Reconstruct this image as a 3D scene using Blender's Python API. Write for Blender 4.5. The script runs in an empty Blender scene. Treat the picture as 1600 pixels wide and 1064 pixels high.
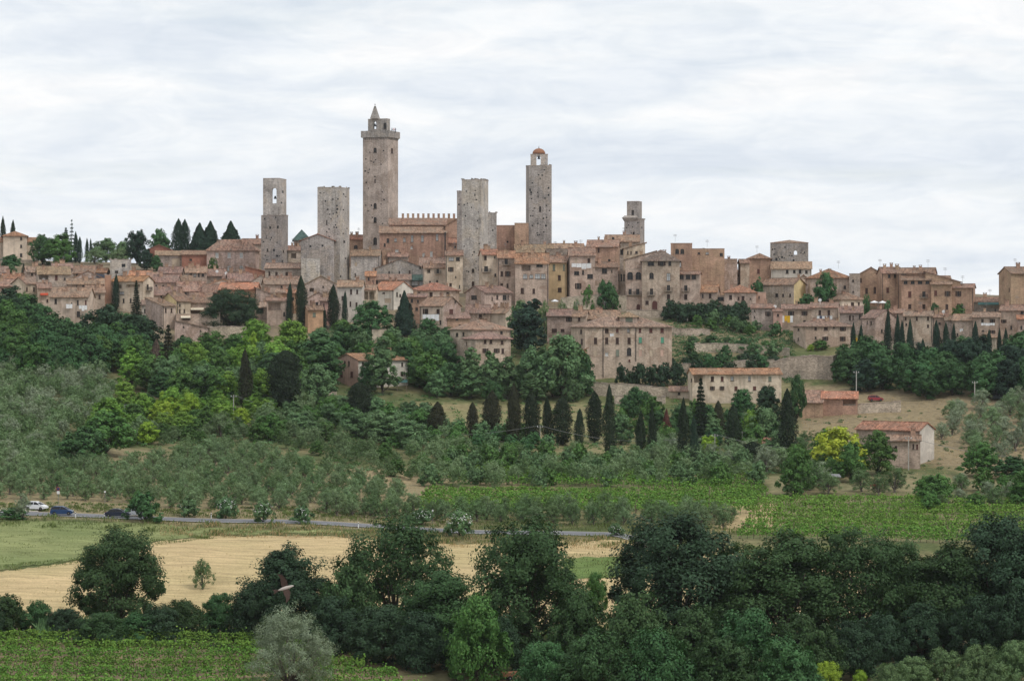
import bpy, math, random
import numpy as np
from mathutils import Vector

S = bpy.context.scene
COL = S.collection
R = math.radians

# ---------------------------------------------------------------- camera
F = 3700.0          # focal length in pixels of a 1600 px wide picture
YH = 500.0          # picture row of the horizon
CAMZ = 60.0
cam = bpy.data.objects.new('camera', bpy.data.cameras.new('camera'))
COL.objects.link(cam)
cam.location = (0, 0, CAMZ)
cam.rotation_euler = (R(90), 0, 0)
cam.data.sensor_fit = 'HORIZONTAL'
cam.data.sensor_width = 36.0
cam.data.lens = 36.0 * F / 1600.0
cam.data.shift_y = -(532 - YH) / 1600.0
cam.data.clip_start = 0.5
cam.data.clip_end = 20000
S.camera = cam

# ---------------------------------------------------------------- sky: bright broken overcast
SUN_EL, SUN_AZ = R(52), R(128)       # azimuth clockwise from the viewing direction: high, right, behind the camera
W = bpy.data.worlds.new('World'); S.world = W; W.use_nodes = True
wn, wl = W.node_tree.nodes, W.node_tree.links
wn.clear()
wo = wn.new('ShaderNodeOutputWorld'); wb = wn.new('ShaderNodeBackground')
sky = wn.new('ShaderNodeTexSky'); sky.sky_type = 'NISHITA'; sky.sun_disc = False
sky.sun_elevation = SUN_EL; sky.sun_rotation = SUN_AZ
sky.altitude = 250; sky.air_density = 1.0; sky.dust_density = 1.5; sky.ozone_density = 1.0
skm = wn.new('ShaderNodeVectorMath'); skm.operation = 'SCALE'; skm.inputs['Scale'].default_value = 0.11
wl.new(sky.outputs[0], skm.inputs[0])
tc = wn.new('ShaderNodeTexCoord')
def wnoise(scale, loc, sc, detail, rough, dist=0.0):
    mp = wn.new('ShaderNodeMapping'); mp.inputs['Scale'].default_value = scale; mp.inputs['Location'].default_value = loc
    mp.inputs['Rotation'].default_value = (0, R(1.2), 0)
    wl.new(tc.outputs['Generated'], mp.inputs['Vector'])
    n = wn.new('ShaderNodeTexNoise'); n.inputs['Scale'].default_value = sc; n.inputs['Detail'].default_value = detail
    n.inputs['Roughness'].default_value = rough; n.inputs['Distortion'].default_value = dist
    wl.new(mp.outputs[0], n.inputs['Vector'])
    return n
def wramp(src, stops):
    r = wn.new('ShaderNodeValToRGB'); e = r.color_ramp.elements
    while len(e) < len(stops): e.new(0.5)
    for k, (p, c) in enumerate(stops): e[k].position = p; e[k].color = (*c, 1)
    wl.new(src, r.inputs[0]); return r
n1 = wnoise((1.0, 1.0, 5.4), (3.1, 0.7, 1.9), 6.5, 8, 0.57, 0.5)
cloud = wramp(n1.outputs['Fac'], [(0.28, (0.735, 0.795, 0.875)), (0.41, (0.825, 0.875, 0.935)), (0.51, (0.91, 0.945, 0.975)), (0.62, (0.99, 0.995, 1.0))])
n3 = wnoise((1.0, 1.0, 3.2), (1.3, 5.2, 0.4), 26.0, 7, 0.62, 0.8)
brk = wramp(n3.outputs['Fac'], [(0.36, (0.93, 0.945, 0.965)), (0.60, (1.03, 1.025, 1.02))])
mc = wn.new('ShaderNodeMix'); mc.data_type = 'RGBA'; mc.blend_type = 'MULTIPLY'; mc.inputs['Factor'].default_value = 1.0
wl.new(cloud.outputs[0], mc.inputs[6]); wl.new(brk.outputs[0], mc.inputs[7])
n2 = wnoise((1.0, 1.0, 7.0), (8.3, 2.2, 4.4), 2.6, 5, 0.55, 0.2)
thin = wramp(n2.outputs['Fac'], [(0.56, (0, 0, 0)), (0.74, (0.55, 0.55, 0.55))])
mx = wn.new('ShaderNodeMix'); mx.data_type = 'RGBA'
wl.new(thin.outputs[0], mx.inputs['Factor']); wl.new(mc.outputs[2], mx.inputs[6]); wl.new(skm.outputs[0], mx.inputs[7])
wl.new(mx.outputs[2], wb.inputs['Color']); wb.inputs['Strength'].default_value = 1.0
wl.new(wb.outputs[0], wo.inputs[0])

sun = bpy.data.objects.new('sun', bpy.data.lights.new('sun', 'SUN')); COL.objects.link(sun)
sun.data.energy = 1.5; sun.data.angle = R(14); sun.data.color = (1.0, 0.955, 0.89)
_sd = Vector((math.sin(SUN_AZ) * math.cos(SUN_EL), math.cos(SUN_AZ) * math.cos(SUN_EL), math.sin(SUN_EL)))
sun.rotation_euler = (-_sd).to_track_quat('-Z', 'Y').to_euler()
sun.location = (200, -100, 300)

vs = S.view_settings
vs.view_transform = 'Standard'; vs.look = 'None'; vs.gamma = 1.0; vs.exposure = 0.0; vs.use_curve_mapping = False
S.cycles.use_denoising = True
S.cycles.max_bounces = 6; S.cycles.diffuse_bounces = 3; S.cycles.transmission_bounces = 3
S.cycles.volume_bounces = 1; S.cycles.transparent_max_bounces = 4

# ---------------------------------------------------------------- terrain: one height function that everything stands on
_TX = np.array([-3000, -300, 0, 400, 800, 1200, 1600, 1900, 4600], float)
_TD = np.array([200, 260, 300, 330, 345, 400, 412, 425, 450, 500, 550, 600, 640, 660, 700, 740, 780, 820, 860], float)
_T = {0:    [1400, 1130, 1012, 968, 948, 822, 800, 790, 764, 714, 662, 606, 562, 541, 500, 464, 438, 420, 407],
      400:  [1420, 1140, 1025, 975, 953, 836, 812, 800, 775, 728, 683, 632, 588, 562, 513, 474, 447, 427, 414],
      800:  [1450, 1150, 1040, 985, 962, 852, 831, 817, 792, 748, 705, 660, 612, 582, 522, 482, 452, 431, 418],
      1200: [1450, 1150, 1045, 990, 968, 860, 840, 824, 798, 748, 700, 655, 610, 585, 530, 490, 466, 450, 440],
      1600: [1450, 1140, 1045, 995, 972, 866, 846, 828, 800, 745, 692, 640, 590, 562, 520, 490, 474, 466, 462]}
_cols = [0, 0, 0, 400, 800, 1200, 1600, 1600, 1600]
DG = np.arange(10.0, 2602.0, 2.0)
_Zc = []
for c in _cols:
    z = (YH - np.array(_T[c], float)) * _TD / F
    dd = np.concatenate([[0, 10], _TD, [905, 1000, 1400, 2700]])
    zz = np.concatenate([[-2, -2.2], z, [z[-1] + 0.3, z[-1] - 12, -48, -52]])
    g = np.interp(DG, dd, zz)
    k = np.exp(-0.5 * (np.arange(-12, 13) * 2 / 7.0) ** 2); k /= k.sum()
    _Zc.append(np.convolve(np.pad(g, 12, mode='edge'), k, 'valid'))
_Zc = np.array(_Zc) + CAMZ
_rb = np.exp(-(np.maximum(np.abs(DG - 412) - 4.0, 0) / 4.0) ** 2)
for i in range(len(_Zc)):                      # the road runs on a level bench
    _Zc[i] = _Zc[i] * (1 - _rb) + _rb * np.interp(412, DG, _Zc[i])
def zud(u, d):
    u = np.clip(np.asarray(u, float), -2999, 4599); d = np.clip(np.asarray(d, float), 10, 2598)
    # smooth blending between the columns
    j = np.clip(np.searchsorted(_TX, u) - 1, 0, len(_TX) - 2)
    t = (u - _TX[j]) / (_TX[j + 1] - _TX[j]); t = t * t * (3 - 2 * t)
    k = (d - 10) / 2.0; k0 = np.clip(k.astype(int), 0, len(DG) - 2); f = k - k0
    a = _Zc[j, k0] * (1 - f) + _Zc[j, k0 + 1] * f
    b = _Zc[j + 1, k0] * (1 - f) + _Zc[j + 1, k0 + 1] * f
    return a * (1 - t) + b * t
def bump(x, y):
    return 0.10 * np.sin(x * 0.9 + 1.3 * np.sin(y * 0.21)) * np.sin(y * 0.7 + 1.7 * np.sin(x * 0.17)) + 0.22 * np.sin(x * 0.13 + 2) * np.sin(y * 0.11 + x * 0.05)
def gz(X, Y):
    X = np.asarray(X, float); Y = np.maximum(np.asarray(Y, float), 10)
    return zud(800 + F * X / Y, Y) + bump(X, Y) * np.clip(np.abs(Y - 412) / 8 - 0.6, 0, 1)
def gzf(X, Y): return float(gz(X, Y))
def depth_at(x, y):
    d = np.arange(150.0, 900.0, 1.0)
    yy = YH - (zud(np.full_like(d, x), d) - CAMZ) * F / d
    i = np.argmax(yy <= y)
    return 862.0 if yy[i] > y else float(d[i])
def wp(x, y, d): return ((x - 800) / F * d, d, CAMZ + (YH - y) / F * d)
def on_ground(x, y):
    d = depth_at(x, y); X = (x - 800) / F * d
    return X, d, gzf(X, d)

# ---------------------------------------------------------------- mesh and object helpers
def tag(o, label=None, cat=None, group=None, kind=None):
    if label: o['label'] = label
    if cat: o['category'] = cat
    if group: o['group'] = group
    if kind: o['kind'] = kind
    return o
def link(name, data, parent=None, loc=None, rz=0.0):
    o = bpy.data.objects.new(name, data); COL.objects.link(o)
    if parent is not None: o.parent = parent
    if loc is not None: o.location = loc
    if rz: o.rotation_euler = (0, 0, rz)
    return o
def empty(name, loc, rz=0.0, label=None, cat=None, group=None):
    o = link(name, None, None, loc, rz); o.empty_display_size = 0.5
    return tag(o, label, cat, group)
class MB:
    def __init__(s): s.v = []; s.f = []; s.m = []
    def poly(s, pts, m=0):
        b = len(s.v); s.v += [tuple(p) for p in pts]; s.f.append(tuple(range(b, b + len(pts)))); s.m.append(m)
    def hexa(s, p, m=0):     # 4 bottom points, 4 top points
        b = len(s.v); s.v += [tuple(q) for q in p]
        for q in ((3, 2, 1, 0), (4, 5, 6, 7), (0, 1, 5, 4), (1, 2, 6, 5), (2, 3, 7, 6), (3, 0, 4, 7)):
            s.f.append(tuple(b + i for i in q)); s.m.append(m)
    def box(s, x0, x1, y0, y1, z0, z1, m=0):
        s.hexa([(x0, y0, z0), (x1, y0, z0), (x1, y1, z0), (x0, y1, z0), (x0, y0, z1), (x1, y0, z1), (x1, y1, z1), (x0, y1, z1)], m)
    def slab(s, top, t, m=0):   # polygon given by its top points, thickness t downwards
        n = len(top); b = len(s.v)
        s.v += [tuple(p) for p in top] + [(p[0], p[1], p[2] - t) for p in top]
        s.f.append(tuple(range(b, b + n))); s.m.append(m)
        s.f.append(tuple(range(b + 2 * n - 1, b + n - 1, -1))); s.m.append(m)
        for i in range(n):
            j = (i + 1) % n
            s.f.append((b + i, b + n + i, b + n + j, b + j)); s.m.append(m)
    def tube(s, pts, rad, n=6, m=0, cap=True):
        pts = [Vector(p) for p in pts]; b = len(s.v)
        if not hasattr(rad, '__len__'): rad = [rad] * len(pts)
        for i, p in enumerate(pts):
            t = (pts[min(i + 1, len(pts) - 1)] - pts[max(i - 1, 0)])
            t = t.normalized() if t.length > 1e-6 else Vector((0, 0, 1))
            a = t.cross(Vector((0, 0, 1)) if abs(t.z) < 0.9 else Vector((1, 0, 0))).normalized(); c = t.cross(a)
            for k in range(n):
                q = p + (a * math.cos(2 * math.pi * k / n) + c * math.sin(2 * math.pi * k / n)) * rad[i]
                s.v.append(tuple(q))
        for i in range(len(pts) - 1):
            for k in range(n):
                k2 = (k + 1) % n
                s.f.append((b + i * n + k, b + i * n + k2, b + (i + 1) * n + k2, b + (i + 1) * n + k)); s.m.append(m)
        if cap:
            s.f.append(tuple(b + k for k in range(n))[::-1]); s.m.append(m)
            e = b + (len(pts) - 1) * n
            s.f.append(tuple(e + k for k in range(n))); s.m.append(m)
    def lathe(s, prof, n=12, c=(0, 0), m=0):   # prof: (radius, z)
        b = len(s.v)
        for r, z in prof:
            for k in range(n):
                a = 2 * math.pi * k / n; s.v.append((c[0] + r * math.cos(a), c[1] + r * math.sin(a), z))
        for i in range(len(prof) - 1):
            for k in range(n):
                k2 = (k + 1) % n
                s.f.append((b + i * n + k, b + i * n + k2, b + (i + 1) * n + k2, b + (i + 1) * n + k)); s.m.append(m)
        s.f.append(tuple(b + k for k in range(n))[::-1]); s.m.append(m)
        s.f.append(tuple(b + (len(prof) - 1) * n + k for k in range(n))); s.m.append(m)
    def mesh(s, name, mats, smooth=False):
        me = bpy.data.meshes.new(name); me.from_pydata(s.v, [], s.f)
        for k in (mats if isinstance(mats, (list, tuple)) else [mats]): me.materials.append(k)
        if any(s.m): me.polygons.foreach_set('material_index', s.m)
        if smooth: me.polygons.foreach_set('use_smooth', [True] * len(s.f))
        me.update(); return me
    def build(s, name, mats, parent=None, loc=None, rz=0.0, smooth=False):
        return link(name, s.mesh(name, mats, smooth), parent, loc, rz)

# ---------------------------------------------------------------- procedural materials
class NT:
    def __init__(s, name):
        s.mat = bpy.data.materials.new(name); s.mat.use_nodes = True
        s.n = s.mat.node_tree.nodes; s.l = s.mat.node_tree.links; s.n.clear()
        s.out = s.n.new('ShaderNodeOutputMaterial')
    def node(s, t, **kw):
        n = s.n.new(t)
        for k, v in kw.items(): setattr(n, k, v)
        return n
    def val(s, sock, v):
        if hasattr(v, 'is_linked') or hasattr(v, 'links'): s.l.new(v, sock)
        else: sock.default_value = v
    def coord(s, which='Object', scale=None, offset_random=True):
        t = s.node('ShaderNodeTexCoord').outputs[which]
        if offset_random:
            oi = s.node('ShaderNodeObjectInfo'); ml = s.node('ShaderNodeMath', operation='MULTIPLY'); ml.inputs[1].default_value = 61.0
            s.l.new(oi.outputs['Random'], ml.inputs[0])
            ad = s.node('ShaderNodeVectorMath', operation='ADD'); s.l.new(t, ad.inputs[0]); s.l.new(ml.outputs[0], ad.inputs[1]); t = ad.outputs[0]
        if scale:
            mp = s.node('ShaderNodeMapping'); mp.inputs['Scale'].default_value = scale; s.l.new(t, mp.inputs['Vector']); t = mp.outputs[0]
        return t
    def noise(s, vec, scale, detail=4, rough=0.55, dist=0.0):
        n = s.node('ShaderNodeTexNoise'); n.inputs['Scale'].default_value = scale; n.inputs['Detail'].default_value = detail
        n.inputs['Roughness'].default_value = rough; n.inputs['Distortion'].default_value = dist
        if vec is not None: s.l.new(vec, n.inputs['Vector'])
        return n.outputs['Fac']
    def ramp(s, src, stops):
        r = s.node('ShaderNodeValToRGB'); e = r.color_ramp.elements
        while len(e) < len(stops): e.new(0.5)
        for k, (p, c) in enumerate(stops):
            e[k].position = p; e[k].color = (*(c if hasattr(c, '__len__') else (c, c, c)), 1)
        s.l.new(src, r.inputs[0]); return r.outputs[0]
    def mix(s, fac, a, b, mode='MIX'):
        m = s.node('ShaderNodeMix', data_type='RGBA', blend_type=mode)
        s.val(m.inputs['Factor'], fac)
        for sock, v in ((m.inputs[6], a), (m.inputs[7], b)):
            if isinstance(v, tuple): sock.default_value = (*v[:3], 1)
            else: s.l.new(v, sock)
        return m.outputs[2]
    def rand_value(s, col, amount, hue=0.0, island=False):
        hs = s.node('ShaderNodeHueSaturation')
        if island: r = s.node('ShaderNodeNewGeometry').outputs['Random Per Island']
        else: r = s.node('ShaderNodeObjectInfo').outputs['Random']
        m = s.node('ShaderNodeMapRange'); m.inputs['To Min'].default_value = 1 - amount; m.inputs['To Max'].default_value = 1 + amount
        s.l.new(r, m.inputs['Value']); s.l.new(m.outputs[0], hs.inputs['Value'])
        if hue:
            f = s.node('ShaderNodeMath', operation='FRACT'); k = s.node('ShaderNodeMath', operation='MULTIPLY'); k.inputs[1].default_value = 7.31
            s.l.new(r, k.inputs[0]); s.l.new(k.outputs[0], f.inputs[0])
            h = s.node('ShaderNodeMapRange'); h.inputs['To Min'].default_value = 0.5 - hue; h.inputs['To Max'].default_value = 0.5 + hue
            s.l.new(f.outputs[0], h.inputs['Value']); s.l.new(h.outputs[0], hs.inputs['Hue'])
        if isinstance(col, tuple): hs.inputs['Color'].default_value = (*col, 1)
        else: s.l.new(col, hs.inputs['Color'])
        return hs.outputs[0]
    def bsdf(s, col, rough=0.9, bump=None, bstr=0.3, bdist=0.05, spec=0.2, metal=0.0):
        b = s.node('ShaderNodeBsdfPrincipled'); b.inputs['Roughness'].default_value = rough
        b.inputs['Specular IOR Level'].default_value = spec; b.inputs['Metallic'].default_value = metal
        if isinstance(col, tuple): b.inputs['Base Color'].default_value = (*col, 1)
        else: s.l.new(col, b.inputs['Base Color'])
        if bump is not None:
            bp = s.node('ShaderNodeBump'); bp.inputs['Strength'].default_value = bstr; bp.inputs['Distance'].default_value = bdist
            s.l.new(bump, bp.inputs['Height']); s.l.new(bp.outputs[0], b.inputs['Normal'])
        s.l.new(b.outputs[0], s.out.inputs[0]); return s.mat

def mul(c, k): return tuple(min(1.0, x * k) for x in c)
def m_plain(name, col, rough=0.85, spec=0.2, var=0.08, metal=0.0):
    t = NT(name); v = t.coord(); n = t.noise(v, 3.0, 4)
    c = t.mix(1.0, col, t.ramp(n, [(0.3, 0.82), (0.7, 1.12)]), 'MULTIPLY')
    return t.bsdf(t.rand_value(c, var), rough, spec=spec, metal=metal)
def m_wall(name, col, stone=0.5, patch=None, dirt=0.5):
    """old wall: stone grain, plaster patches, rain streaks"""
    t = NT(name); v = t.coord()
    big = t.noise(v, 0.22, 5, 0.6, 0.4)
    c = t.mix(1.0, col, t.ramp(big, [(0.28, 0.62), (0.5, 1.0), (0.72, 1.28)]), 'MULTIPLY')
    if patch:
        pn = t.noise(v, 0.16, 6, 0.65, 0.8)
        c = t.mix(t.ramp(pn, [(0.50, 0.0), (0.56, 0.75)]), c, patch)
    vo = t.node('ShaderNodeTexVoronoi'); vo.inputs['Scale'].default_value = 1.0
    vm = t.coord(scale=(2.6, 2.6, 4.2)); t.l.new(vm, vo.inputs['Vector'])
    sg = t.node('ShaderNodeSeparateColor'); t.l.new(vo.outputs['Color'], sg.inputs[0])
    c = t.mix(stone, c, t.mix(1.0, c, t.ramp(sg.outputs[0], [(0.0, 0.70), (0.5, 0.98), (1.0, 1.28)]), 'MULTIPLY'))
    st = t.noise(t.coord(scale=(1.5, 1.5, 0.10)), 1.0, 5, 0.6)
    c = t.mix(dirt, c, t.mix(1.0, c, t.ramp(st, [(0.30, 0.64), (0.48, 0.97), (0.7, 1.10)]), 'MULTIPLY'))
    fine = t.noise(v, 5.0, 3)
    return t.bsdf(t.rand_value(c, 0.10, 0.010), 0.95, bump=vo.outputs['Distance'], bstr=0.5, bdist=0.06, spec=0.1)
def m_roof(name, col, lichen):
    """barrel tiles: ribs running down the slope, mixed tile colours, lichen"""
    t = NT(name); v = t.coord()
    vo = t.node('ShaderNodeTexVoronoi'); vo.inputs['Scale'].default_value = 1.0
    t.l.new(t.coord(scale=(3.2, 1.6, 1.6)), vo.inputs['Vector'])
    sg = t.node('ShaderNodeSeparateColor'); t.l.new(vo.outputs['Color'], sg.inputs[0])
    c = t.mix(1.0, col, t.ramp(sg.outputs[0], [(0.0, 0.50), (0.5, 0.98), (1.0, 1.5)]), 'MULTIPLY')
    c = t.mix(t.ramp(t.noise(v, 0.30, 6, 0.7, 0.5), [(0.42, 0.0), (0.66, 0.75)]), c, lichen)
    c = t.mix(1.0, c, t.ramp(t.noise(t.coord(scale=(1.6, 0.2, 0.2)), 1.0, 4), [(0.3, 0.78), (0.7, 1.2)]), 'MULTIPLY')
    wv = t.node('ShaderNodeTexWave', wave_type='BANDS', bands_direction='X'); wv.inputs['Scale'].default_value = 1.1
    wv.inputs['Distortion'].default_value = 0.6; t.l.new(v, wv.inputs['Vector'])
    return t.bsdf(t.rand_value(c, 0.14, 0.012), 0.95, bump=wv.outputs['Fac'], bstr=0.55, bdist=0.08, spec=0.1)
def m_leaf(name, col, var=0.35, hue=0.012, ovar=0.16, ohue=0.010, transl=0.14):
    t = NT(name)
    c = t.rand_value(t.rand_value(col, ovar, ohue), var, hue, island=True)
    d = t.node('ShaderNodeBsdfPrincipled'); d.inputs['Roughness'].default_value = 0.6; d.inputs['Specular IOR Level'].default_value = 0.10
    t.l.new(c, d.inputs['Base Color'])
    tr = t.node('ShaderNodeBsdfTranslucent'); t.l.new(t.mix(1.0, c, (1.15, 1.25, 0.6), 'MULTIPLY'), tr.inputs['Color'])
    mx = t.node('ShaderNodeMixShader'); mx.inputs[0].default_value = transl
    t.l.new(d.outputs[0], mx.inputs[1]); t.l.new(tr.outputs[0], mx.inputs[2]); t.l.new(mx.outputs[0], t.out.inputs[0])
    return t.mat
def m_bark(name, col):
    t = NT(name); n = t.noise(t.coord(scale=(6, 6, 1.2)), 1.0, 5)
    return t.bsdf(t.mix(1.0, col, t.ramp(n, [(0.3, 0.55), (0.7, 1.3)]), 'MULTIPLY'), 0.95, bump=n, bstr=0.6, bdist=0.05, spec=0.1)

WALL = {
 'rose': m_wall('wall_rose_stone', (0.500, 0.415, 0.355), 0.75, (0.40, 0.32, 0.26), 0.7),
 'tan':   m_wall('wall_tan', (0.500, 0.392, 0.312), 0.6, (0.38, 0.275, 0.21), 0.75),
 'cream': m_wall('wall_cream', (0.615, 0.505, 0.400), 0.25, (0.43, 0.335, 0.25), 0.7),
 'yellow': m_wall('wall_yellow', (0.62, 0.475, 0.27), 0.10, None, 0.5),
 'stone': m_wall('wall_stone', (0.420, 0.345, 0.295), 0.85, (0.42, 0.33, 0.26), 0.75),
 'grey':  m_wall('wall_grey_stone', (0.425, 0.388, 0.355), 0.95, (0.45, 0.39, 0.325), 0.95),
 'greyd': m_wall('wall_dark_stone', (0.315, 0.284, 0.262), 0.9, (0.36, 0.31, 0.265), 0.95),
 'pinkst': m_wall('wall_pink_stone', (0.455, 0.345, 0.290), 0.8, (0.32, 0.23, 0.175), 0.75),
 'brick': m_wall('wall_brick', (0.430, 0.280, 0.200), 0.6, (0.40, 0.275, 0.19), 0.75),
 'rbrick': m_wall('wall_red_brick', (0.33, 0.155, 0.11), 0.4, None, 0.6),
 'orange': m_wall('wall_orange_brick', (0.45, 0.265, 0.175), 0.4, None, 0.5),
 'pink':  m_wall('wall_pink_plaster', (0.52, 0.335, 0.27), 0.12, None, 0.5),
 'white': m_wall('wall_white_plaster', (0.60, 0.55, 0.48), 0.14, (0.52, 0.47, 0.41), 0.6),
 'rough': m_wall('wall_rough_stone', (0.44, 0.365, 0.285), 1.0, (0.34, 0.29, 0.23), 0.7),
}
ROOF = {
 'brown': m_roof('roof_tiles_brown', (0.262, 0.162, 0.115), (0.245, 0.195, 0.155)),
 'red':   m_roof('roof_tiles_red', (0.300, 0.150, 0.095), (0.25, 0.175, 0.13)),
 'rust':  m_roof('roof_tiles_orange', (0.385, 0.185, 0.105), (0.31, 0.205, 0.145)),
 'tan':   m_roof('roof_tiles_tan', (0.295, 0.195, 0.130), (0.285, 0.225, 0.16)),
 'dark':  m_roof('roof_tiles_dark', (0.165, 0.118, 0.096), (0.155, 0.135, 0.115)),
 'green': m_roof('roof_green_sheet', (0.075, 0.125, 0.11), (0.10, 0.14, 0.125)),
 'rose':  m_roof('roof_tiles_rose', (0.262, 0.170, 0.130), (0.245, 0.195, 0.16)),
}
M = {
 'glass': m_plain('window_glass', (0.016, 0.017, 0.020), 0.25, 0.3),
 'lglass': m_plain('pale_glass', (0.46, 0.47, 0.47), 0.3, 0.3),
 'frame': m_plain('window_frame', (0.14, 0.11, 0.09)),
 'wframe': m_plain('white_frame', (0.68, 0.66, 0.62)),
 'shut': m_plain('shutter_brown', (0.060, 0.036, 0.030)),
 'rshut': m_plain('shutter_red_brown', (0.12, 0.05, 0.042)),
 'gshut': m_plain('shutter_green', (0.10, 0.30, 0.20)),
 'yshut': m_plain('shutter_grey_green', (0.20, 0.22, 0.17)),
 'infill': m_plain('pale_infill', (0.50, 0.40, 0.30)),
 'pinfill': m_plain('pink_infill', (0.56, 0.38, 0.30)),
 'iron': m_plain('black_iron', (0.03, 0.03, 0.032), 0.6, 0.4),
 'stonetrim': m_plain('stone_trim', (0.40, 0.33, 0.26)),
 'white': m_plain('white_cloth', (0.80, 0.80, 0.80)),
 'ycloth': m_plain('yellow_cloth', (0.75, 0.45, 0.03)),
 'bcloth': m_plain('dark_cloth', (0.08, 0.10, 0.16)),
 'rawning': m_plain('red_awning', (0.55, 0.10, 0.05)),
 'cawning': m_plain('cream_awning', (0.68, 0.60, 0.47)),
 'gawning': m_plain('green_awning', (0.05, 0.13, 0.12)),
 'dish': m_plain('dish_white', (0.75, 0.75, 0.74)),
 'metal': m_plain('grey_metal', (0.22, 0.22, 0.22), 0.5, 0.4),
 'conc': m_plain('concrete', (0.45, 0.43, 0.39)),
 'wood': m_plain('weathered_wood', (0.20, 0.155, 0.115)),
 'dome': m_plain('terracotta_dome', (0.31, 0.15, 0.09)),
 'solar': m_plain('solar_panel', (0.04, 0.05, 0.075), 0.3, 0.5),
}

# ---------------------------------------------------------------- ground
def inpoly(px, py, poly):
    px = np.asarray(px, float); py = np.asarray(py, float); r = np.zeros(px.shape, bool); n = len(poly)
    for i in range(n):
        x1, y1 = poly[i]; x2, y2 = poly[(i + 1) % n]
        c = ((y1 > py) != (y2 > py)) & (px < (x2 - x1) * (py - y1) / ((y2 - y1) if y2 != y1 else 1e-9) + x1)
        r ^= c
    return r
def grid_mesh(name, X, Y, Z, mat, col=None, smooth=True):
    nu, nd = X.shape
    co = np.stack([X, Y, Z], -1).reshape(-1, 3)
    i = np.arange(nu * nd).reshape(nu, nd)
    q = np.stack([i[:-1, :-1], i[1:, :-1], i[1:, 1:], i[:-1, 1:]], -1).reshape(-1, 4)
    me = bpy.data.meshes.new(name); me.vertices.add(len(co)); me.vertices.foreach_set('co', co.ravel())
    me.loops.add(q.size); me.loops.foreach_set('vertex_index', q.ravel().astype(np.int32))
    me.polygons.add(len(q)); me.polygons.foreach_set('loop_start', (np.arange(len(q)) * 4).astype(np.int32))
    me.polygons.foreach_set('loop_total', np.full(len(q), 4, np.int32))
    me.polygons.foreach_set('use_smooth', np.ones(len(q), bool))
    me.materials.append(mat); me.update(calc_edges=True)
    if col is not None:
        a = me.color_attributes.new('soil', 'FLOAT_COLOR', 'POINT')
        a.data.foreach_set('color', np.concatenate([col.reshape(-1, 3), np.ones((len(co), 1))], 1).ravel())
    return link(name, me)
def m_ground():
    t = NT('ground_soil_and_grass')
    v = t.coord('Object', offset_random=False)
    at = t.node('ShaderNodeVertexColor'); at.layer_name = 'soil'
    c = at.outputs['Color']
    n1 = t.noise(v, 0.09, 6, 0.62, 0.3)
    c = t.mix(t.ramp(n1, [(0.42, 0.0), (0.62, 0.55)]), c, (0.30, 0.235, 0.135))
    c = t.mix(1.0, c, t.ramp(t.noise(v, 0.8, 6, 0.65), [(0.28, 0.62), (0.5, 1.0), (0.74, 1.35)]), 'MULTIPLY')
    f = t.noise(v, 6.0, 4, 0.6)
    return t.bsdf(c, 0.97, bump=f, bstr=0.7, bdist=0.12, spec=0.05)
us = np.unique(np.concatenate([np.arange(-3000, -200, 100), np.arange(-200, 1801, 16), np.arange(1800, 4601, 100)])).astype(float)
ds = np.unique(np.concatenate([np.arange(10, 280, 18), np.arange(280, 470, 2.5), np.arange(470, 900, 4), np.arange(900, 2590, 60)])).astype(float)
U, Dm = np.meshgrid(us, ds, indexing='ij')
Xg = (U - 800) / F * Dm
Zg = gz(Xg, Dm)
Yp = YH - (Zg - CAMZ) * F / Dm           # picture row of each ground point, used only to lay out the land use
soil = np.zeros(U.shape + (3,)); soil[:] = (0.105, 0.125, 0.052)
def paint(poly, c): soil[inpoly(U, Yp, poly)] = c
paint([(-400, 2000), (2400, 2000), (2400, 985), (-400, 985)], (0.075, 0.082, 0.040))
paint([(-400, 2000), (-400, 1003), (300, 1000), (500, 1016), (660, 1064), (900, 2000)], (0.15, 0.12, 0.075))
paint([(-300, 800), (700, 830), (700, 760), (480, 735), (200, 700), (-300, 740)], (0.255, 0.215, 0.125))
paint([(640, 700), (1000, 712), (1000, 640), (900, 628), (640, 628)], (0.215, 0.205, 0.10))
paint([(480, 730), (760, 735), (800, 758), (520, 752)], (0.36, 0.28, 0.165))
paint([(1110, 830), (1210, 830), (1215, 785), (1130, 790)], (0.40, 0.31, 0.17))
paint([(1240, 690), (1640, 760), (1640, 610), (1440, 610), (1250, 600)], (0.245, 0.195, 0.120))
paint([(1200, 770), (1640, 770), (1640, 748), (1330, 735), (1200, 745)], (0.21, 0.195, 0.105))
paint([(-300, 512), (400, 540), (700, 540), (800, 500), (1000, 500), (2000, 500), (2000, 380), (-300, 380)], (0.20, 0.165, 0.12))
paint([(1000, 600), (1240, 600), (1240, 500), (1000, 500)], (0.19, 0.165, 0.095))
ground = tag(grid_mesh('ground', Xg, Dm, Zg, m_ground(), soil), kind='structure')

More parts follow.
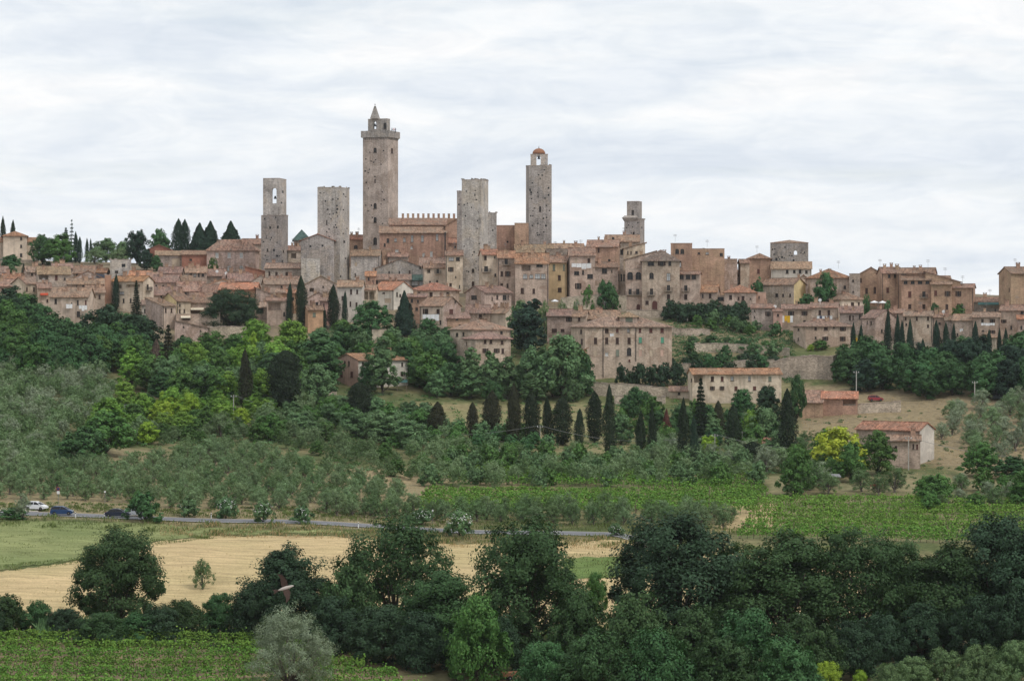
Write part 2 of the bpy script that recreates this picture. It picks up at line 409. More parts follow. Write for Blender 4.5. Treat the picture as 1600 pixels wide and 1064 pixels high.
def band(name, xs, ylo, yhi, mat, lift, rows, kind='structure', du=8):
    """a sheet draped on the ground between two picture-row boundaries (converted to depths)"""
    u = np.arange(xs[0], xs[-1] + 0.1, du)
    lo = np.array([depth_at(a, b) for a, b in zip(u, np.interp(u, xs, ylo))])
    hi = np.array([depth_at(a, b) for a, b in zip(u, np.interp(u, xs, yhi))])
    return band_d(name, u, lo, hi, mat, lift, rows, kind)
def band_d(name, u, lo, hi, mat, lift, rows, kind='structure'):
    t = np.linspace(0, 1, rows)
    Db = lo[:, None] * (1 - t) + hi[:, None] * t
    Ub = np.repeat(np.asarray(u, float)[:, None], rows, 1)
    X = (Ub - 800) / F * Db
    return tag(grid_mesh(name, X, Db, gz(X, Db) + lift, mat), kind=kind)
def m_field(name, a, b, fl=(0.5, 3.0, 1.0), stripes=0.25):
    t = NT(name); v = t.coord('Object', offset_random=False)
    c = t.mix(t.ramp(t.noise(v, 0.05, 6, 0.6, 0.5), [(0.35, 0.0), (0.65, 1.0)]), a, b)
    c = t.mix(1.0, c, t.ramp(t.noise(t.coord('Object', (0.12, 0.9, 1), False), 1.0, 5, 0.6), [(0.3, 1 - stripes), (0.7, 1 + stripes)]), 'MULTIPLY')
    f = t.noise(v, 3.0, 6, 0.7)
    c = t.mix(1.0, c, t.ramp(f, [(0.3, 0.80), (0.7, 1.2)]), 'MULTIPLY')
    return t.bsdf(c, 0.97, bump=f, bstr=0.8, bdist=0.15, spec=0.05)
band('wheat_field', [-300, 0, 100, 230, 340, 420, 520, 620, 780, 1000, 1200, 1460], [1000, 992, 990, 985, 985, 985, 988, 990, 995, 1000, 1005, 1005],
     [905, 897, 882, 851, 837, 838, 842, 850, 851, 843, 868, 880], m_field('stubble', (0.53, 0.40, 0.225), (0.45, 0.36, 0.19)), 0.06, 36)
band('meadow', [-300, 0, 100, 230, 340, 440, 560], [902, 894, 879, 849, 836, 835, 836], [812, 814, 815, 820, 826, 829, 832],
     m_field('meadow_grass', (0.255, 0.275, 0.120), (0.185, 0.22, 0.09)), 0.07, 24)
band('clover_strip', [880, 940, 1000, 1060], [908, 905, 902, 900], [874, 872, 870, 868], m_field('clover', (0.13, 0.19, 0.06), (0.17, 0.22, 0.075)), 0.10, 10)
uu = np.arange(-260, 1900, 10.0)
def m_asphalt():
    t = NT('asphalt'); v = t.coord('Object', offset_random=False)
    c = t.mix(1.0, (0.165, 0.165, 0.175), t.ramp(t.noise(v, 0.5, 6, 0.7), [(0.3, 0.75), (0.7, 1.25)]), 'MULTIPLY')
    return t.bsdf(c, 0.85, bump=t.noise(v, 20, 3), bstr=0.2, bdist=0.02, spec=0.3)
rd = 412 - np.maximum(uu - 960, 0) ** 1.15 * 0.10          # the road bends towards the viewer behind the broad oak
uu, rd = uu[rd > 338], rd[rd > 338]
band_d('road', uu, rd - 3.6, rd + 3.6, m_asphalt(), 0.12, 5)
mline = m_plain('road_paint', (0.75, 0.74, 0.70))
band_d('road_edge_line', uu, rd - 3.25, rd - 3.05, mline, 0.126, 2)
band_d('road_edge_line', uu, rd + 3.05, rd + 3.25, mline, 0.126, 2)
band_d('layby', np.arange(-260, 70, 10.0), np.full(33, 416.0), np.full(33, 421.0), m_field('gravel', (0.48, 0.43, 0.36), (0.40, 0.36, 0.30)), 0.15, 4)

# ---------------------------------------------------------------- buildings
rng = random.Random(11); vrng = random.Random(4)
_wc = {}
def win_mesh(t, w, h):
    key = (t, round(w, 1), round(h, 1))
    if key in _wc: return _wc[key]
    b = MB(); x, z = w / 2, h / 2
    mats = [M['glass'], M['frame']]
    if t in 'lwA': mats[0] = M['lglass']
    if t in 'w': mats[1] = M['wframe']
    if t == 'x': mats[0] = M['infill']
    if t == 'p': mats[0] = M['pinfill']
    yp = 0.08 if t in 'xp' else 0.17
    b.poly([(-x, yp, -z), (x, yp, -z), (x, yp, z), (-x, yp, z)], 0)
    if t not in 'xph':
        fw = min(0.09, w * 0.12)
        b.box(-x, -x + fw, yp - 0.06, yp + 0.02, -z, z, 1); b.box(x - fw, x, yp - 0.06, yp + 0.02, -z, z, 1)
        b.box(-x + fw, x - fw, yp - 0.06, yp + 0.02, z - fw, z, 1); b.box(-x + fw, x - fw, yp - 0.06, yp + 0.02, -z, -z + fw, 1)
        b.box(-0.035, 0.035, yp - 0.05, yp + 0.01, -z + fw, z - fw, 1)
        if h > 1.3: b.box(-x + fw, -0.035, yp - 0.045, yp + 0.005, z * 0.25, z * 0.25 + 0.06, 1); b.box(0.035, x - fw, yp - 0.045, yp + 0.005, z * 0.25, z * 0.25 + 0.06, 1)
        b.box(-x - 0.12, x + 0.12, -0.10, 0.0, -z - 0.12, -z, 1)      # sill
    me = b.mesh('window', mats); _wc[key] = me; return me
def shut_mesh(w, h, mat):
    key = ('sh', round(w, 1), round(h, 1), mat.name)
    if key in _wc: return _wc[key]
    b = MB(); n = max(4, int(h / 0.22))
    b.box(-w / 2, -w / 2 + 0.06, 0, 0.05, -h / 2, h / 2); b.box(w / 2 - 0.06, w / 2, 0, 0.05, -h / 2, h / 2)
    for k in range(n):
        z0 = -h / 2 + h * k / n; b.hexa([(-w / 2 + .06, 0.0, z0), (w / 2 - .06, 0.0, z0), (w / 2 - .06, 0.03, z0), (-w / 2 + .06, 0.03, z0),
            (-w / 2 + .06, 0.03, z0 + h / n), (w / 2 - .06, 0.03, z0 + h / n), (w / 2 - .06, 0.05, z0 + h / n), (-w / 2 + .06, 0.05, z0 + h / n)])
    me = b.mesh('shutter', mat); _wc[key] = me; return me
def rail_mesh(w):
    key = ('rail', round(w, 1))
    if key in _wc: return _wc[key]
    b = MB()
    b.box(-w / 2, w / 2, -0.9, -0.86, 0.95, 1.0); b.box(-w / 2, w / 2, -0.9, -0.86, 0.06, 0.12)
    for k in range(int(w / 0.14) + 1):
        x = -w / 2 + 0.02 + k * 0.14; b.box(x, x + 0.035, -0.9, -0.865, 0.12, 0.95)
    for s in (-w / 2, w / 2 - 0.04):
        b.box(s, s + 0.04, -0.86, 0, 0.95, 1.0)
        for k in range(5): b.box(s, s + 0.035, -0.72 + k * 0.15, -0.69 + k * 0.15, 0.0, 0.95)
    me = b.mesh('railing', M['iron']); _wc[key] = me; return me
_ch = {}
def chim_mesh(k):
    if k in _ch: return _ch[k]
    b = MB(); w = 0.32 + 0.1 * k
    b.box(-w, w, -w * .8, w * .8, -1.2, 0.9 + 0.2 * k, 0)
    b.box(-w - .1, w + .1, -w * .8 - .1, w * .8 + .1, 0.9 + 0.2 * k, 1.0 + 0.2 * k, 0)
    for sx in (-1, 1):
        b.box(sx * w * .8 - .08, sx * w * .8 + .08, -w * .6, w * .6, 1.0 + 0.2 * k, 1.25 + 0.2 * k, 0)
    b.box(-w - .12, w + .12, -w * .8 - .12, w * .8 + .12, 1.25 + 0.2 * k, 1.36 + 0.2 * k, 1)
    _ch[k] = b.mesh('chimney', [WALL['brick'], ROOF['brown']]); return _ch[k]
def dish_mesh():
    b = MB(); pr = [(0.02, 0.0), (0.25, 0.03), (0.42, 0.10), (0.50, 0.17)]
    b.lathe(pr, 14)
    b.v = [(x, -z, y) for x, y, z in b.v]
    b.tube([(0, 0.0, 0), (0, 0.25, -0.3), (0, 0.25, -1.3)], 0.05, 5)
    b.tube([(0, 0, -0.4), (0, -0.55, 0)], 0.025, 4)
    return b.mesh('satellite_dish', M['dish'])
_dish = dish_mesh()
def antenna_mesh():
    b = MB(); b.tube([(0, 0, 0), (0, 0, 2.6)], 0.035, 4)
    for k, z in enumerate((1.9, 2.3)):
        b.box(-0.6, 0.6, -0.03, 0.03, z, z + 0.05)
        for j in range(5): b.box(-0.55 + j * 0.25, -0.51 + j * 0.25, -0.3, 0.3, z + .05, z + 0.09)
    return b.mesh('antenna', M['metal'])
_ant = antenna_mesh()

def face(b, L, z0, z1, holes, P, mi=0):
    """rectangular wall with recessed openings. P(u, depth, z) -> local point; holes: (u0,u1,za,zb,type)"""
    cu = sorted({0.0, L} | {h[0] for h in holes} | {h[1] for h in holes}); cz = sorted({z0, z1} | {h[2] for h in holes} | {h[3] for h in holes})
    for i in range(len(cu) - 1):
        run = None
        for j in range(len(cz) - 1):
            um, zm = (cu[i] + cu[i + 1]) / 2, (cz[j] + cz[j + 1]) / 2
            solid = not any(h[0] < um < h[1] and h[2] < zm < h[3] for h in holes)
            if solid and run is None: run = cz[j]
            if run is not None and (not solid or j == len(cz) - 2):
                top = cz[j] if not solid else cz[j + 1]
                b.poly([P(cu[i], 0, run), P(cu[i + 1], 0, run), P(cu[i + 1], 0, top), P(cu[i], 0, top)], mi); run = None
    for (a, c, za, zb, t) in holes:
        r = {'L': 1.9, 'T': 0.9}.get(t, 0.25)
        b.poly([P(a, 0, za), P(a, r, za), P(a, r, zb), P(a, 0, zb)], mi); b.poly([P(c, 0, za), P(c, 0, zb), P(c, r, zb), P(c, r, za)], mi)
        b.poly([P(a, 0, za), P(c, 0, za), P(c, r, za), P(a, r, za)], mi); b.poly([P(a, 0, zb), P(a, r, zb), P(c, r, zb), P(c, 0, zb)], mi)
        if t == 'L': b.poly([P(a, r, za), P(c, r, za), P(c, r, zb), P(a, r, zb)], mi)
        if t in 'aADT':       # arched head: spandrels a little behind the wall face
            rr = (c - a) / 2; um = (a + c) / 2; zs = zb - min(rr, (zb - za) * 0.5); kz = (zb - zs)
            for s in (-1, 1):
                arc = [(um + s * rr * math.cos(k * math.pi / 8), zs + kz * math.sin(k * math.pi / 8)) for k in range(5)]
                e = um + s * rr
                for k in range(4):
                    b.poly([P(e, 0.004, zb), P(arc[k][0], 0.004, arc[k][1]), P(arc[k + 1][0], 0.004, arc[k + 1][1])], mi)
                    b.poly([P(arc[k][0], 0.004, arc[k][1]), P(arc[k][0], r, arc[k][1]), P(arc[k + 1][0], r, arc[k + 1][1]), P(arc[k + 1][0], 0.004, arc[k + 1][1])], mi)

def ray_line(x, O, dr):
    """distance along the ground line O + t*dr at which picture column x is met"""
    k = (x - 800) / F
    return (k * O[1] - O[0]) / (dr[0] - k * dr[1])
HOUSES = {}
def H(label, x0, x1, ye, yb, roof='gf', yr=None, c='tan', rc='brown', w='', xc=None, phi=0.0, D=None, d=None, name='house', cat='house',
      into=None, ch=1, dish=None, ant=None, zb_extra=1.5, sidec=None, thick=0.2, ov=0.6, skyl=0):
    if ch == 1 and into is None and cat == 'house': ch = vrng.choice((1, 1, 2, 2, 3))
    if ant is None and into is None and cat == 'house' and roof in ('gf', 'hip') and vrng.random() < .35: ant = x0 + (x1 - x0) * vrng.uniform(.3, .7)
    xm = (x0 + x1) / 2
    near = xc if xc is not None else xm
    if d is None: d = depth_at(near, yb)
    az = math.atan(-(xm - 800) / F)
    if xc is None and phi == 0 and into is None and roof in ('gf', 'hip') and cat == 'house': phi = vrng.uniform(-10, 10)
    ph = az + R(phi)
    cu, su = math.cos(ph), math.sin(ph)
    Ud, Vd = (cu, su), (-su, cu)
    ze = CAMZ + (YH - ye) / F * d
    dy = max(3.0, ye - yr) if yr is not None else 6.0
    if xc is None:
        Cm = ((xm - 800) / F * d, d)
        tl, tr = ray_line(x0, Cm, Ud), ray_line(x1, Cm, Ud)
        O = (Cm[0] + Ud[0] * tl, Cm[1] + Ud[1] * tl); L = tr - tl
    elif phi >= 0:
        O = ((xc - 800) / F * d, d); L = ray_line(x1, O, Ud); s = ray_line(x0, O, Vd)
        if D is None: D = s
    else:
        Cn = ((xc - 800) / F * d, d); t = ray_line(x0, Cn, Ud); L = -t; O = (Cn[0] + Ud[0] * t, Cn[1] + Ud[1] * t)
        s = ray_line(x1, Cn, Vd)
        if D is None: D = s
    rise = dy / F * d
    if D is None:
        D = {'gf': min(13, max(6, 2 * rise / 0.36)), 'sf': min(13, max(3, rise / 0.30)), 'hip': min(13, max(6, 2 * rise / 0.34))}.get(roof, 9.0)
    D = max(2.0, min(D, 30))
    # ridge height: what shows above the eave line, allowing for the ridge lying further back
    db = {'gf': D / 2, 'hip': D / 2, 'sf': D, 'gs': 0.0}.get(roof, 0.0)
    zr = CAMZ + (YH - yr) / F * (d + db) if yr is not None else ze + 0.4
    zr = max(zr, ze + 0.4)
    W2 = lambda u, v: (O[0] + Ud[0] * u + Vd[0] * v, O[1] + Ud[1] * u + Vd[1] * v)
    zg = min(gzf(*W2(u, v)) for u in (0, L) for v in (0, D)) - zb_extra
    zg = min(zg, ze - 2.5)
    base = gzf(*W2(L / 2, 0))
    if into is None:
        root = empty(name, (O[0], O[1], base), ph, label, cat); HOUSES[label] = root
        rel = None
    else:
        root = into
    zo = base if into is None else 0.0
    # an annex is built in world coordinates and moved into its parent's frame
    par = root if into is None else None
    def place(o):
        if into is None: o.parent = root
        else:
            mw = into['_ph']; px, py, pz = into['_O']
            dx, dyy = O[0] - px, O[1] - py
            cc, ss = math.cos(-mw), math.sin(-mw)
            lx, ly, lz = o.location
            # rotate the local frame of the annex into the parent frame
            rel_a = ph - mw
            wx, wy = math.cos(rel_a) * lx - math.sin(rel_a) * ly, math.sin(rel_a) * lx + math.cos(rel_a) * ly
            o.parent = root
            o.location = (cc * dx - ss * dyy + wx, ss * dx + cc * dyy + wy, lz + base - pz)
            o.rotation_euler = (0, 0, o.rotation_euler[2] + rel_a)
        return o
    zo = base
    if into is None:
        root['_ph'] = ph; root['_O'] = (O[0], O[1], base)
    z0, z1 = zg - zo, ze - zo; zR = zr - zo
    # openings
    wins = []; backs = []
    for it in [q for q in w.split('|') if q.strip()]:
        p = it.split(); wx, wy, ww, wh = map(float, p[:4]); t = p[4] if len(p) > 4 else 'd'
        side = xc is not None and ((phi >= 0 and wx < xc) or (phi < 0 and wx > xc))
        if not side:
            a, e = ray_line(wx - ww / 2, O, Ud), ray_line(wx + ww / 2, O, Ud)
            dep = W2((a + e) / 2, 0)[1]
        else:
            So = W2(0, 0) if phi >= 0 else W2(L, 0)
            a, e = sorted((ray_line(wx - ww / 2, So, Vd), ray_line(wx + ww / 2, So, Vd)))
            dep = So[1] + Vd[1] * (a + e) / 2
        za, zt = CAMZ + (YH - wy - wh / 2) / F * dep - zo, CAMZ + (YH - wy + wh / 2) / F * dep - zo
        if t == 'T':
            Bo = W2(0, D); a2, e2 = ray_line(wx - ww / 2, Bo, Ud), ray_line(wx + ww / 2, Bo, Ud); db_ = Bo[1]
            backs.append((max(.2, a2 - .25), min(L - .2, e2 + .25), CAMZ + (YH - wy - wh / 2) / F * db_ - zo - .2, min(z1 - .2, CAMZ + (YH - wy + wh / 2) / F * db_ - zo + .2), 'T'))
        wins.append([side, a, e, za, zt, t])
    front, sideh, mounted = [], [], []
    for q in wins:
        s, a, e, za, zt, t = q
        Lf = D if s else L
        a, e = max(a, 0.15), min(e, Lf - 0.15)
        if e - a < 0.25: continue
        if t in 'or' and t == 'o':
            m, hw = (a + e) / 2, (e - a) * 0.24; ha, he = m - hw, m + hw
        else: ha, he = a, e
        zt2 = min(zt, z1 - 0.15)
        lst = sideh if s else front
        ok = zt <= z1 + 0.25 and zt2 - za > 0.3 and za > z0 + 0.3 and not any(ha < h[1] + .1 and he > h[0] - .1 and za < h[3] + .1 and zt2 > h[2] - .1 for h in lst)
        if ok: lst.append((ha, he, za, zt2, t)); mounted.append((s, a, e, ha, he, za, zt2, t, 0.0))
        elif zt > z1 and t not in 'LT': mounted.append((s, a, e, ha, he, za, zt, t, -0.19))
    b = MB()
    face(b, L, z0, z1, front, lambda u, dp, z: (u, dp, z))
    back = backs
    if back:
        face(b, L, z0, z1, back, lambda u, dp, z: (u, D - dp, z))
    else: b.poly([(0, D, z0), (L, D, z0), (L, D, z1), (0, D, z1)])
    sL, sR = (sideh, []) if (xc is not None and phi >= 0) else ([], sideh)
    si = 1 if sidec else 0
    face(b, D, z0, z1, sL, lambda s_, dp, z: (dp, s_, z), si)
    face(b, D, z0, z1, sR, lambda s_, dp, z: (L - dp, s_, z), si)
    r = MB(); g = 0.3
    if roof == 'gf':
        for u in (0, L): b.poly([(u, 0, z1), (u, D / 2, zR - 0.02), (u, D, z1)], si)
        k = (zR - z1) / (D / 2); zo_ = z1 - k * ov + thick; zt = zR + thick
        r.slab([(-g, -ov, zo_), (L + g, -ov, zo_), (L + g, D / 2, zt), (-g, D / 2, zt)], thick)
        r.slab([(-g, D / 2, zt), (L + g, D / 2, zt), (L + g, D + ov, zo_), (-g, D + ov, zo_)], thick)
        r.box(-g, L + g, D / 2 - .16, D / 2 + .16, zt - .06, zt + .10)
    elif roof == 'gs':
        for v in (0, D): b.poly([(0, v, z1), (L / 2, v, zR - 0.02), (L, v, z1)])
        k = (zR - z1) / (L / 2); zo_ = z1 - k * ov + thick; zt = zR + thick
        r.slab([(-ov, -g, zo_), (L / 2, -g, zt), (L / 2, D + g, zt), (-ov, D + g, zo_)], thick)
        r.slab([(L / 2, -g, zt), (L + ov, -g, zo_), (L + ov, D + g, zo_), (L / 2, D + g, zt)], thick)
        r.box(L / 2 - .16, L / 2 + .16, -g, D + g, zt - .06, zt + .10)
    elif roof == 'hip':
        hL = min(L, D) / 2
        if L >= D: p, q = (hL, D / 2), (L - hL, D / 2)
        else: p, q = (L / 2, hL), (L / 2, D - hL)
        zt = zR + thick; k = (zR - z1) / hL; zo_ = z1 - k * ov + thick
        A, B_, C_, E = (-ov, -ov, zo_), (L + ov, -ov, zo_), (L + ov, D + ov, zo_), (-ov, D + ov, zo_)
        P_, Q_ = (*p, zt), (*q, zt)
        if L >= D:
            r.slab([A, B_, Q_, P_], thick); r.slab([B_, C_, Q_], thick); r.slab([C_, E, P_, Q_], thick); r.slab([E, A, P_], thick)
        else:
            r.slab([A, B_, P_], thick); r.slab([B_, C_, Q_, P_], thick); r.slab([C_, E, Q_], thick); r.slab([E, A, P_, Q_], thick)
    elif roof == 'sf':
        for u in (0, L): b.poly([(u, 0, z1), (u, D, zR), (u, D, z1)], si)
        b.poly([(0, D, z1), (L, D, z1), (L, D, zR), (0, D, zR)])
        k = (zR - z1) / D
        r.slab([(-g, -ov, z1 - k * ov + thick), (L + g, -ov, z1 - k * ov + thick), (L + g, D + .15, zR + thick), (-g, D + .15, zR + thick)], thick)
    elif roof in ('shl', 'shr'):       # lower at the left / at the right
        zl, zh = (z1, zR) if roof == 'shl' else (zR, z1)
        for v in (0, D):
            if roof == 'shl': b.poly([(0, v, z1), (L, v, z1), (L, v, zR)])
            else: b.poly([(0, v, z1), (L, v, z1), (0, v, zR)])
        u_ = L if roof == 'shl' else 0
        b.poly([(u_, 0, z1), (u_, D, z1), (u_, D, zR), (u_, 0, zR)])
        k = (zh - zl) / L
        r.slab([(-ov, -g, zl - k * ov + thick), (L + ov, -g, zh + k * ov + thick), (L + ov, D + g, zh + k * ov + thick), (-ov, D + g, zl - k * ov + thick)], thick)
    elif roof == 'flat':
        r.slab([(0.3, 0.3, z1 - 0.35), (L - 0.3, 0.3, z1 - 0.35), (L - 0.3, D - 0.3, z1 - 0.35), (0.3, D - 0.3, z1 - 0.35)], 0.2)
        for (a0, a1, c0, c1) in ((-.06, L + .06, -.06, .3), (-.06, L + .06, D - .3, D + .06), (-.06, .3, .3, D - .3), (L - .3, L + .06, .3, D - .3)):
            r.box(a0, a1, c0, c1, z1 + .003, z1 + 0.14)
    mats = [WALL[c]] + ([WALL[sidec]] if sidec else [])
    place(b.build('wall', mats, None, (0, 0, 0)))
    if r.f: place(r.build('roof', WALL['stone'] if roof == 'flat' else ROOF[rc], None, (0, 0, 0)))
    for (s, a, e, ha, he, za, zt, t, off) in mounted:
        if t in 'LT': continue
        um, zm, ww, hh = (ha + he) / 2, (za + zt) / 2, he - ha, zt - za
        if not s: loc, rz, ax, inn = (um, off, zm), 0.0, (1, 0), (0, 1)
        elif phi >= 0: loc, rz, ax, inn = (off, um, zm), -math.pi / 2, (0, -1), (1, 0)
        else: loc, rz, ax, inn = (L - off, um, zm), math.pi / 2, (0, 1), (-1, 0)
        nm = 'door' if t in 'D' else 'window'
        o = place(link(nm, win_mesh({'o': 'd', 's': 'd', 'r': 'd', 'g': 'd', 'y': 'd', 'b': 'd', 'D': 'd'}.get(t, t), ww, hh), None, loc, rz))
        if t in 'srgyD':
            sm = {'s': 'shut', 'r': 'rshut', 'g': 'gshut', 'y': 'yshut', 'D': 'rshut'}[t]
            q = link('shutter' if t != 'D' else 'door_leaf', shut_mesh(ww - 0.04, hh - 0.04, M[sm]), o, (0, 0.02, 0))
        elif t == 'o':
            lw = ww * 0.5
            for sg in (-1, 1): link('shutter', shut_mesh(max(0.3, lw), hh, M['shut']), o, (sg * (ww / 2 + lw / 2 + 0.05), -0.06, 0))
        elif t == 'b':
            bw = max(2.0, ww * 2.4); zb_ = -hh / 2
            bb = MB(); bb.box(-bw / 2, bw / 2, -0.95, 0.0, zb_ - 0.15, zb_)
            for kx in (-bw / 2 + .2, 0, bw / 2 - .3): bb.box(kx, kx + .12, -0.7, 0.0, zb_ - 0.45, zb_ - 0.151)
            bo = bb.build('balcony', M['stonetrim'], o)
            link('railing', rail_mesh(bw), o, (0, 0, zb_))
    for _ in range(ch if roof not in ('flat', 'none') else 0):
        u, v = rng.uniform(0.15, 0.85) * L, D * rng.uniform(0.3, 0.6)
        zz = {'gf': lambda: zR - abs(v - D / 2) * (zR - z1) / (D / 2), 'sf': lambda: z1 + v * (zR - z1) / D}.get(roof, lambda: (zR + z1) / 2)()
        place(link('chimney', chim_mesh(rng.randint(0, 2)), None, (u, v, zz + thick - 0.1), 0))
    if cat == 'house' and into is None and roof in ('gf', 'hip', 'sf') and vrng.random() < .55:
        u_ = vrng.choice((.22, L - .22)); q = MB(); q.tube([(0, -.09, z1 - .1), (0, -.09, z0)], .075, 5, cap=False)
        place(q.build('drainpipe', M['iron'], None, (u_, 0, 0)))
    if dish:
        dd = W2(0, 0)[1]; u = ray_line(dish[0], W2(0, -0.1), Ud)
        place(link('satellite_dish', _dish, None, (u, 0.6, CAMZ + (YH - dish[1]) / F * dd - zo), 0))
    if ant:
        u = ray_line(ant, W2(0, D / 2), Ud)
        place(link('antenna', _ant, None, (u, D / 2, (zR if roof in ('gf', 'hip') else max(z1, zR)) + thick), 0.4))
    if cat == 'tower' and roof == 'flat':        # worn top: loose and missing coping stones
        q = MB()
        for _ in range(int(2 * (L + D) / 1.1)):
            e_ = vrng.random() * 2 * (L + D)
            if e_ < L: p_ = (e_, .1)
            elif e_ < L + D: p_ = (L - .1, e_ - L)
            elif e_ < 2 * L + D: p_ = (e_ - L - D, D - .1)
            else: p_ = (.1, e_ - 2 * L - D)
            s_ = vrng.uniform(.15, .42); q.box(p_[0] - s_, p_[0] + s_, p_[1] - .17, p_[1] + .17, z1 + .145, z1 + .145 + vrng.uniform(.08, .42))
        place(tag(q.build('coping_stones', WALL['greyd'], None, (0, 0, 0)), kind='stuff'))
    root['_L'] = L; root['_D'] = D
    return root

# ---------------------------------------------------------------- the town, from the left to the right
# far left: villa on the ridge and the quarter below it
v = H('tan villa with a raised central tower beside two cypresses on the left ridge', -14, 60, 378, 408, 'gf', 372, 'cream', 'red', '16 384 3 5|50 384 3 5|16 399 4 7 a', name='villa', cat='villa', d=862)
H('', 5, 42, 368.5, 408, 'hip', 362, 'cream', 'red', '33 373 3 5|33 385 3 5|33 399 4 6', into=v, d=858, ch=0)
H('low rose-roofed house at the left edge of the town below the garden', -12, 12, 429, 446, 'gf', 417, 'pinkst', 'rose', '3 433 2 3')
H('red-roofed cottage next to the left edge behind the lowest brown roof', 3, 33, 436, 452, 'gf', 428, 'tan', 'red', '24 440 5 4 w')
H('brown-roofed house cut off by the left edge above the dark trees', -12, 22, 447, 470, 'gf', 437, 'tan', 'brown', '19 443 4 4 w|4 453 3 5 s')
H('small grey-rose house behind the tan-roofed house with the dark recess', 42, 63, 425, 442, 'gf', 417, 'pinkst', 'rose', '50 429 3 4|58 429 3 4')
H('tan-roofed house with a dark recess and white dish on its front', 59, 110, 428.5, 452, 'gf', 417, 'stone', 'tan', '68 433 14 8 L|88 434 4 8 r|101 436 3 4', dish=(68, 437))
H('grey-roofed house furthest back on the left, under the ridge meadow', 82, 114, 419, 436, 'gf', 413, 'stone', 'rose', '')
H('long brown-roofed house behind the grey gable with the solar panel', 114, 146, 427, 442, 'gf', 416, 'stone', 'brown', '120 429 3 3|132 429 3 3')
H('low red-roofed house just left of the ruined tower stump', 140, 166, 425.5, 440, 'gf', 420, 'pinkst', 'red', '')
gs = H('grey rendered gable house with a small solar panel', 112, 163, 436, 454, 'gs', 423.5, 'stone', 'red', '134 434 2.5 6', ch=0)
H('long house with a row of tiny windows under brown eaves', 104, 162, 444, 466, 'gf', 436, 'tan', 'brown', '120 447 3 3|130 447 3 3|143 448 3 3|153 448 3 3')
H('cream corner house with two narrow windows above the dark trees at left', 22, 59, 443, 478, 'gf', 434, 'cream', 'brown', '42 452 2.5 7 s|53 452 2.5 7 s', xc=40, phi=28, D=9)
H('narrow tan house with the red awning', 59, 80, 450, 482, 'gf', 443, 'tan', 'brown', '74 470 3 5 s')
H('long pinkish cream house with white laundry hanging from its windows', 78, 138, 464, 512, 'gf', 450, 'cream', 'brown', '87 471 4 8|105 471 4 7 x|112 474 2 3|121.5 473 3 8|134 473 2.5 8 r|122.5 491 5 9', ch=2)
H('tan house with two grey shuttered windows left of the slender brick pillar', 137, 164, 457, 490, 'gf', 447, 'tan', 'brown', '144.5 464 3 7 y|155.5 464 3 7 s|144.5 482 3 4')
H('slender orange brick chimney tower in the left quarter', 164, 174, 430, 486, 'flat', None, 'orange', name='brick_pillar', cat='tower', D=2.6)
H('modern flat-fronted house with balconies and an orange roof behind two dark trees', 174, 240, 439, 492, 'gf', 432, 'cream', 'rust', '184 448 12 6 L|208 447 22 5 L|190 458 8 5 l|193 470 3 7|204 470 3 7|231 449 3 9 b|228 468 3 7 s|235 468 3 7 s', xc=224, phi=-32)
H('ruined grey stone tower stump on the left', 172, 205, 406, 441, 'flat', None, 'grey', w='182 425 5 4|193 415 6 5 h|197 427 4 5 h', name='ruined_tower', cat='tower', D=7)
# roofs in the hollow left of the bell tower
H('orange-roofed house just right of the ruined tower stump', 200, 233, 434, 448, 'gf', 424, 'tan', 'rust', '214 438 3 3')
H('little brown-roofed house between two orange roofs, left hollow', 231, 251, 433, 449, 'gf', 427, 'stone', 'brown', '241 437 3 3')
H('grey-rose roofed house below the red brick wall, with roof hatches', 247, 283, 427, 446, 'gf', 418, 'pinkst', 'rose', '258 431 3 3|268 431 3 3')
H('wide pinkish house with two square windows in the left hollow', 238, 277, 441, 463, 'gf', 430, 'tan', 'rose', '244 447 3 4|255 448 3 5')
H('brown house behind a white awning in the left hollow', 275, 301, 440, 458, 'gf', 431, 'stone', 'brown', '284 445 3 4')
H('small house with a row of open lilac windows under the civic palace', 290, 323, 426, 448, 'gf', 417, 'tan', 'tan', '298 430 4 6|304.5 430 4 6 l|310.5 430 3 6|317 430 4 5')
H('grey-roofed house below the arched windows of the civic palace', 320, 352, 431, 444, 'gf', 421, 'stone', 'rose', '', dish=(339, 424))
H('flat-pitched rose-roofed house with a white dish', 348, 384, 435, 448, 'gf', 426, 'stone', 'rose', '', dish=(353, 427))
H('pale gable house with one wide dark opening under the civic palace', 320, 376, 447, 462, 'gs', 437, 'cream', 'rust', '341 446.5 9 5', D=12)
H('orange-roofed brick house half hidden by the big holm oak', 342, 400, 452, 484, 'gf', 442.5, 'orange', 'rust', '390 462 3 4', xc=None)
H('dark brown roofed house left of the big holm oak', 316, 347, 457, 474, 'gf', 445, 'stone', 'brown', '330 461 3 4')
H('brown house with a white skylight above the yellow gable', 278, 321, 455, 470, 'gf', 441, 'pinkst', 'brown', '290 459 3 4|300 459 3 4')
H('rose-roofed house above the yellow gable in the left quarter', 240, 282, 461, 476, 'gf', 449, 'tan', 'rose', '252 464 3 4|268 464 3 4')
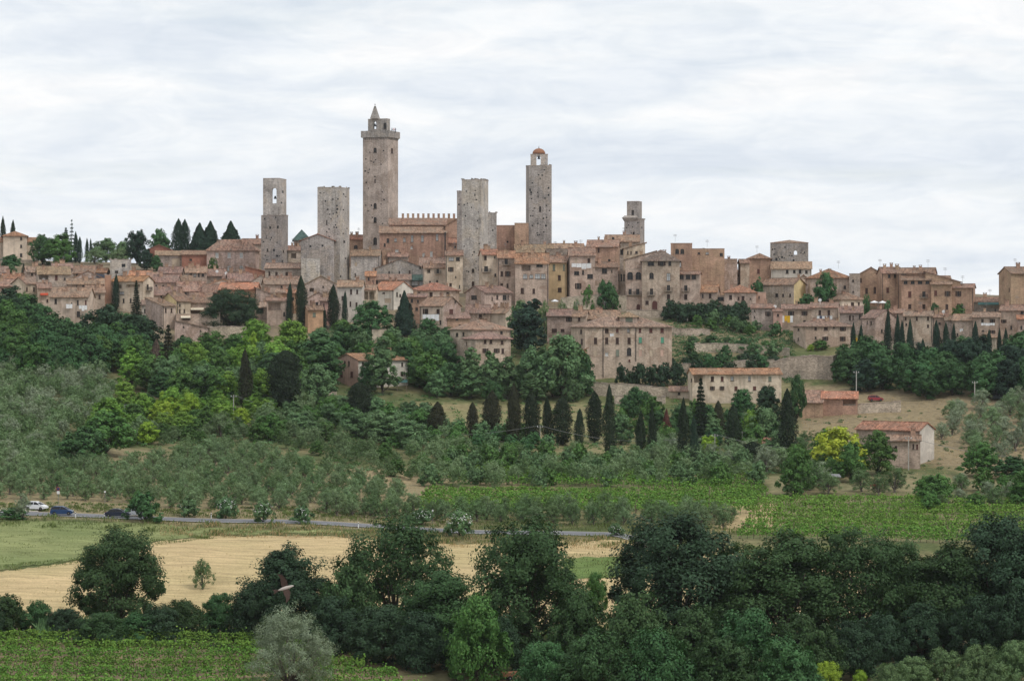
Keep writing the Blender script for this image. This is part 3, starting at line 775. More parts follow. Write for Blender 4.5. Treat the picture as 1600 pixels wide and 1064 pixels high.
# front of the left quarter
H('tall cream tower house with two slit windows at the left quarter front', 238, 275, 478, 515, 'sf', 466, 'cream', 'brown', '259 485 2.5 7 s|268 485 2.5 7 s', xc=254, phi=30, D=10, sidec='stone')
H('yellow gabled house behind the tall cream tower house', 257, 298, 470, 498, 'gf', 458, 'cream', 'brown', '281 477 2.5 4|281 486 2.5 6 s|288 486 2.5 6 s', xc=276, phi=32, D=9, sidec='yellow')
H('house with a cream awning over a dark veranda left of the holm oak', 297, 331, 473, 494, 'sf', 458, 'tan', 'brown', '304 487 16 9 L')
H('pale stucco house with a low door in front of the modern balcony house', 221, 241, 476, 500, 'gf', 470, 'white', 'rose', '227 486 4 7|235 485 3 6 s')
H('flat-roofed tan terrace block under the cream awning', 275, 324, 491, 520, 'flat', None, 'tan', w='291 498 13 5 L')
H('square pale stone block with a brick parapet beside the holm oak', 322, 344, 488.5, 520, 'flat', None, 'cream', w='333 507 3 6', D=7)
H('lowest lean-to house with a rose roof above the green trees, left quarter', 273, 325, 513, 536, 'shr', 501, 'pinkst', 'rose', '287 511 2 3|313 517 2 3|313 527 3 5 r', D=7, ch=0)
# civic palace and terrace
H('pink brick civic palace with white paired windows and a hipped roof', 323, 405, 390, 431, 'hip', 375, 'pinkst', 'brown', '339 399 5 8 w|358 399 5 8 w|377 399 5 8 w|358 420 6 10 A|377 420 6 10 A|394 424 3 3', name='civic_palace', cat='palace', xc=398, phi=-12, ch=2, d=832)
H('red brick retaining building left of the civic palace', 284, 323, 398, 424, 'sf', 392, 'rbrick', 'tan', '298 406 4 3', d=838, ch=0, D=6)
H('grey blank-arched building left of the red brick wall', 243, 284, 399, 422, 'sf', 392.5, 'stone', 'tan', '275 410 12 12 x', d=840, ch=0, D=6)
H('red brick gabled chapel at the foot of the dark conifers', 228, 269, 391, 400, 'gs', 383, 'rbrick', 'red', '', d=856, name='chapel', cat='chapel', ch=0)
H('small red brick shed wall under the bell tower', 383, 418, 425, 440, 'shr', 417, 'rbrick', 'red', '', d=806, ch=0, D=5)
H('grey house with three dark doors and ivy beneath the bell tower', 414, 472, 419, 448, 'gf', 412, 'stone', 'rose', '421 428 3 7 s|432 429 4 8 s|448 429 4 8 s', d=798)
H('house with a dark loggia between the bell tower and the grey tower', 449, 473, 391, 420, 'gf', 385, 'stone', 'brown', '459 400 8 8 L', d=822)
H('pyramid-roofed green glass lantern behind the dark stone block', 459, 484, 373, 392, 'hip', 360, 'greyd', 'green', '', d=850, name='glass_lantern', cat='roof lantern', ch=0)
H('brown-roofed house behind the bell tower on its left', 380, 410, 381, 396, 'gf', 374, 'pinkst', 'brown', '', d=852)
H('red-roofed arcaded building between the grey tower and the tallest tower', 545, 569, 374, 402, 'gf', 368, 'brick', 'red', '556 386 6 6 a', d=856)
# ---------------- towers
def holes(x0, x1, y0, y1, n, seed):
    g = random.Random(seed)
    return ''.join('|%.1f %.1f %.1f %.1f h' % (g.uniform(x0, x1), g.uniform(y0, y1), g.uniform(1.5, 2.6), g.uniform(1.6, 2.8)) for _ in range(n))
tw = H('two-stage stone bell tower with an open arch, leftmost tower', 408, 450, 337, 428, 'flat', None, 'greyd', w='422 356 3 4 h|434 355 3 4 h|418 391 2.5 5|428 391 3 4 h|433 400 4 3 h|443 393 2 4|441 409 3 5 h' + holes(411, 437, 340, 410, 12, 1), xc=440, phi=-18, name='bell_tower', cat='tower', d=815)
H('', 411, 447.5, 279, 428, 'flat', None, 'grey', w='428.5 306 7.5 24 T|442 300 3 4 h|440 317 2.5 3 h', xc=436, phi=-18, into=tw, d=817)
b = MB(); b.lathe([(0.55, 0), (0.5, 0.15), (0.32, 0.6), (0.25, 0.95), (0.08, 1.05)], 10)
def bell(parent, x, y, d):
    X, Y, Z = wp(x, y, d); px, py, pz = parent['_O']; a = -parent['_ph']
    dx, dy = X - px, Y - py
    return link('bell', b.mesh('bell', M['iron'], True), parent, (math.cos(a) * dx - math.sin(a) * dy, math.sin(a) * dx + math.cos(a) * dy, Z - pz))
bell(tw, 430, 311, 819)
tw = H('broad square grey stone tower with a low stone block against it', 496, 546, 293, 446, 'flat', None, 'grey', w='510.5 348 2 7|538 378 3 4 h|527 327 3 3 h|515 335 2 2 h|532 432 3 3 h' + holes(499, 529, 300, 370, 20, 2) + holes(534, 544, 300, 420, 8, 3), xc=531, phi=-20, name='stone_tower', cat='tower', d=790)
H('', 470, 522, 376, 446, 'gs', 366, 'greyd', 'rust', '485 385 3 3 h|504 384 3 3 h|482 430 3 3', into=tw, d=784, ch=0, D=7)
H('', 470.5, 500, 404, 446, 'none', None, 'grey', '', into=tw, d=783.4, ch=0, D=1)
tw = H('tallest tower with a battlemented crown, bell cage and stone spire', 567, 622, 215, 430, 'flat', None, 'rose',
       w='586 235 5 8 a|586 283 2 6|586 322 5 9 a|586 344 5 9 a|586 377 6 12 a|612.5 236 3 8 s|577 265 2 2 h|597 300 2 2 h|575 330 2 2 h' + holes(570, 603, 222, 380, 26, 4), xc=606, phi=-24, name='great_tower', cat='tower', d=845)
def tower_xf(root):
    px, py, pz = root['_O']; a = -root['_ph']
    def f(x, y, d):
        X, Y, Z = wp(x, y, d); dx, dy = X - px, Y - py
        return (math.cos(a) * dx - math.sin(a) * dy, math.sin(a) * dx + math.cos(a) * dy, Z - pz)
    return f
fx = tower_xf(tw); L, D_ = tw['_L'], tw['_D']
zt = fx(586, 215, 845)[2]
k = MB(); o = 0.55; hh = (215 - 204) / F * 845
k.box(-o, L + o, -o, 0.15, zt + 0.15, zt + hh); k.box(-o, L + o, D_ - 0.15, D_ + o, zt + 0.15, zt + hh)
k.box(-o, 0.15, 0.15, D_ - 0.15, zt + 0.15, zt + hh); k.box(L - 0.15, L + o, 0.15, D_ - 0.15, zt + 0.15, zt + hh)
k.build('crown', WALL['greyd'], tw)
k = MB(); k.hexa([(-.16, -.02, -.75), (.16, -.02, -.75), (.16, 0, -.75), (-.16, 0, -.75), (-.16, -o, .15), (.16, -o, .15), (.16, 0, .15), (-.16, 0, .15)]); k = k.mesh('corbel', WALL['greyd'])
for i in range(13): link('corbel', k, tw, ((i + 0.5) / 13 * L, 0, zt))
for i in range(9): link('corbel', k, tw, (L, (i + 0.5) / 9 * D_, zt), math.pi / 2)
H('', 575, 609.5, 186, 430, 'flat', None, 'greyd', w='586 196 5 12 T|601.5 197 5 10 a', xc=604.5, phi=-24, into=tw, d=846.5, zb_extra=0)
k = MB(); c0 = fx(586, 183.5, 848); c1 = fx(586, 166, 848); r0 = 6 / F * 848
for s0, s1, e0, e1 in ((1.0, 0.14, 0, 1),):
    q = [(c0[0] + sx * r0, c0[1] + sy * r0, c0[2] - 0.6) for sx, sy in ((-1, -1), (1, -1), (1, 1), (-1, 1))]
    p = [(c0[0] + sx * r0 * .16, c0[1] + sy * r0 * .16, c1[2]) for sx, sy in ((-1, -1), (1, -1), (1, 1), (-1, 1))]
    k.hexa(q + p)
sp = k.build('spire', WALL['greyd'], tw)
k = MB(); k.tube([(c0[0], c0[1], c1[2] - .2), (c0[0], c0[1], c1[2] + 0.9)], 0.06, 5); k.box(c0[0] - .3, c0[0] + .3, c0[1] - .05, c0[1] + .05, c1[2] + .45, c1[2] + .57)
k.build('finial', M['iron'], sp)
bell(tw, 586, 198, 848)
# merchants' hall with battlements
ph_ = H('orange brick battlemented palace with tall windows beside the tallest tower', 593, 698, 364, 412, 'sf', 354.5, 'brick', 'brown',
        '606 376 4 7 a|618 375 4 6 A|632 375 4 7 A|644 373 4 11 A|660 373 4 11 A|683 371 4 11 A|601 383 3 5|620 392 5 4 w|643 387 3 4 w|662 399 4 7 w|674 397 4 8 w',
        name='battlemented_palace', cat='palace', d=826, ch=0, D=7)
H('', 608, 698, 351.5, 412, 'sf', 341.5, 'brick', 'brown', '', into=ph_, d=833, ch=0, D=8)
H('', 696, 719, 353, 412, 'shl', 339, 'brick', 'brown', '', into=ph_, d=829, ch=0, D=12)
fx = tower_xf(ph_)
k = MB(); a0, a1 = fx(626, 341.5, 842), fx(713, 339.5, 842)
k.box(a0[0], a1[0], a0[1], a0[1] + 0.6, a0[2] - 3, a0[2] + 0.1); k.build('parapet', WALL['brick'], ph_)
mm = MB(); mm.box(-0.42, 0.42, 0, 0.6, 0, 1.55); mm.box(-0.46, 0.46, -0.05, 0.65, 1.55, 1.66); mm = mm.mesh('merlon', WALL['brick'])
for i in range(11):
    t = i / 10; link('merlon', mm, ph_, (a0[0] + 0.8 + (a1[0] - a0[0] - 1.6) * t, a0[1], a0[2] + 0.103))
k = MB(); p0 = fx(695.5, 363, 825.6); p1 = fx(695.5, 402, 825.6); k.tube([p0, p1], 0.28, 6); k.build('drainpipe', M['iron'], ph_)
H('small red-roofed brick house tucked between the battlemented palace and the twin tower', 700, 723, 380, 410, 'gf', 373, 'brick', 'red', '711 386 3 3', d=812)
tt = H('grey twin tower in the centre with a paler right face', 721.5, 763, 281, 458, 'flat', None, 'grey', w='739 423 4 6|739 443.5 4 7 s|760.5 386 2 9|742 305 2 3 h|730 318 2 2 h|746 345 2 2 h' + holes(725, 750, 290, 430, 22, 5), xc=752, phi=-16, name='twin_tower', cat='tower', d=778)
H('second grey twin tower half hidden behind the first, stepped top', 714, 735, 299, 440, 'flat', None, 'greyd', w='717 320 2 3 h', name='twin_tower', cat='tower', d=800, D=6)
H('short grey tower stub behind the twin tower on its right', 760, 776, 333, 440, 'flat', None, 'grey', w='770 360 2 3 h', name='stone_tower', cat='tower', d=806, D=5)
H('broken orange brick wall block between the twin tower and the domed tower', 776, 806, 352.5, 420, 'flat', None, 'brick', w='793 378 3 3 h', d=836, name='brick_block', cat='building', D=8)
H('taller pinkish brick block joined to the domed tower', 804, 826, 349, 420, 'flat', None, 'brick', w='815 377 2 3', d=830, name='brick_block', cat='building', D=7)
dt = H('slim stone tower with an arched belfry and terracotta dome', 824, 862, 259, 420, 'flat', None, 'greyd', w='844 327 3.5 9 a|828 297 3 4 h|830 301 3 3 h|840 301 2 2 h|857 294 2.5 3 h|857 305 2.5 3 h|853 353 3 3 h' + holes(829, 860, 264, 375, 26, 6), xc=826.5, phi=8, D=8.0, name='domed_tower', cat='tower', d=838)
H('', 829, 856, 241.5, 420, 'flat', None, 'grey', w='841.5 251 6.5 15 T', into=dt, d=840, D=5.5)
fx = tower_xf(dt); k = MB(); c = fx(842, 241, 842.7); rr = 10.2 / F * 842
k.lathe([(rr * math.cos(t), c[2] + 0.1 + rr * 0.82 * math.sin(t)) for t in np.linspace(0, 1.45, 8)], 16, (c[0], c[1]))
dm = k.build('dome', M['dome'], dt, smooth=True)
k = MB(); k.tube([(c[0], c[1], c[2] + rr * .8), (c[0], c[1], c[2] + rr * .8 + 1.0)], [0.2, 0.04], 6); k.build('finial', M['iron'], dm)
bell(dt, 842, 249, 842.7)
t6 = H('small tower with an overhanging corbelled gallery on the right skyline', 975.5, 1007, 343, 420, 'flat', None, 'greyd', w='990 365 3 5|982 352 2 2 h|1003 356 2 3 h' + holes(978, 997, 347, 368, 6, 7), xc=1000, phi=-14, name='corbelled_tower', cat='tower', d=822)
H('', 979.5, 1003, 315, 420, 'flat', None, 'greyd', w='988.5 332.5 4 8', xc=997.5, phi=-14, into=t6, d=823.2)
fx = tower_xf(t6); L, D_ = t6['_L'], t6['_D']; zt = fx(985, 343, 822)[2]
k = MB()
k.hexa([(-.1, -.1, zt - .6), (L + .1, -.1, zt - .6), (L + .1, D_ + .1, zt - .6), (-.1, D_ + .1, zt - .6), (-.7, -.7, zt + .6), (L + .7, -.7, zt + .6), (L + .7, D_ + .7, zt + .6), (-.7, D_ + .7, zt + .6)])
k.hexa([(-.7, -.7, zt + .6), (L + .7, -.7, zt + .6), (L + .7, D_ + .7, zt + .6), (-.7, D_ + .7, zt + .6), (.1, .1, zt + 1.4), (L - .1, .1, zt + 1.4), (L - .1, D_ - .1, zt + 1.4), (.1, D_ - .1, zt + 1.4)])
k.build('gallery', WALL['greyd'], t6)
H('massive square ruined tower with a sky-lit window on the right skyline', 1203.5, 1263, 380, 442, 'hip', 376, 'greyd', 'brown', '1243 395 5 6.5 T|1240 407 3 3 h|1213 405 3 4 h|1222 402 3 3 h' + holes(1206, 1260, 384, 406, 16, 8), name='ruined_tower', cat='tower', d=812, ch=0, D=13, ov=0.05)

# ---------------- centre-left
H('tan-roofed grey stone house left below the battlemented palace', 548, 593, 399.5, 448, 'gf', 391, 'grey', 'tan', '556 413 4 6 x|555 430 2 6|595 402 3 6', d=796)
H('slim brick turret with a dark cap under the battlemented palace', 597, 610, 390, 424, 'flat', None, 'brick', d=804, D=3.5, name='brick_turret', cat='turret')
H('stone house with one white-framed window under the battlemented palace', 606, 637, 401, 428, 'gf', 395.5, 'stone', 'brown', '625 409 3.5 6 w|611 410 2 2.5', d=800)
H('long grey gabled house with three small windows below the palace', 588, 663, 419, 446, 'gs', 405, 'greyd', 'brown', '608 426 2.5 5|624 426 2.5 5|640 425.5 3 6 s|656.5 418.5 2.5 4', d=788, D=9)
H('rose-roofed house right of the grey gable, below the tall palace windows', 655, 702, 416, 434, 'gf', 403, 'brick', 'rose', '668 420 3 3', d=800)
H('cream house with a corbelled loggia beside the green greenhouse', 663, 698, 418.5, 456, 'gf', 413, 'cream', 'brown', '684 424 4 7 b|670 424 5 6 L|672 441 3 4|683 440 3 5 a', d=776)
H('tall narrow cream house pressed against the twin tower', 696.5, 723, 399, 462, 'gf', 392, 'cream', 'brown', '705 405 8 6 l|715.5 405 6 6|704.5 421 8 7 o|712 433 2 3|704 445 4 5 s|718 448 2 5', d=771, ant=710)
H('green-roofed glass greenhouse below the grey gable', 641, 667, 438, 450, 'sf', 430, 'greyd', 'green', '648 443 10 7 l|659 443 8 7 l', d=783, ch=0, name='greenhouse', cat='greenhouse', D=5)
H('little pink brick dormer house left of the orange roof', 571, 587, 431, 452, 'gf', 425, 'brick', 'rust', '576 436 3 5|583 441 3 6', d=776)
H('low grey house with a dark door left of the greenhouse', 586, 642, 437, 455, 'sf', 429, 'stone', 'rose', '589 441 3 7|603 443 3 5', d=781, ch=0)
H('white gabled house with the bright orange roof', 582, 637, 452.5, 486, 'gf', 440.5, 'white', 'rust', '588 461 4 8 s|599.5 458 4 2|606 470 10 7 x|620.5 460 2.5 7|625.5 462 3 5', xc=615, phi=-38, D=10)
H('whitish four-window house right of the cypress pair', 527, 566, 448, 505, 'gf', 439, 'white', 'tan', '548.5 456 3 8 s|558 456 3 7 s|547.5 475 2.5 8 s|557 478 3 11 s|535 466 3 7')
H('pink-framed loggia house next to the white orange-roofed house', 565, 587.5, 453, 498, 'gf', 446, 'cream', 'tan', '571.5 462 8 12 L|581 462 8 12 L|570 478 3 5')
H('big stone gable house with an orange slope under the broad grey tower', 474, 529, 446, 478, 'gs', 431.5, 'stone', 'tan', '505 448 2.5 4|487 453 7 6 L', D=14)
H('pinkish small gable house right of the tall twin cypress', 482, 513, 466, 492, 'gs', 456.5, 'pinkst', 'rose', '495 475 4 6', D=8)
H('orange-tan house front under a brown lean-to between two cypresses', 481, 505, 484, 520, 'gf', 478.5, 'orange', 'brown', '491 492 5 7 y', D=6)
H('narrow pink house between the cypresses', 500, 516, 470, 508, 'gf', 464.5, 'pink', 'rose', '506 477 2 5|508 487 2 5')
H('tan house with one big dark loggia opening, left of the cypresses', 417, 450, 470, 510, 'gf', 465.5, 'tan', 'brown', '429 479 19 12 L|444 491 3 7', D=8)
H('low house with a wide glazed window right of the holm oak', 393, 418, 480, 500, 'gf', 473, 'tan', 'rose', '406 485.5 12 8', D=7)
H('pink-grey roofed lean-to above the dark loggia house', 400, 434, 463, 486, 'shr', 450, 'pinkst', 'rose', '', D=9)
H('orange house with one small window above the dark loggia', 431, 451, 457, 478, 'gf', 451.5, 'orange', 'rose', '435.5 463 3 6')
H('narrow orange house left of the tall twin cypress', 448, 465, 458, 490, 'gf', 453, 'orange', 'red', '458 467 3 5')
H('pinkish roof with drying racks below the ivy house', 414, 467, 444, 460, 'gf', 436, 'pinkst', 'rose', '440 448 3 3|452 448 3 3')
H('small stone gable with two holes under the red brick shed', 393, 422, 440, 454, 'gs', 430.5, 'stone', 'rose', '402 441 3 3', D=8)
H('grey-rose roofed house behind the orange-roofed brick house', 358, 396, 439, 454, 'gf', 428, 'stone', 'rose', '375 443 3 3')
H('pale red roofed house under the ivy house', 420, 468, 439, 450, 'gf', 432.5, 'pinkst', 'rose', '', ch=2)
# ---------------- centre
H('hip-roofed orange-tan house left of the pink gable', 638, 712, 453.5, 478, 'hip', 442.5, 'tan', 'red', '655 458 3 3|673.5 460.5 5 8 s|699.5 460 4 7 s')
H('cream house with white laundry and a brick side wall', 656, 716, 477.5, 522, 'gf', 465, 'cream', 'brown', '665 487 8 9 o|684.5 487 5 8 s|688 504 3 7|676 507 3 6|705 487 6 8 r|711 472 2 4', xc=693, phi=-35, sidec='pinkst', D=9)
H('pink brick house with small windows behind the dark conifer', 637, 667, 464, 505, 'gf', 460, 'brick', 'rose', '643.5 470 4 6|653 471 3 5|651 483 4 5')
H('pink stone house with a broad gable and square window in the centre', 717, 799, 457, 494, 'gf', 447.5, 'pinkst', 'rose', '740.5 465 9 7|721 466 2 3|722 480 6 8 g|734 480 4 7 a|746 479.5 4 4 a|769 467 2 6 s|777 464.5 3 7 s|788.5 465 6 8|794 465 2 7', xc=757, phi=36, D=10)
H('low stone house with a tall shuttered window above the two-tier house', 728, 766, 489, 512, 'gf', 477, 'pinkst', 'rose', '750.5 495 5 8 s|757 490 3 4')
H('brick house with square holes left of the two-tier house', 699, 734, 497, 520, 'gf', 489, 'brick', 'rose', '714 499 4 3|718.5 509 4 4')
H('cream stucco house with a rose roof left of the dark deodar', 763, 801, 489, 514, 'gf', 481, 'cream', 'brown', '793 498 1.5 6|796.5 498 1.5 6', xc=790, phi=-30, D=6)
t2 = H('two-tier tan house with hipped roofs and open shutters, centre', 706, 798, 514.5, 568, 'hip', 500.5, 'tan', 'brown', '714 523 4 6|724 522 3 6|767.5 520 4 5|783.5 520 4 5', xc=738, phi=27, D=14, d=656)
H('', 718, 798, 529, 568, 'hip', 519.5, 'tan', 'rose', '722.5 537 1.5 6|728.5 537 1.5 6|758 534 4 6 s|767 534 4 6 s|784.5 535 4 6 s|758.5 548 9 7 o|776 548 9 7 o|785.5 548.5 4 8 s', xc=743, phi=25, into=t2, d=648, D=8, ch=0)
H('cream house with a black iron balcony right of the twin tower', 754, 779, 398, 470, 'gf', 390.5, 'cream', 'red', '758.5 403 4 7 s|773 402 2 3|759.5 420.5 6 9 b|774 430 3 5')
H('tan red-roofed house with open shutters and a long balcony', 778, 805.5, 403, 472, 'gf', 393, 'tan', 'red', '791 409 5 9 b|784 428 4 8 s|793.5 428 8 8 o|784 446.5 4 7 s|793 446.5 3 7 s')
H('wide tan house with arched windows and an open roof loggia', 805, 857, 411.5, 480, 'gf', 396.5, 'tan', 'red', '822 419 14 9 L|843 415.5 10 4|820.5 432 7 8 A|830 432 6 6 A|840 432 8 8 l|849 432 7 8 l|816 454.5 5 9 s|834 455 4 8 s|836 470 2 3', ch=2)
H('broad brown roof below the domed tower', 806, 866, 396, 424, 'gf', 383, 'tan', 'tan', '', d=806, ch=2)
H('yellow house with four shuttered windows', 857, 884.5, 410, 468, 'gf', 400, 'yellow', 'brown', '865.5 418 4 10 y|881 418 3 10 y|874 434 4.5 8 s|874.5 453 6 7 s')
H('narrow yellow annexe house with its own little tiled roof', 882, 893.5, 431, 464, 'sf', 427, 'yellow', 'red', '886 455 4 5', D=6, ch=0)
H('mossy dark roof behind the yellow house', 856, 892, 400, 430, 'gf', 390, 'stone', 'dark', '', d=790)
H('tan house with white sheets strung across its front', 889, 930, 399.5, 470, 'gf', 388, 'tan', 'brown', '900 407.5 4 7 x|920 407.5 4 7 s|901 427 8 6|911 426 3 7|922 432 9 7|903.5 447 10 9 o|921 450 4 3')
H('brick-fronted house with a projecting brick box over the shrubs', 928, 966, 417.5, 470, 'gf', 410, 'pinkst', 'brown', '944.5 423.5 8 8|956 424 2 4')
H('tall brick house behind the sheets with a broad brown roof', 917, 966, 385.5, 430, 'gf', 376, 'brick', 'brown', '935.5 391 2.5 7 s|952 407.5 4 5', d=790)
H('grey house beneath the corbelled tower with a red-brown roof', 946, 999, 377.5, 412, 'gf', 368, 'stone', 'brown', '958 373 4 5|972 394 6 8', d=812)
H('sloping-roofed tan house right under the corbelled tower', 974, 1008, 389, 416, 'shl', 380, 'cream', 'brown', '981 395 2 5|986 395 2 5|994.5 394.5 4 4', d=800, D=8)
H('long low roof on the skyline right of the domed tower', 860, 914, 390, 412, 'gf', 381.5, 'brick', 'tan', '', d=824)
al = H('tan loggia house with two large arched windows and a black balcony', 978, 1003.5, 421, 486, 'flat', None, 'tan', w='984.5 431 9 12 a|997.5 431 9 12 a|984.5 456 5 9 b|996.5 456 5 9 b|997.5 480 6 9 D', D=9)
H('glazed pergola wing left of the two large arches', 963, 978, 424, 470, 'flat', None, 'tan', w='966 434 3 11|971 434 2.5 11|975 434 2.5 11', D=6)
H('brown lean-to roof above the two large arches', 977, 1024, 406, 440, 'shl', 393, 'tan', 'brown', '', d=752, D=10)
H('large tan palace on the street with three balconies and a dark hipped roof', 1003, 1062, 407, 490, 'hip', 391, 'tan', 'dark', '1017 411.5 10 8|1034 411.5 12 8 o|1046.5 411.5 4.5 8|1018 431 7 10 a|1044.5 433 6 12 l|1018 456 5 10 b|1044.5 450 5 9 b|1011 473 5 6 s|1023 476.5 8 13 D|1044.5 464 5 8 s|1044.5 478 6 9 D', name='street_palace', cat='palace', ch=2)
H('tan street house with three wide attic windows and a balcony', 1060.5, 1093, 428.5, 490, 'gf', 425, 'tan', 'brown', '1065 433 7 7|1075 433 7 7|1084 433 7 7|1071.5 450.5 5 9 b|1071.5 464 5 8 s|1074 479 6 5', ch=0)
H('brick tower house with twin arched windows near its top', 1048, 1081.5, 380.5, 445, 'flat', None, 'brick', w='1058 393 6 8 a|1066 393 6 8 a|1062 412.5 5 10 l', d=772, name='tower_house', cat='tower house', ant=1055)
H('tan house with three square attic windows right of the brick tower house', 1082, 1119, 407, 460, 'gf', 400, 'tan', 'brown', '1089.5 415 6 6 y|1099.5 414.5 6 7 y|1108.5 414 6 7 y|1103.5 429 5 6 r|1103.5 443 4 5')
H('brick roof terrace behind the three attic windows', 1079, 1132, 389, 425, 'flat', None, 'brick', w='1127 398 5 5|1092 396 4 3|1105 396 5 4 l', d=785, ant=1105)
H('tan house with a bright glazed veranda', 1118, 1147.5, 415, 460, 'gf', 406, 'tan', 'brown', '1123 420 5 6 l|1132.5 420 9 6 l|1142 420 5 6 l|1120.5 442 5 4|1133.5 442.5 6 6')
H('flat-topped block behind the glazed veranda', 1120, 1152, 405, 430, 'flat', None, 'pinkst', d=790)
H('small tan house with a reddish roof left of the brown cube house', 1147, 1169, 431.5, 460, 'gf', 423, 'stone', 'red', '1159 441.5 6 6')
H('low annexe with a tan roof behind the brown cube house', 1157, 1171, 411, 445, 'gf', 406, 'tan', 'brown', '', d=790, ch=0)
H('brown cube house with a pyramid roof and a single window', 1169, 1203, 403.5, 455, 'hip', 396.5, 'brick', 'brown', '1185 424 4 7 r', ch=0)
H('low house with four windows against the massive ruined tower', 1205, 1268, 420, 446, 'sf', 409.5, 'white', 'tan', '1230 424.5 4 6|1241 424.5 4 5|1250 424.5 4 6|1260 425 4 5', d=800, ch=0)
H('plain stone barn-like house with three tiny windows and a pale yellow side', 1190, 1249, 444.5, 484, 'gf', 435.5, 'stone', 'brown', '1213.5 461.5 4.5 6|1223.5 461.5 3 5|1234.5 461.5 3 5', xc=1240.5, phi=-28, sidec='yellow', D=8, ch=0)
H('gabled tan house between the barn-like house and the ruined tower', 1242, 1269, 440, 464, 'gs', 430, 'tan', 'red', '1252 449 4 6', D=8)
H('street house with a red tiled roof and a dark arched shop front', 1093, 1120, 456.5, 490, 'gf', 446, 'tan', 'red', '1098 462.5 2.5 6|1109.5 462.5 4 7 s|1099 479.5 9 6 a|1109.5 480 3 5 a')
H('recessed terrace house between two red-tiled street roofs', 1119, 1134, 462, 490, 'flat', None, 'tan', w='1126 467 10 6|1128 481 6 5 s', D=6)
H('long street house with many small shutters and a red hipped roof', 1132, 1181, 456.5, 492, 'hip', 446, 'tan', 'red', '1141.5 464.5 4.5 7 s|1154 466.5 3 5 s|1161 466 4.5 7 s|1172.5 467 2 3|1141 481 4 6 a|1157 477 3 3|1157.5 484 4.5 4|1168 482.5 4 5 a')
H('pinkish flat-topped house at the right end of the street', 1178, 1197, 457, 488, 'flat', None, 'pink', w='1186 464.5 2 4', D=6)
# ---------------- right front row
H('grey stone house with one white window beside a pink tower house', 1174, 1209, 481, 516, 'gf', 475.5, 'stone', 'brown', '1179 486 2 3|1179 495.5 2 3|1200 490.5 8 7 o', dish=(1211, 479))
H('narrow pink tower house next to the yellow cloth', 1208, 1222.5, 486.5, 520, 'sf', 482, 'pink', 'brown', '1215.5 492.5 3 4|1218 509 3 9 D', D=5, ch=0)
H('tan house with two pairs of open shutters above the yellow cloth', 1222, 1267, 482.5, 518, 'gf', 476.5, 'tan', 'rose', '1236 489.5 9 7 o|1257 489.5 9 7 o|1257 502 4 3')
H('tan house with two brown shutters and washing on a line', 1266, 1308.5, 480.5, 518, 'gf', 473, 'tan', 'brown', '1281 488.5 4 8 s|1295 488.5 4 8 s', dish=(1281, 469))
H('hip-roofed tan house with open shutters above the big curved wall', 1234, 1331, 509.5, 546, 'hip', 499, 'tan', 'rose', '1247.5 515 3 4|1247 530 2 5|1274.5 513.5 4 5 s|1290.5 513.5 6 5 s|1303 512 3 2|1317 514 9 6 o|1274.5 528 3 4|1289.5 529 9 6 o|1316.5 529.5 9 7 o', xc=1259, phi=22, D=10)
H('cream hip-roofed house with two brown windows below the tree', 1284, 1350, 467.5, 496, 'hip', 458, 'cream', 'brown', '1332 475.5 5 6 s|1342 475.5 3 6 s', xc=1316, phi=30, D=11)
H('grey stone house with three slit windows right of the washing line', 1312, 1348, 489, 524, 'sf', 479, 'stone', 'rose', '1328 496.5 3 8 s|1333 496.5 2 7 s|1343.5 495 3 8', D=8)
H('rose stone house with a big blank gable behind the first tall cypress', 1347, 1393, 496.5, 543, 'gf', 484.5, 'pinkst', 'rose', '1355 504 1.5 6|1361 504.5 2.5 6|1378 517.5 3 6', xc=1368, phi=-42, D=9)
H('plain tan house between the blank gable and the three-window house', 1390, 1413, 489, 534, 'gf', 483, 'tan', 'brown', '1397 493 3 3|1404 505 3 6')
H('tan row house with three small top windows behind the cypresses', 1412, 1457, 493.5, 543, 'gf', 486.5, 'tan', 'rose', '1415 498 3 5 s|1432.5 498 3 6 s|1450 498 3 6 s|1450 509.5 3 5 s|1416 507 3 4')
H('low tan house with a white dish among the cypresses', 1457, 1479, 495.5, 543, 'gf', 489, 'tan', 'brown', '1468 505.5 4 4|1466 515 3 4', dish=(1475, 487))
H('narrow stone infill house left of the pinkish rendered house', 1477, 1490, 500, 545, 'gf', 494, 'stone', 'brown', '')
H('pinkish rendered house with a wide brown eave and small washing', 1488, 1521, 500.5, 548, 'gf', 491.5, 'pinkst', 'brown', '1496 523 3 5|1508 512 3 6 x')
H('tan house with open shutters and pale washing at the right', 1520, 1562.5, 495.5, 551, 'gf', 488.5, 'tan', 'rose', '1535 501.5 4 6|1550.5 501.5 8 6 o|1536 517 4 2|1551 518.5 8 5 o')
H('large tan house with shutters near the right edge', 1562.5, 1615, 485, 548, 'gf', 477, 'tan', 'brown', '1568.5 502 8 5 o|1597 488.5 5 5|1580 512 3 6')
H('rose stone house with an orange roof at the right edge', 1590, 1625, 498.5, 553, 'gf', 491.5, 'pinkst', 'rust', '1596 512 3 6', D=8)
H('small cream garden pavilion with a pyramid roof behind a cypress', 1530, 1557, 526.5, 558, 'hip', 519.5, 'cream', 'tan', '1543 541 4 6', name='pavilion', cat='pavilion', ch=0)
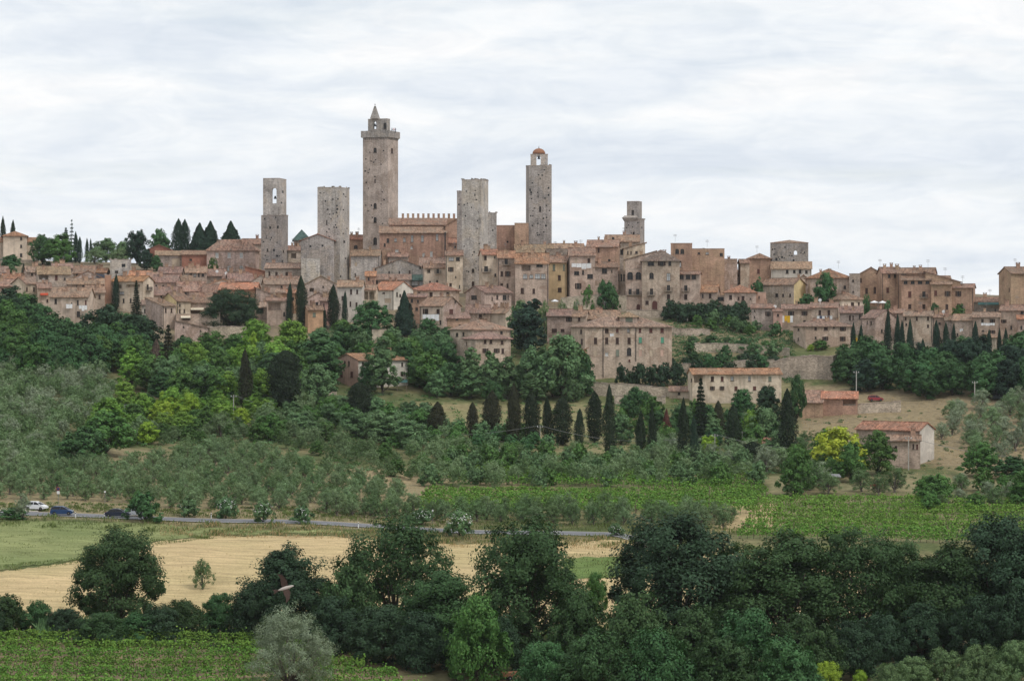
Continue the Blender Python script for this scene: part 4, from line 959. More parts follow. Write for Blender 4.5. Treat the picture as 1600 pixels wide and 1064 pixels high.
# ---------------- right upper group
H('red hip-roofed house behind the round tree on the right', 1266, 1331, 434, 472, 'hip', 421, 'tan', 'red', '1276 445 3 6|1320 449 4 6', d=752, ant=1310)
H('narrow dark stone house with two holes left of the big gable', 1327, 1344, 428, 470, 'flat', None, 'stone', w='1333 439 3 4|1333 456 2.5 2.5', d=748)
H('tall brick-tan gable house with four long windows on the right', 1341, 1381, 429, 478, 'gs', 418, 'brick', 'brown', '1344.5 438 4 7 s|1354 454.5 4 9 s|1367 453.5 4 10 s|1342.5 457 3 9 s', ch=0, D=12)
H('tall brick house with three chimneys and two dark attic windows', 1378, 1409, 427, 486, 'gf', 418.5, 'brick', 'brown', '1389.5 431.5 4 6|1398.5 431.5 4 6|1387 453.5 4 8 r', ch=3, ant=1375)
H('tall brick house with four attic windows and an iron balcony', 1408.5, 1455.5, 437.5, 492, 'gf', 430, 'brick', 'brown', '1415 441.5 6 5|1426 441.5 6 5|1437.5 441.5 7 5|1449 441.5 6 5|1421.5 460 5 9 r|1443.5 460 5 9 b|1421.5 479 5 7 s|1443.5 479 5 7 s', ch=0)
H('brown roof rising behind the four attic windows', 1403, 1459, 427, 460, 'gf', 419.5, 'brick', 'brown', '1412 428 8 3', d=742, ant=1450)
H('brick house with one red and one open shutter on the right', 1455, 1487.5, 444, 494, 'gf', 432, 'brick', 'brown', '1462 458 4.5 8 r|1480.5 459 9 8 o|1479.5 479.5 4.5 8 s', ch=0)
H('long roof sloping down to the right behind the brick houses', 1446, 1501, 441, 470, 'shr', 425, 'brick', 'brown', '', d=738, D=10, ch=0)
H('brick end house with a low roof, last of the right group', 1487, 1521, 449.5, 494, 'gf', 444.5, 'brick', 'brown', '1497.5 459 9 8 o|1497.5 477.5 4.5 6 s', ch=0)
H('low brown-roofed house in the gap right of the brick end house', 1521, 1572, 471.5, 494, 'gf', 465.5, 'stone', 'brown', '1555 485 2 5', ch=1)
H('tall plain brick house cut by the right edge', 1569, 1616, 427, 503, 'gf', 418, 'brick', 'brown', '1577 453 1.5 6 s', xc=1579.5, phi=24, D=9, ant=1586)
H('cream lean-to gable house in front of the tall plain brick house', 1579, 1618, 462, 500, 'shr', 454, 'cream', 'rust', '1588 472 1.5 5', D=7, ch=0)
# ---------------- big country palace below the town, and its neighbours
pal = H('big four-storey stone palazzo with green and brown shutters below the street', 904, 1050, 510.5, 594, 'hip', 496, 'tan', 'rose',
  '930.5 517 5 6 x|948 517 6 7 s|964.5 516.5 4 6 r|982 516.5 4 6 l|1000 516.5 4 7 r|1017 516.5 5 7 r|1034.5 516.5 5 7 r|930.5 532.5 5 10 s|948 532.5 5 10 s|964.5 532.5 5 10 s|983 532.5 5 10 s|1000.5 531.5 5 9 g|1017.5 533 4 4 x|1035 531.5 5 9 g|930.5 551.5 5 10 x|948 553.5 5 5 w|965 551.5 5 10 y|983 549.5 7 13 a|1000.5 551.5 5 10 p|1017.5 551.5 5 10 x|1034.5 551.5 5 10 p|983.5 563.5 3 4 r|908 518 3 7 s|909 534 3 9 s',
  xc=914, phi=16, D=15, d=652, name='palazzo', cat='palazzo', ch=1)
H('', 968, 996, 494.5, 520, 'hip', 488, 'tan', 'tan', '983 499.5 11 7 y', into=pal, d=658, ch=0, D=5)
k = MB(); fx = tower_xf(pal)
for x in (942.5, 993):
    k2 = MB(); p0 = fx(x, 512, 651.6 + (x - 914) * 0.05); p1 = fx(x, 590 if x < 960 else 565, 651.6 + (x - 914) * 0.05)
    k2.tube([(p0[0], -0.12, p0[2]), (p0[0], -0.12, p1[2])], 0.09, 5); k2.build('drainpipe', M['iron'], pal)
H('pink stone house with open shutters behind the big palazzo', 855, 896, 493.5, 538, 'gf', 484, 'pinkst', 'rose', '889 499 9 7 o|866 516.5 8 6 s|879 516.5 6 5 s', ch=0)
H('narrow house with one window between the pink house and the palazzo', 894, 915, 494.5, 538, 'gf', 486, 'tan', 'brown', '905 499 3.5 6 s|896 517 5 6 a', d=676)
H('low house with a big brown roof behind the palazzo roof terrace', 914, 972, 498, 534, 'gf', 485.5, 'tan', 'brown', '924 502 9 5 o', d=680, ch=2)
H('small brick lean-to with a red roof edge at the palazzo corner', 901, 917, 551, 590, 'shl', 545, 'orange', 'red', '', d=644, D=5, ch=0)
# ---------------- houses on the slope
H('pink gabled farmhouse with red shutters among the trees', 525, 637, 563, 608, 'gf', 553, 'white', 'red', '538.5 567.5 3 9 a|545 567.5 3 9 a|533.5 585 4 9 r|549.5 585 4 9 r|567 569 3 7 s|628.5 569.5 3 6|629 584 6 7 o|629.5 594 4 6 l', xc=560, phi=34, sidec='pink', D=11, name='farmhouse', cat='farmhouse', ch=2)
H('tiny white shed with a red roof left of the pink farmhouse', 470, 495, 600, 614, 'gs', 592, 'white', 'red', '', name='shed', cat='shed', ch=0, D=5)
H('grey-roofed cottage peeping out above the pink farmhouse', 558, 582, 549, 566, 'gf', 544, 'stone', 'brown', '572 551 3 4')
H('pale stone house end hidden in trees below the dark conifer', 581, 604, 515, 534, 'flat', None, 'cream', '')
H('long cream farmhouse with two rows of windows and a dark loggia end', 1074, 1221, 584.5, 632, 'gf', 576.5, 'cream', 'red', '1091 592 14 12 L|1113 592 5 8 s|1128.5 592 4.5 8 r|1144 591.5 5 7 l|1171 591.5 4 8 l|1194.5 592 5 9 x|1203 592 5 8 y|1113 606.5 7 6 o|1128 606.5 7 6 o|1150 607 5 7 r|1179 606.5 5 6 r|1195 606.5 7 7 s|1081 594 3 5', xc=1082, phi=10, D=8, name='farmhouse', cat='farmhouse', ch=0)
H('little pale outhouse left of the long cream farmhouse', 1046, 1076, 611, 624, 'gf', 604.5, 'cream', 'brown', '1061 615 4 5', name='outhouse', cat='shed', ch=0)
rs = H('brick shed with a bright red roof and an open carport', 1284, 1340, 622.5, 643, 'sf', 612, 'brick', 'rust', '1327 629 20 9 L', name='shed', cat='shed', ch=0, d=602)
H('', 1253, 1286, 629, 643, 'sf', 610, 'brick', 'brown', '', into=rs, ch=0, d=600)
fh = H('farmhouse with a long tiled roof and white gable end, right foreground slope', 1338, 1456, 672.5, 722, 'gf', 661, 'tan', 'red', '1372 682 4 6', xc=1437, phi=-24, sidec='white', D=8, name='farmhouse', cat='farmhouse', ch=0, d=520)
H('', 1382, 1438, 688, 722, 'gf', 680.5, 'tan', 'brown', '1427 697.5 2.5 8 s|1433 698 3 8 r|1400 700 4 7 s', into=fh, d=514, D=5, ch=1)
H('small cream house behind the tall cypress, half hidden by shrubs', 1163, 1205, 692, 714, 'gf', 685, 'cream', 'red', '1195 698 3 5', ch=0)
# just outside the picture on both sides the town goes on
H('tan house beyond the right edge behind the rose stone house', 1628, 1668, 492, 545, 'gf', 484, 'tan', 'brown', '1640 505 5 8 s|1655 505 5 8 s')
H('stone house beyond the right edge on the ridge', 1622, 1665, 450, 500, 'gf', 442, 'stone', 'red', '1640 462 4 7 s')
H('low stone house beyond the left edge', -60, -16, 440, 470, 'gf', 430, 'stone', 'rose', '-40 448 4 6 s')
H('tan house beyond the left edge above the wood', -90, -50, 455, 490, 'gf', 446, 'tan', 'brown', '-72 465 4 7 s')

# ---------------------------------------------------------------- trees and shrubs
nr = np.random.default_rng(5)
LEAF = {
 'oak':   m_leaf('leaf_oak', (0.055, 0.106, 0.040)),
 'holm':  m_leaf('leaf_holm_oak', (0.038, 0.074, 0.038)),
 'green': m_leaf('leaf_green', (0.082, 0.168, 0.044)),
 'deep':  m_leaf('leaf_deep_green', (0.062, 0.138, 0.052)),
 'light': m_leaf('leaf_light_green', (0.165, 0.290, 0.050)),
 'lime':  m_leaf('leaf_yellow_green', (0.28, 0.41, 0.05), 0.3),
 'gold':  m_leaf('leaf_gold', (0.46, 0.52, 0.06), 0.3),
 'soft':  m_leaf('leaf_soft_green', (0.115, 0.200, 0.088)),
 'olive': m_leaf('leaf_olive', (0.180, 0.262, 0.130), 0.35, 0.012),
 'olived': m_leaf('leaf_olive_dark', (0.125, 0.200, 0.085), 0.35, 0.015),
 'silver': m_leaf('leaf_silver', (0.235, 0.285, 0.190), 0.3, 0.015),
 'cyp':   m_leaf('leaf_cypress', (0.026, 0.042, 0.022), 0.35, 0.02, 0.2),
 'cypb':  m_leaf('leaf_cypress_brown', (0.042, 0.045, 0.024), 0.35, 0.02, 0.2),
 'conif': m_leaf('leaf_conifer', (0.028, 0.056, 0.036), 0.35),
 'rust':  m_leaf('leaf_rust', (0.13, 0.055, 0.042), 0.3),
 'dead':  m_leaf('twigs_dead', (0.13, 0.095, 0.075), 0.3),
 'vine':  m_leaf('leaf_vine', (0.135, 0.255, 0.045), 0.4),
 'flower': m_plain('white_blossom', (0.80, 0.78, 0.76)),
 'hay':   m_leaf('dry_grass', (0.47, 0.36, 0.19), 0.3, 0.01),
 'grass': m_leaf('green_grass', (0.13, 0.17, 0.055), 0.35),
}
BARK = m_bark('bark', (0.085, 0.070, 0.055)); BARKO = m_bark('olive_bark', (0.16, 0.14, 0.12))
def quad_mesh(name, c, n, size, aspect, mats, tdir=None, mi=None):
    """many leaf-sized four-sided faces"""
    N = len(c)
    n = n / (np.linalg.norm(n, axis=1, keepdims=True) + 1e-9)
    r = nr.normal(size=(N, 3)) if tdir is None else tdir + nr.normal(size=(N, 3)) * 0.35
    t = r - n * (r * n).sum(1, keepdims=True); t /= np.linalg.norm(t, axis=1, keepdims=True) + 1e-9
    b = np.cross(n, t)
    s = np.asarray(size).reshape(-1, 1) * np.ones((N, 1))
    co = np.stack([c - t * s, c - b * s * aspect + n * s * 0.15, c + t * s, c + b * s * aspect + n * s * 0.15], 1).reshape(-1, 3)
    me = bpy.data.meshes.new(name); me.vertices.add(4 * N); me.vertices.foreach_set('co', co.ravel().astype(np.float32))
    me.loops.add(4 * N); me.loops.foreach_set('vertex_index', np.arange(4 * N, dtype=np.int32))
    me.polygons.add(N); me.polygons.foreach_set('loop_start', np.arange(N, dtype=np.int32) * 4); me.polygons.foreach_set('loop_total', np.full(N, 4, np.int32))
    for m in (mats if isinstance(mats, list) else [mats]): me.materials.append(m)
    if mi is not None: me.polygons.foreach_set('material_index', mi.astype(np.int32))
    me.update(calc_edges=True); return me
def rdir(n):
    v = nr.normal(size=(n, 3)); return v / np.linalg.norm(v, axis=1, keepdims=True)
def lobed_crown(w, h, z0, lobes, nleaf, leaf, shell=0.55, rlobe=(0.30, 0.44), clumps=16, flat=0.92, sparse=0.0, aspect=0.62):
    """crown as overlapping lobes, each lobe a shell of leaf clumps; metres in, unit tree out"""
    C, Rr = [], []
    for k in range(lobes):
        a = 2 * math.pi * (k * 0.618 + nr.uniform(-.1, .1)); f = (k + 0.5) / lobes
        zz = z0 + (h - z0) * (0.10 + 0.72 * f)
        prof = float(np.interp(f, [0, .12, .4, .7, 1], [.80, .98, 1.0, .85, .5]))
        rl = w / 2 * nr.uniform(*rlobe) * 1.25
        rad = max(0.0, w / 2 * prof - rl * 0.72) * nr.uniform(0.80, 1.05)
        C.append((rad * math.cos(a), rad * math.sin(a), zz)); Rr.append(rl)
    C.append((0, 0, z0 + (h - z0) * 0.55)); Rr.append(w * 0.30)
    C.append((nr.uniform(-.1, .1) * w, nr.uniform(-.1, .1) * w, h - w * 0.20)); Rr.append(w * 0.20)
    C, Rr = np.array(C), np.array(Rr)
    per = nleaf // (len(C) * clumps); P, Nn = [], []
    for c, r in zip(C, Rr):
        dd = rdir(clumps); dd[:, 2] *= flat
        cc = c + dd * r * nr.uniform(0.55, 1.0, (clumps, 1))
        for q, d in zip(cc, dd):
            if nr.uniform() < sparse: continue
            m = int(per * nr.uniform(0.6, 1.4)) + 1
            off = rdir(m) * (nr.uniform(0, 1, (m, 1)) ** 0.45) * r * nr.uniform(0.26, 0.46); off[:, 2] *= 0.85
            P.append(q + off); Nn.append(d * 0.75 + off / (r * 0.4) * 0.85 + rdir(m) * 0.55 + np.array([0, 0, 0.25]))
    P, Nn = np.concatenate(P), np.concatenate(Nn)
    P[:, 2] = np.clip(P[:, 2], z0 * 0.7, None)
    return P, Nn, leaf * nr.uniform(0.6, 1.3, len(P)), C, aspect
def limbs(w, h, z0, C, tr, bark, n=7):
    b = MB(); lean = nr.uniform(-.03, .03, 2) * h
    top = Vector((lean[0], lean[1], z0 + (h - z0) * 0.35))
    b.tube([(0, 0, -0.6), (0, 0, 0.2), (lean[0] * .4, lean[1] * .4, z0 * 0.7), tuple(top)], [tr * 1.5, tr * 1.15, tr * 0.9, tr * 0.5], n)
    for c in C:
        s = Vector((lean[0] * .4, lean[1] * .4, z0 * nr.uniform(0.55, 1.0))); e = Vector(c)
        m = s.lerp(e, 0.5) + Vector((nr.uniform(-.05, .05) * w, nr.uniform(-.05, .05) * w, nr.uniform(0, .06) * h))
        b.tube([tuple(s), tuple(m), tuple(e)], [tr * 0.45, tr * 0.28, tr * 0.1], 5)
    return b
def unit(me, w, h):
    co = np.empty(len(me.vertices) * 3, np.float32); me.vertices.foreach_get('co', co); co = co.reshape(-1, 3)
    co /= np.array([w, w, h], np.float32); me.vertices.foreach_set('co', co.ravel()); me.update(); return me
KIND = {}
def add_kind(kind, crown, trunk): KIND.setdefault(kind, []).append((crown, trunk))
def mk_round(kind, n, w, h, z0, lobes, nleaf, leaf, tr, bark=BARK, **kw):
    for _ in range(n):
        P, Nn, s, C, asp = lobed_crown(w, h, z0, lobes, nleaf, leaf, **kw)
        cm = unit(quad_mesh('crown', P, Nn, s, asp, LEAF['oak']), w, h)
        tm = unit(limbs(w, h, z0, C, tr, bark).mesh('trunk', bark, True), w, h)
        add_kind(kind, cm, tm)
mk_round('bigoak', 5, 12, 13, 1.0, 20, 46000, 0.145, 0.36, clumps=18, rlobe=(0.22, 0.48))
mk_round('bigopen', 3, 12, 12, 1.6, 18, 27000, 0.145, 0.30, clumps=20, sparse=0.2, rlobe=(0.22, 0.38))
mk_round('bigbush', 5, 7, 6, 0.3, 12, 17000, 0.125, 0.14, clumps=16, rlobe=(0.28, 0.46))
mk_round('tree', 6, 8, 9, 0.5, 11, 8000, 0.24, 0.22, clumps=14)
mk_round('tall', 4, 6, 12, 0.8, 12, 8000, 0.24, 0.2, clumps=14, rlobe=(0.36, 0.5))
mk_round('olive', 6, 4.4, 4.0, 0.45, 9, 4200, 0.13, 0.16, BARKO, clumps=12, rlobe=(0.30, 0.46), aspect=0.33, sparse=0.12)
mk_round('bigolive', 2, 12, 11, 1.5, 16, 34000, 0.14, 0.3, BARKO, clumps=24, rlobe=(0.22, 0.36), aspect=0.28, sparse=0.1)
mk_round('bush', 4, 3, 2.4, 0.1, 7, 2600, 0.13, 0.06, clumps=10, rlobe=(0.32, 0.5))
def mk_umbrella():
    w, h = 8.5, 11.0
    P, Nn = [], []
    C = []
    for k in range(16):
        a = k * 2.4; r = 3.2 * math.sqrt((k + .5) / 16); C.append((r * math.cos(a), r * math.sin(a), 8.4 - 0.10 * r * r + nr.uniform(-.3, .6)))
    for c in C:
        m = 420; off = rdir(m) * (nr.uniform(0, 1, (m, 1)) ** .4) * 1.35; off[:, 2] *= 0.75
        P.append(np.array(c) + off); Nn.append(off + rdir(m) + np.array([0, 0, .5]))
    P, Nn = np.concatenate(P), np.concatenate(Nn)
    add_kind('umbrella', unit(quad_mesh('crown', P, Nn, 0.2 * nr.uniform(.6, 1.3, len(P)), 0.5, LEAF['conif']), w, h), unit(limbs(w, h, 5.5, C[::2], 0.3, BARK).mesh('trunk', BARK, True), w, h))
mk_umbrella()
def mk_cypress(kind, n, prof, w=3.2, h=14.0, nl=6500, leaf=0.17):
    for _ in range(n):
        f = nr.uniform(0, 1, nl) ** 0.85; ph1, ph2 = nr.uniform(0, 6, 2)
        rad = np.interp(f, *prof) * w / 2
        a = nr.uniform(0, 2 * np.pi, nl)
        rough = 1 + 0.20 * np.sin(a * 3 + ph1 + f * 9) * np.sin(f * 19 + ph2) + 0.15 * np.sin(a * 6 + f * 34 + ph1) * np.sin(f * 47 - a * 2 + ph2) + 0.10 * np.sin(f * 11 + ph1 * 3 + np.sin(a) * 2)
        rr = rad * rough * (nr.uniform(0, 1, nl) ** 0.28)
        lean = 0.015 * h * np.sin(f * 2 + ph1)
        P = np.stack([rr * np.cos(a) + lean, rr * np.sin(a), 0.25 + f * (h - 0.3)], 1)
        out = np.stack([np.cos(a), np.sin(a), 0.25 * np.ones(nl)], 1)
        me = quad_mesh('crown', P, out + rdir(nl) * 0.55, leaf * nr.uniform(.6, 1.4, nl), 0.5, LEAF['cyp'], tdir=np.array([0, 0, 1.0]) + out * 0.25)
        b = MB(); b.tube([(0, 0, -0.6), (0, 0, 0.4), (0, 0, h * .8)], [0.24, 0.18, 0.05], 7)
        add_kind(kind, unit(me, w, h), unit(b.mesh('trunk', BARK, True), w, h))
mk_cypress('spire', 4, ([0, .05, .15, .35, .6, .8, .93, 1], [.35, .62, .88, 1, .82, .52, .24, .03]))
mk_cypress('column', 4, ([0, .05, .2, .4, .62, .8, .92, 1], [.40, .62, .90, 1, .90, .62, .32, .03]), 3.6, 11)
mk_cypress('cedar', 4, ([0, .06, .15, .4, .65, .85, 1], [.5, .9, 1, .82, .52, .24, .03]), 7, 12, 13000, 0.22)
mk_cypress('egg', 3, ([0, .08, .25, .5, .75, .9, 1], [.12, .34, .72, .98, .96, .70, .15]), 6.5, 13, 14000, 0.2)
def mk_conifer(kind, n, w, h, tiers, nl, dens=1.0):
    for _ in range(n):
        P, Nn, T = [], [], []
        for k in range(tiers):
            f = k / (tiers - 1); z = 0.6 + f * (h - 1.2); R_ = w / 2 * (1 - f) ** 0.8 * nr.uniform(.82, 1.08) + 0.15
            nb = max(4, int((9 - 4 * f) * dens))
            for j in range(nb):
                a = 2 * math.pi * (j + nr.uniform(-.3, .3)) / nb + k * 1.1; m = max(6, int(nl / tiers / nb * (0.35 + 1.3 * (1 - f))))
                t = nr.uniform(0.1, 1, m) ** 0.7; rr = R_ * t * nr.uniform(.85, 1.1)
                p = np.stack([rr * np.cos(a), rr * np.sin(a), z - 0.22 * rr + 0.0 * t], 1)
                spread = np.stack([-np.sin(a) * np.ones(m), np.cos(a) * np.ones(m), np.zeros(m)], 1) * (nr.normal(size=(m, 1)) * 0.34 * (1.15 - t)[:, None] * R_ * .6)
                P.append(p + spread + nr.normal(size=(m, 3)) * 0.16); Nn.append(np.array([0.3 * math.cos(a), .3 * math.sin(a), 1.0]) + rdir(m) * 0.8)
        P, Nn = np.concatenate(P), np.concatenate(Nn)
        b = MB(); b.tube([(0, 0, -0.6), (0, 0, .5), (0, 0, h * .97)], [0.34, 0.26, 0.04], 7)
        add_kind(kind, unit(quad_mesh('crown', P, Nn, 0.24 * nr.uniform(.6, 1.3, len(P)), 0.5, LEAF['conif']), w, h), unit(b.mesh('trunk', BARK, True), w, h))
mk_conifer('fir', 4, 7, 14, 17, 9000)
mk_conifer('sparsefir', 1, 5, 14, 12, 1700, 0.7)
def plant(kind, leaf, x, yb, w, h, label, name=None, cat='tree', group=None, d=None, v=None, XY=None, scale_m=None):
    """w, h in picture pixels at the foot of the tree (or metres through scale_m)"""
    if XY is not None: X, Y = XY; Z = gzf(X, Y)
    else:
        d = depth_at(x, yb) if d is None else d
        X, Y = (x - 800) / F * d, d; Z = gzf(X, Y)
        if Z > CAMZ + (YH - yb) / F * d + 1.0 and yb < 700: pass
    if scale_m: wm, hm = scale_m
    else: wm, hm = w * Y / F, h * Y / F
    if kind in ('bigoak', 'bigopen'): wm *= 1.14
    lst = KIND[kind]; cm, tm = lst[int(nr.integers(len(lst))) if v is None else v % len(lst)]
    nm = name or {'spire': 'cypress_tree', 'column': 'cypress_tree', 'egg': 'cypress_tree', 'olive': 'olive_tree', 'bigolive': 'olive_tree', 'bush': 'shrub', 'bigbush': 'shrub',
                  'fir': 'conifer_tree', 'cedar': 'conifer_tree', 'sparsefir': 'conifer_tree', 'umbrella': 'pine_tree', 'bigoak': 'oak_tree', 'bigopen': 'oak_tree'}.get(kind, 'broadleaf_tree')
    e = empty(nm, (X, Y, Z), float(nr.uniform(0, 6.28)), label, cat, group)
    e.scale = (wm, wm, hm)
    link('trunk', tm, e)
    c = link('crown', cm, e); c.material_slots[0].link = 'OBJECT'; c.material_slots[0].material = LEAF[leaf]
    return e
def top_plant(kind, leaf, x, yb, ytop, w, label, **kw):
    d = kw.get('d')
    if d: yb = YH - (gzf((x - 800) / F * d, d) - CAMZ) * F / d      # the real foot of a tree whose distance is given
    return plant(kind, leaf, x, yb, w, yb - ytop, label, **kw)

# --- the line of big trees along the ditch in front
ORD = ['first', 'second', 'third', 'fourth', 'fifth', 'sixth', 'seventh', 'eighth', 'ninth', 'tenth', 'eleventh', 'twelfth', 'thirteenth']
T = top_plant
T('bigoak', 'oak', 185, 985, 828, 134, 'solitary round oak at the left in front of the stubble field', v=0)
T('bigoak', 'holm', 448, 1000, 846, 150, 'spreading dark oak left of the big cleft oak, behind the silver olive', v=1)
T('bigopen', 'oak', 618, 1000, 800, 178, 'tall open-crowned oak with gaps between its limbs, centre-left', v=0)
T('bigoak', 'oak', 690, 1032, 892, 150, 'low dark oak between the two tallest central oaks', v=2)
T('bigoak', 'oak', 820, 1030, 808, 178, 'tallest dense dark oak in the centre of the ditch line', v=3)
T('bigbush', 'green', 745, 1066, 938, 104, 'small bright-topped tree in front of the central oak', name='broadleaf_tree', v=0)
T('bigoak', 'holm', 1062, 1006, 806, 205, 'broad dark oak just right of the road end', v=0)
T('bigoak', 'oak', 1225, 1012, 828, 200, 'open grey-green oak right of the broad dark oak', v=1)
T('bigopen', 'oak', 1338, 1010, 820, 165, 'thin oak with light showing through under the vineyard', v=2)
T('bigoak', 'oak', 1478, 1018, 846, 175, 'rounded oak with lit clumps near the right edge', v=1)
T('bigoak', 'holm', 1580, 1020, 800, 190, 'darkest tall oak at the right edge', v=2)
T('bigoak', 'oak', 1410, 1008, 842, 120, 'narrower oak between the thin oak and the rounded oak', v=4)
T('bigoak', 'oak', 1150, 1006, 850, 110, 'oak filling the gap right of the broad dark oak', v=3)
T('bigbush', 'dead', 1040, 1002, 900, 36, 'leafless brown shrub in front of the broad dark oak', v=1)
T('bigbush', 'oak', 545, 1010, 880, 110, 'dark undergrowth tree between the spreading oak and the cleft oak', v=2, name='broadleaf_tree')
T('bigbush', 'green', 930, 962, 895, 44, 'small light green tree at the edge of the stubble right of the central oak', v=2, name='broadleaf_tree')
T('bigolive', 'silver', 452, 1092, 950, 150, 'large silvery olive at the bottom of the picture', v=0)
T('olive', 'olived', 317, 921, 873, 40, 'small lone olive standing in the stubble field', v=1)
T('olive', 'silver', 36, 812, 772, 34, 'young olive on the verge beside the parked white car', v=2)
for i, (x, yb, yt, w, lf) in enumerate([(905, 1064, 925, 110, 'oak'), (990, 1080, 930, 130, 'oak'), (1085, 1075, 945, 130, 'oak'), (1170, 1078, 950, 130, 'deep'), (1255, 1078, 962, 125, 'oak'), (1330, 1060, 970, 105, 'holm'),
      (850, 1092, 1000, 100, 'deep'), (930, 1105, 985, 120, 'oak'), (1030, 1110, 985, 130, 'deep'), (1130, 1108, 995, 130, 'oak'), (1230, 1108, 1000, 120, 'deep')]):
    T('bigbush', lf, x, yb, yt, w, (f'{ORD[i]} from the left in the upper tier of leafy thicket below the oaks' if i < 6 else f'{ORD[i - 6]} from the left in the lowest tier of leafy thicket at the bottom edge'), group='thicket under the oaks')
for i, (x, yb, yt, w) in enumerate([(-20, 1000, 935, 60), (10, 990, 930, 75), (60, 992, 940, 60), (105, 996, 950, 70), (160, 1008, 955, 90), (215, 1006, 960, 80), (250, 1004, 945, 80), (290, 1000, 940, 80), (345, 998, 928, 80), (395, 1004, 912, 84)]):
    T('bigbush', ('holm', 'oak', 'deep')[i % 3], x, yb, yt, w, f'{ORD[i]} from the left in the dark hedge above the near vineyard', group='hedge at the field foot')
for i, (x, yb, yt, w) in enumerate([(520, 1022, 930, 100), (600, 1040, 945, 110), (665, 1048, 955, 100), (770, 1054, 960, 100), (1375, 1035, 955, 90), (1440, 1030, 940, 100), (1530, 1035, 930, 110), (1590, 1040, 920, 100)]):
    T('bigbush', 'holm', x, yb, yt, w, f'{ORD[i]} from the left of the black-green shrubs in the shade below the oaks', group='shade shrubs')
for i, (x, yb, yt, w) in enumerate([(1390, 1095, 1040, 60), (1425, 1088, 1030, 66), (1475, 1080, 1015, 70), (1500, 1105, 1045, 66), (1530, 1075, 1008, 70), (1555, 1100, 1035, 70), (1585, 1082, 1002, 76)]):
    T('bigbush', 'olived', x, yb, yt, w, f'{ORD[i]} from the left of the grey-green shrubs in the bottom right corner', group='corner shrubs')
T('bigbush', 'lime', 1292, 1090, 1036, 50, 'yellow-green shrub at the bottom edge, the larger of two')
T('bigbush', 'lime', 1345, 1085, 1050, 30, 'yellow-green shrub at the bottom edge, the smaller of two')
# --- roadside oleanders
def blossom(e, n, w, h):
    dd = rdir(n); dd[:, 2] = np.abs(dd[:, 2]); P = dd * np.array([.46, .46, .44]) * nr.uniform(.85, 1.08, (n, 1)) + np.array([0, 0, .48])
    P2 = P * np.array([w, w, h]); me = quad_mesh('blossom', P2, dd + rdir(n) * .4, 0.085, 0.9, LEAF['flower']); unit(me, w, h); link('blossom', me, e)
for x, yb, w, h, nb, lb in ((295, 808, 37, 30, 40, 'first oleander from the left on the road verge'), (353, 811, 37, 34, 130, 'second oleander from the left, dotted with white blossom'), (411, 817, 40, 34, 130, 'third oleander from the left on the road verge'),
     (472, 818, 38, 28, 60, 'fourth oleander from the left on the road verge'), (658, 822, 40, 26, 150, 'white-blossomed oleander peeping over the tall open oak'), (718, 840, 46, 44, 260, 'largest white-blossomed oleander on the road verge'),
     (962, 838, 30, 20, 90, 'small white oleander at the right end of the visible road')):
    e = plant('bush', 'soft', x, yb, w, h, lb, name='oleander', cat='shrub'); blossom(e, nb // 2, 4.0, 3.4)
T('bush', 'deep', 226, 815, 770, 64, 'dark bush hiding the bonnet of the roadside car', cat='shrub')
T('bush', 'green', 214, 800, 768, 30, 'taller sprig beside the dark roadside bush', cat='shrub')
T('bush', 'deep', 20, 812, 795, 50, 'low hedge below the layby at the left edge', cat='shrub')
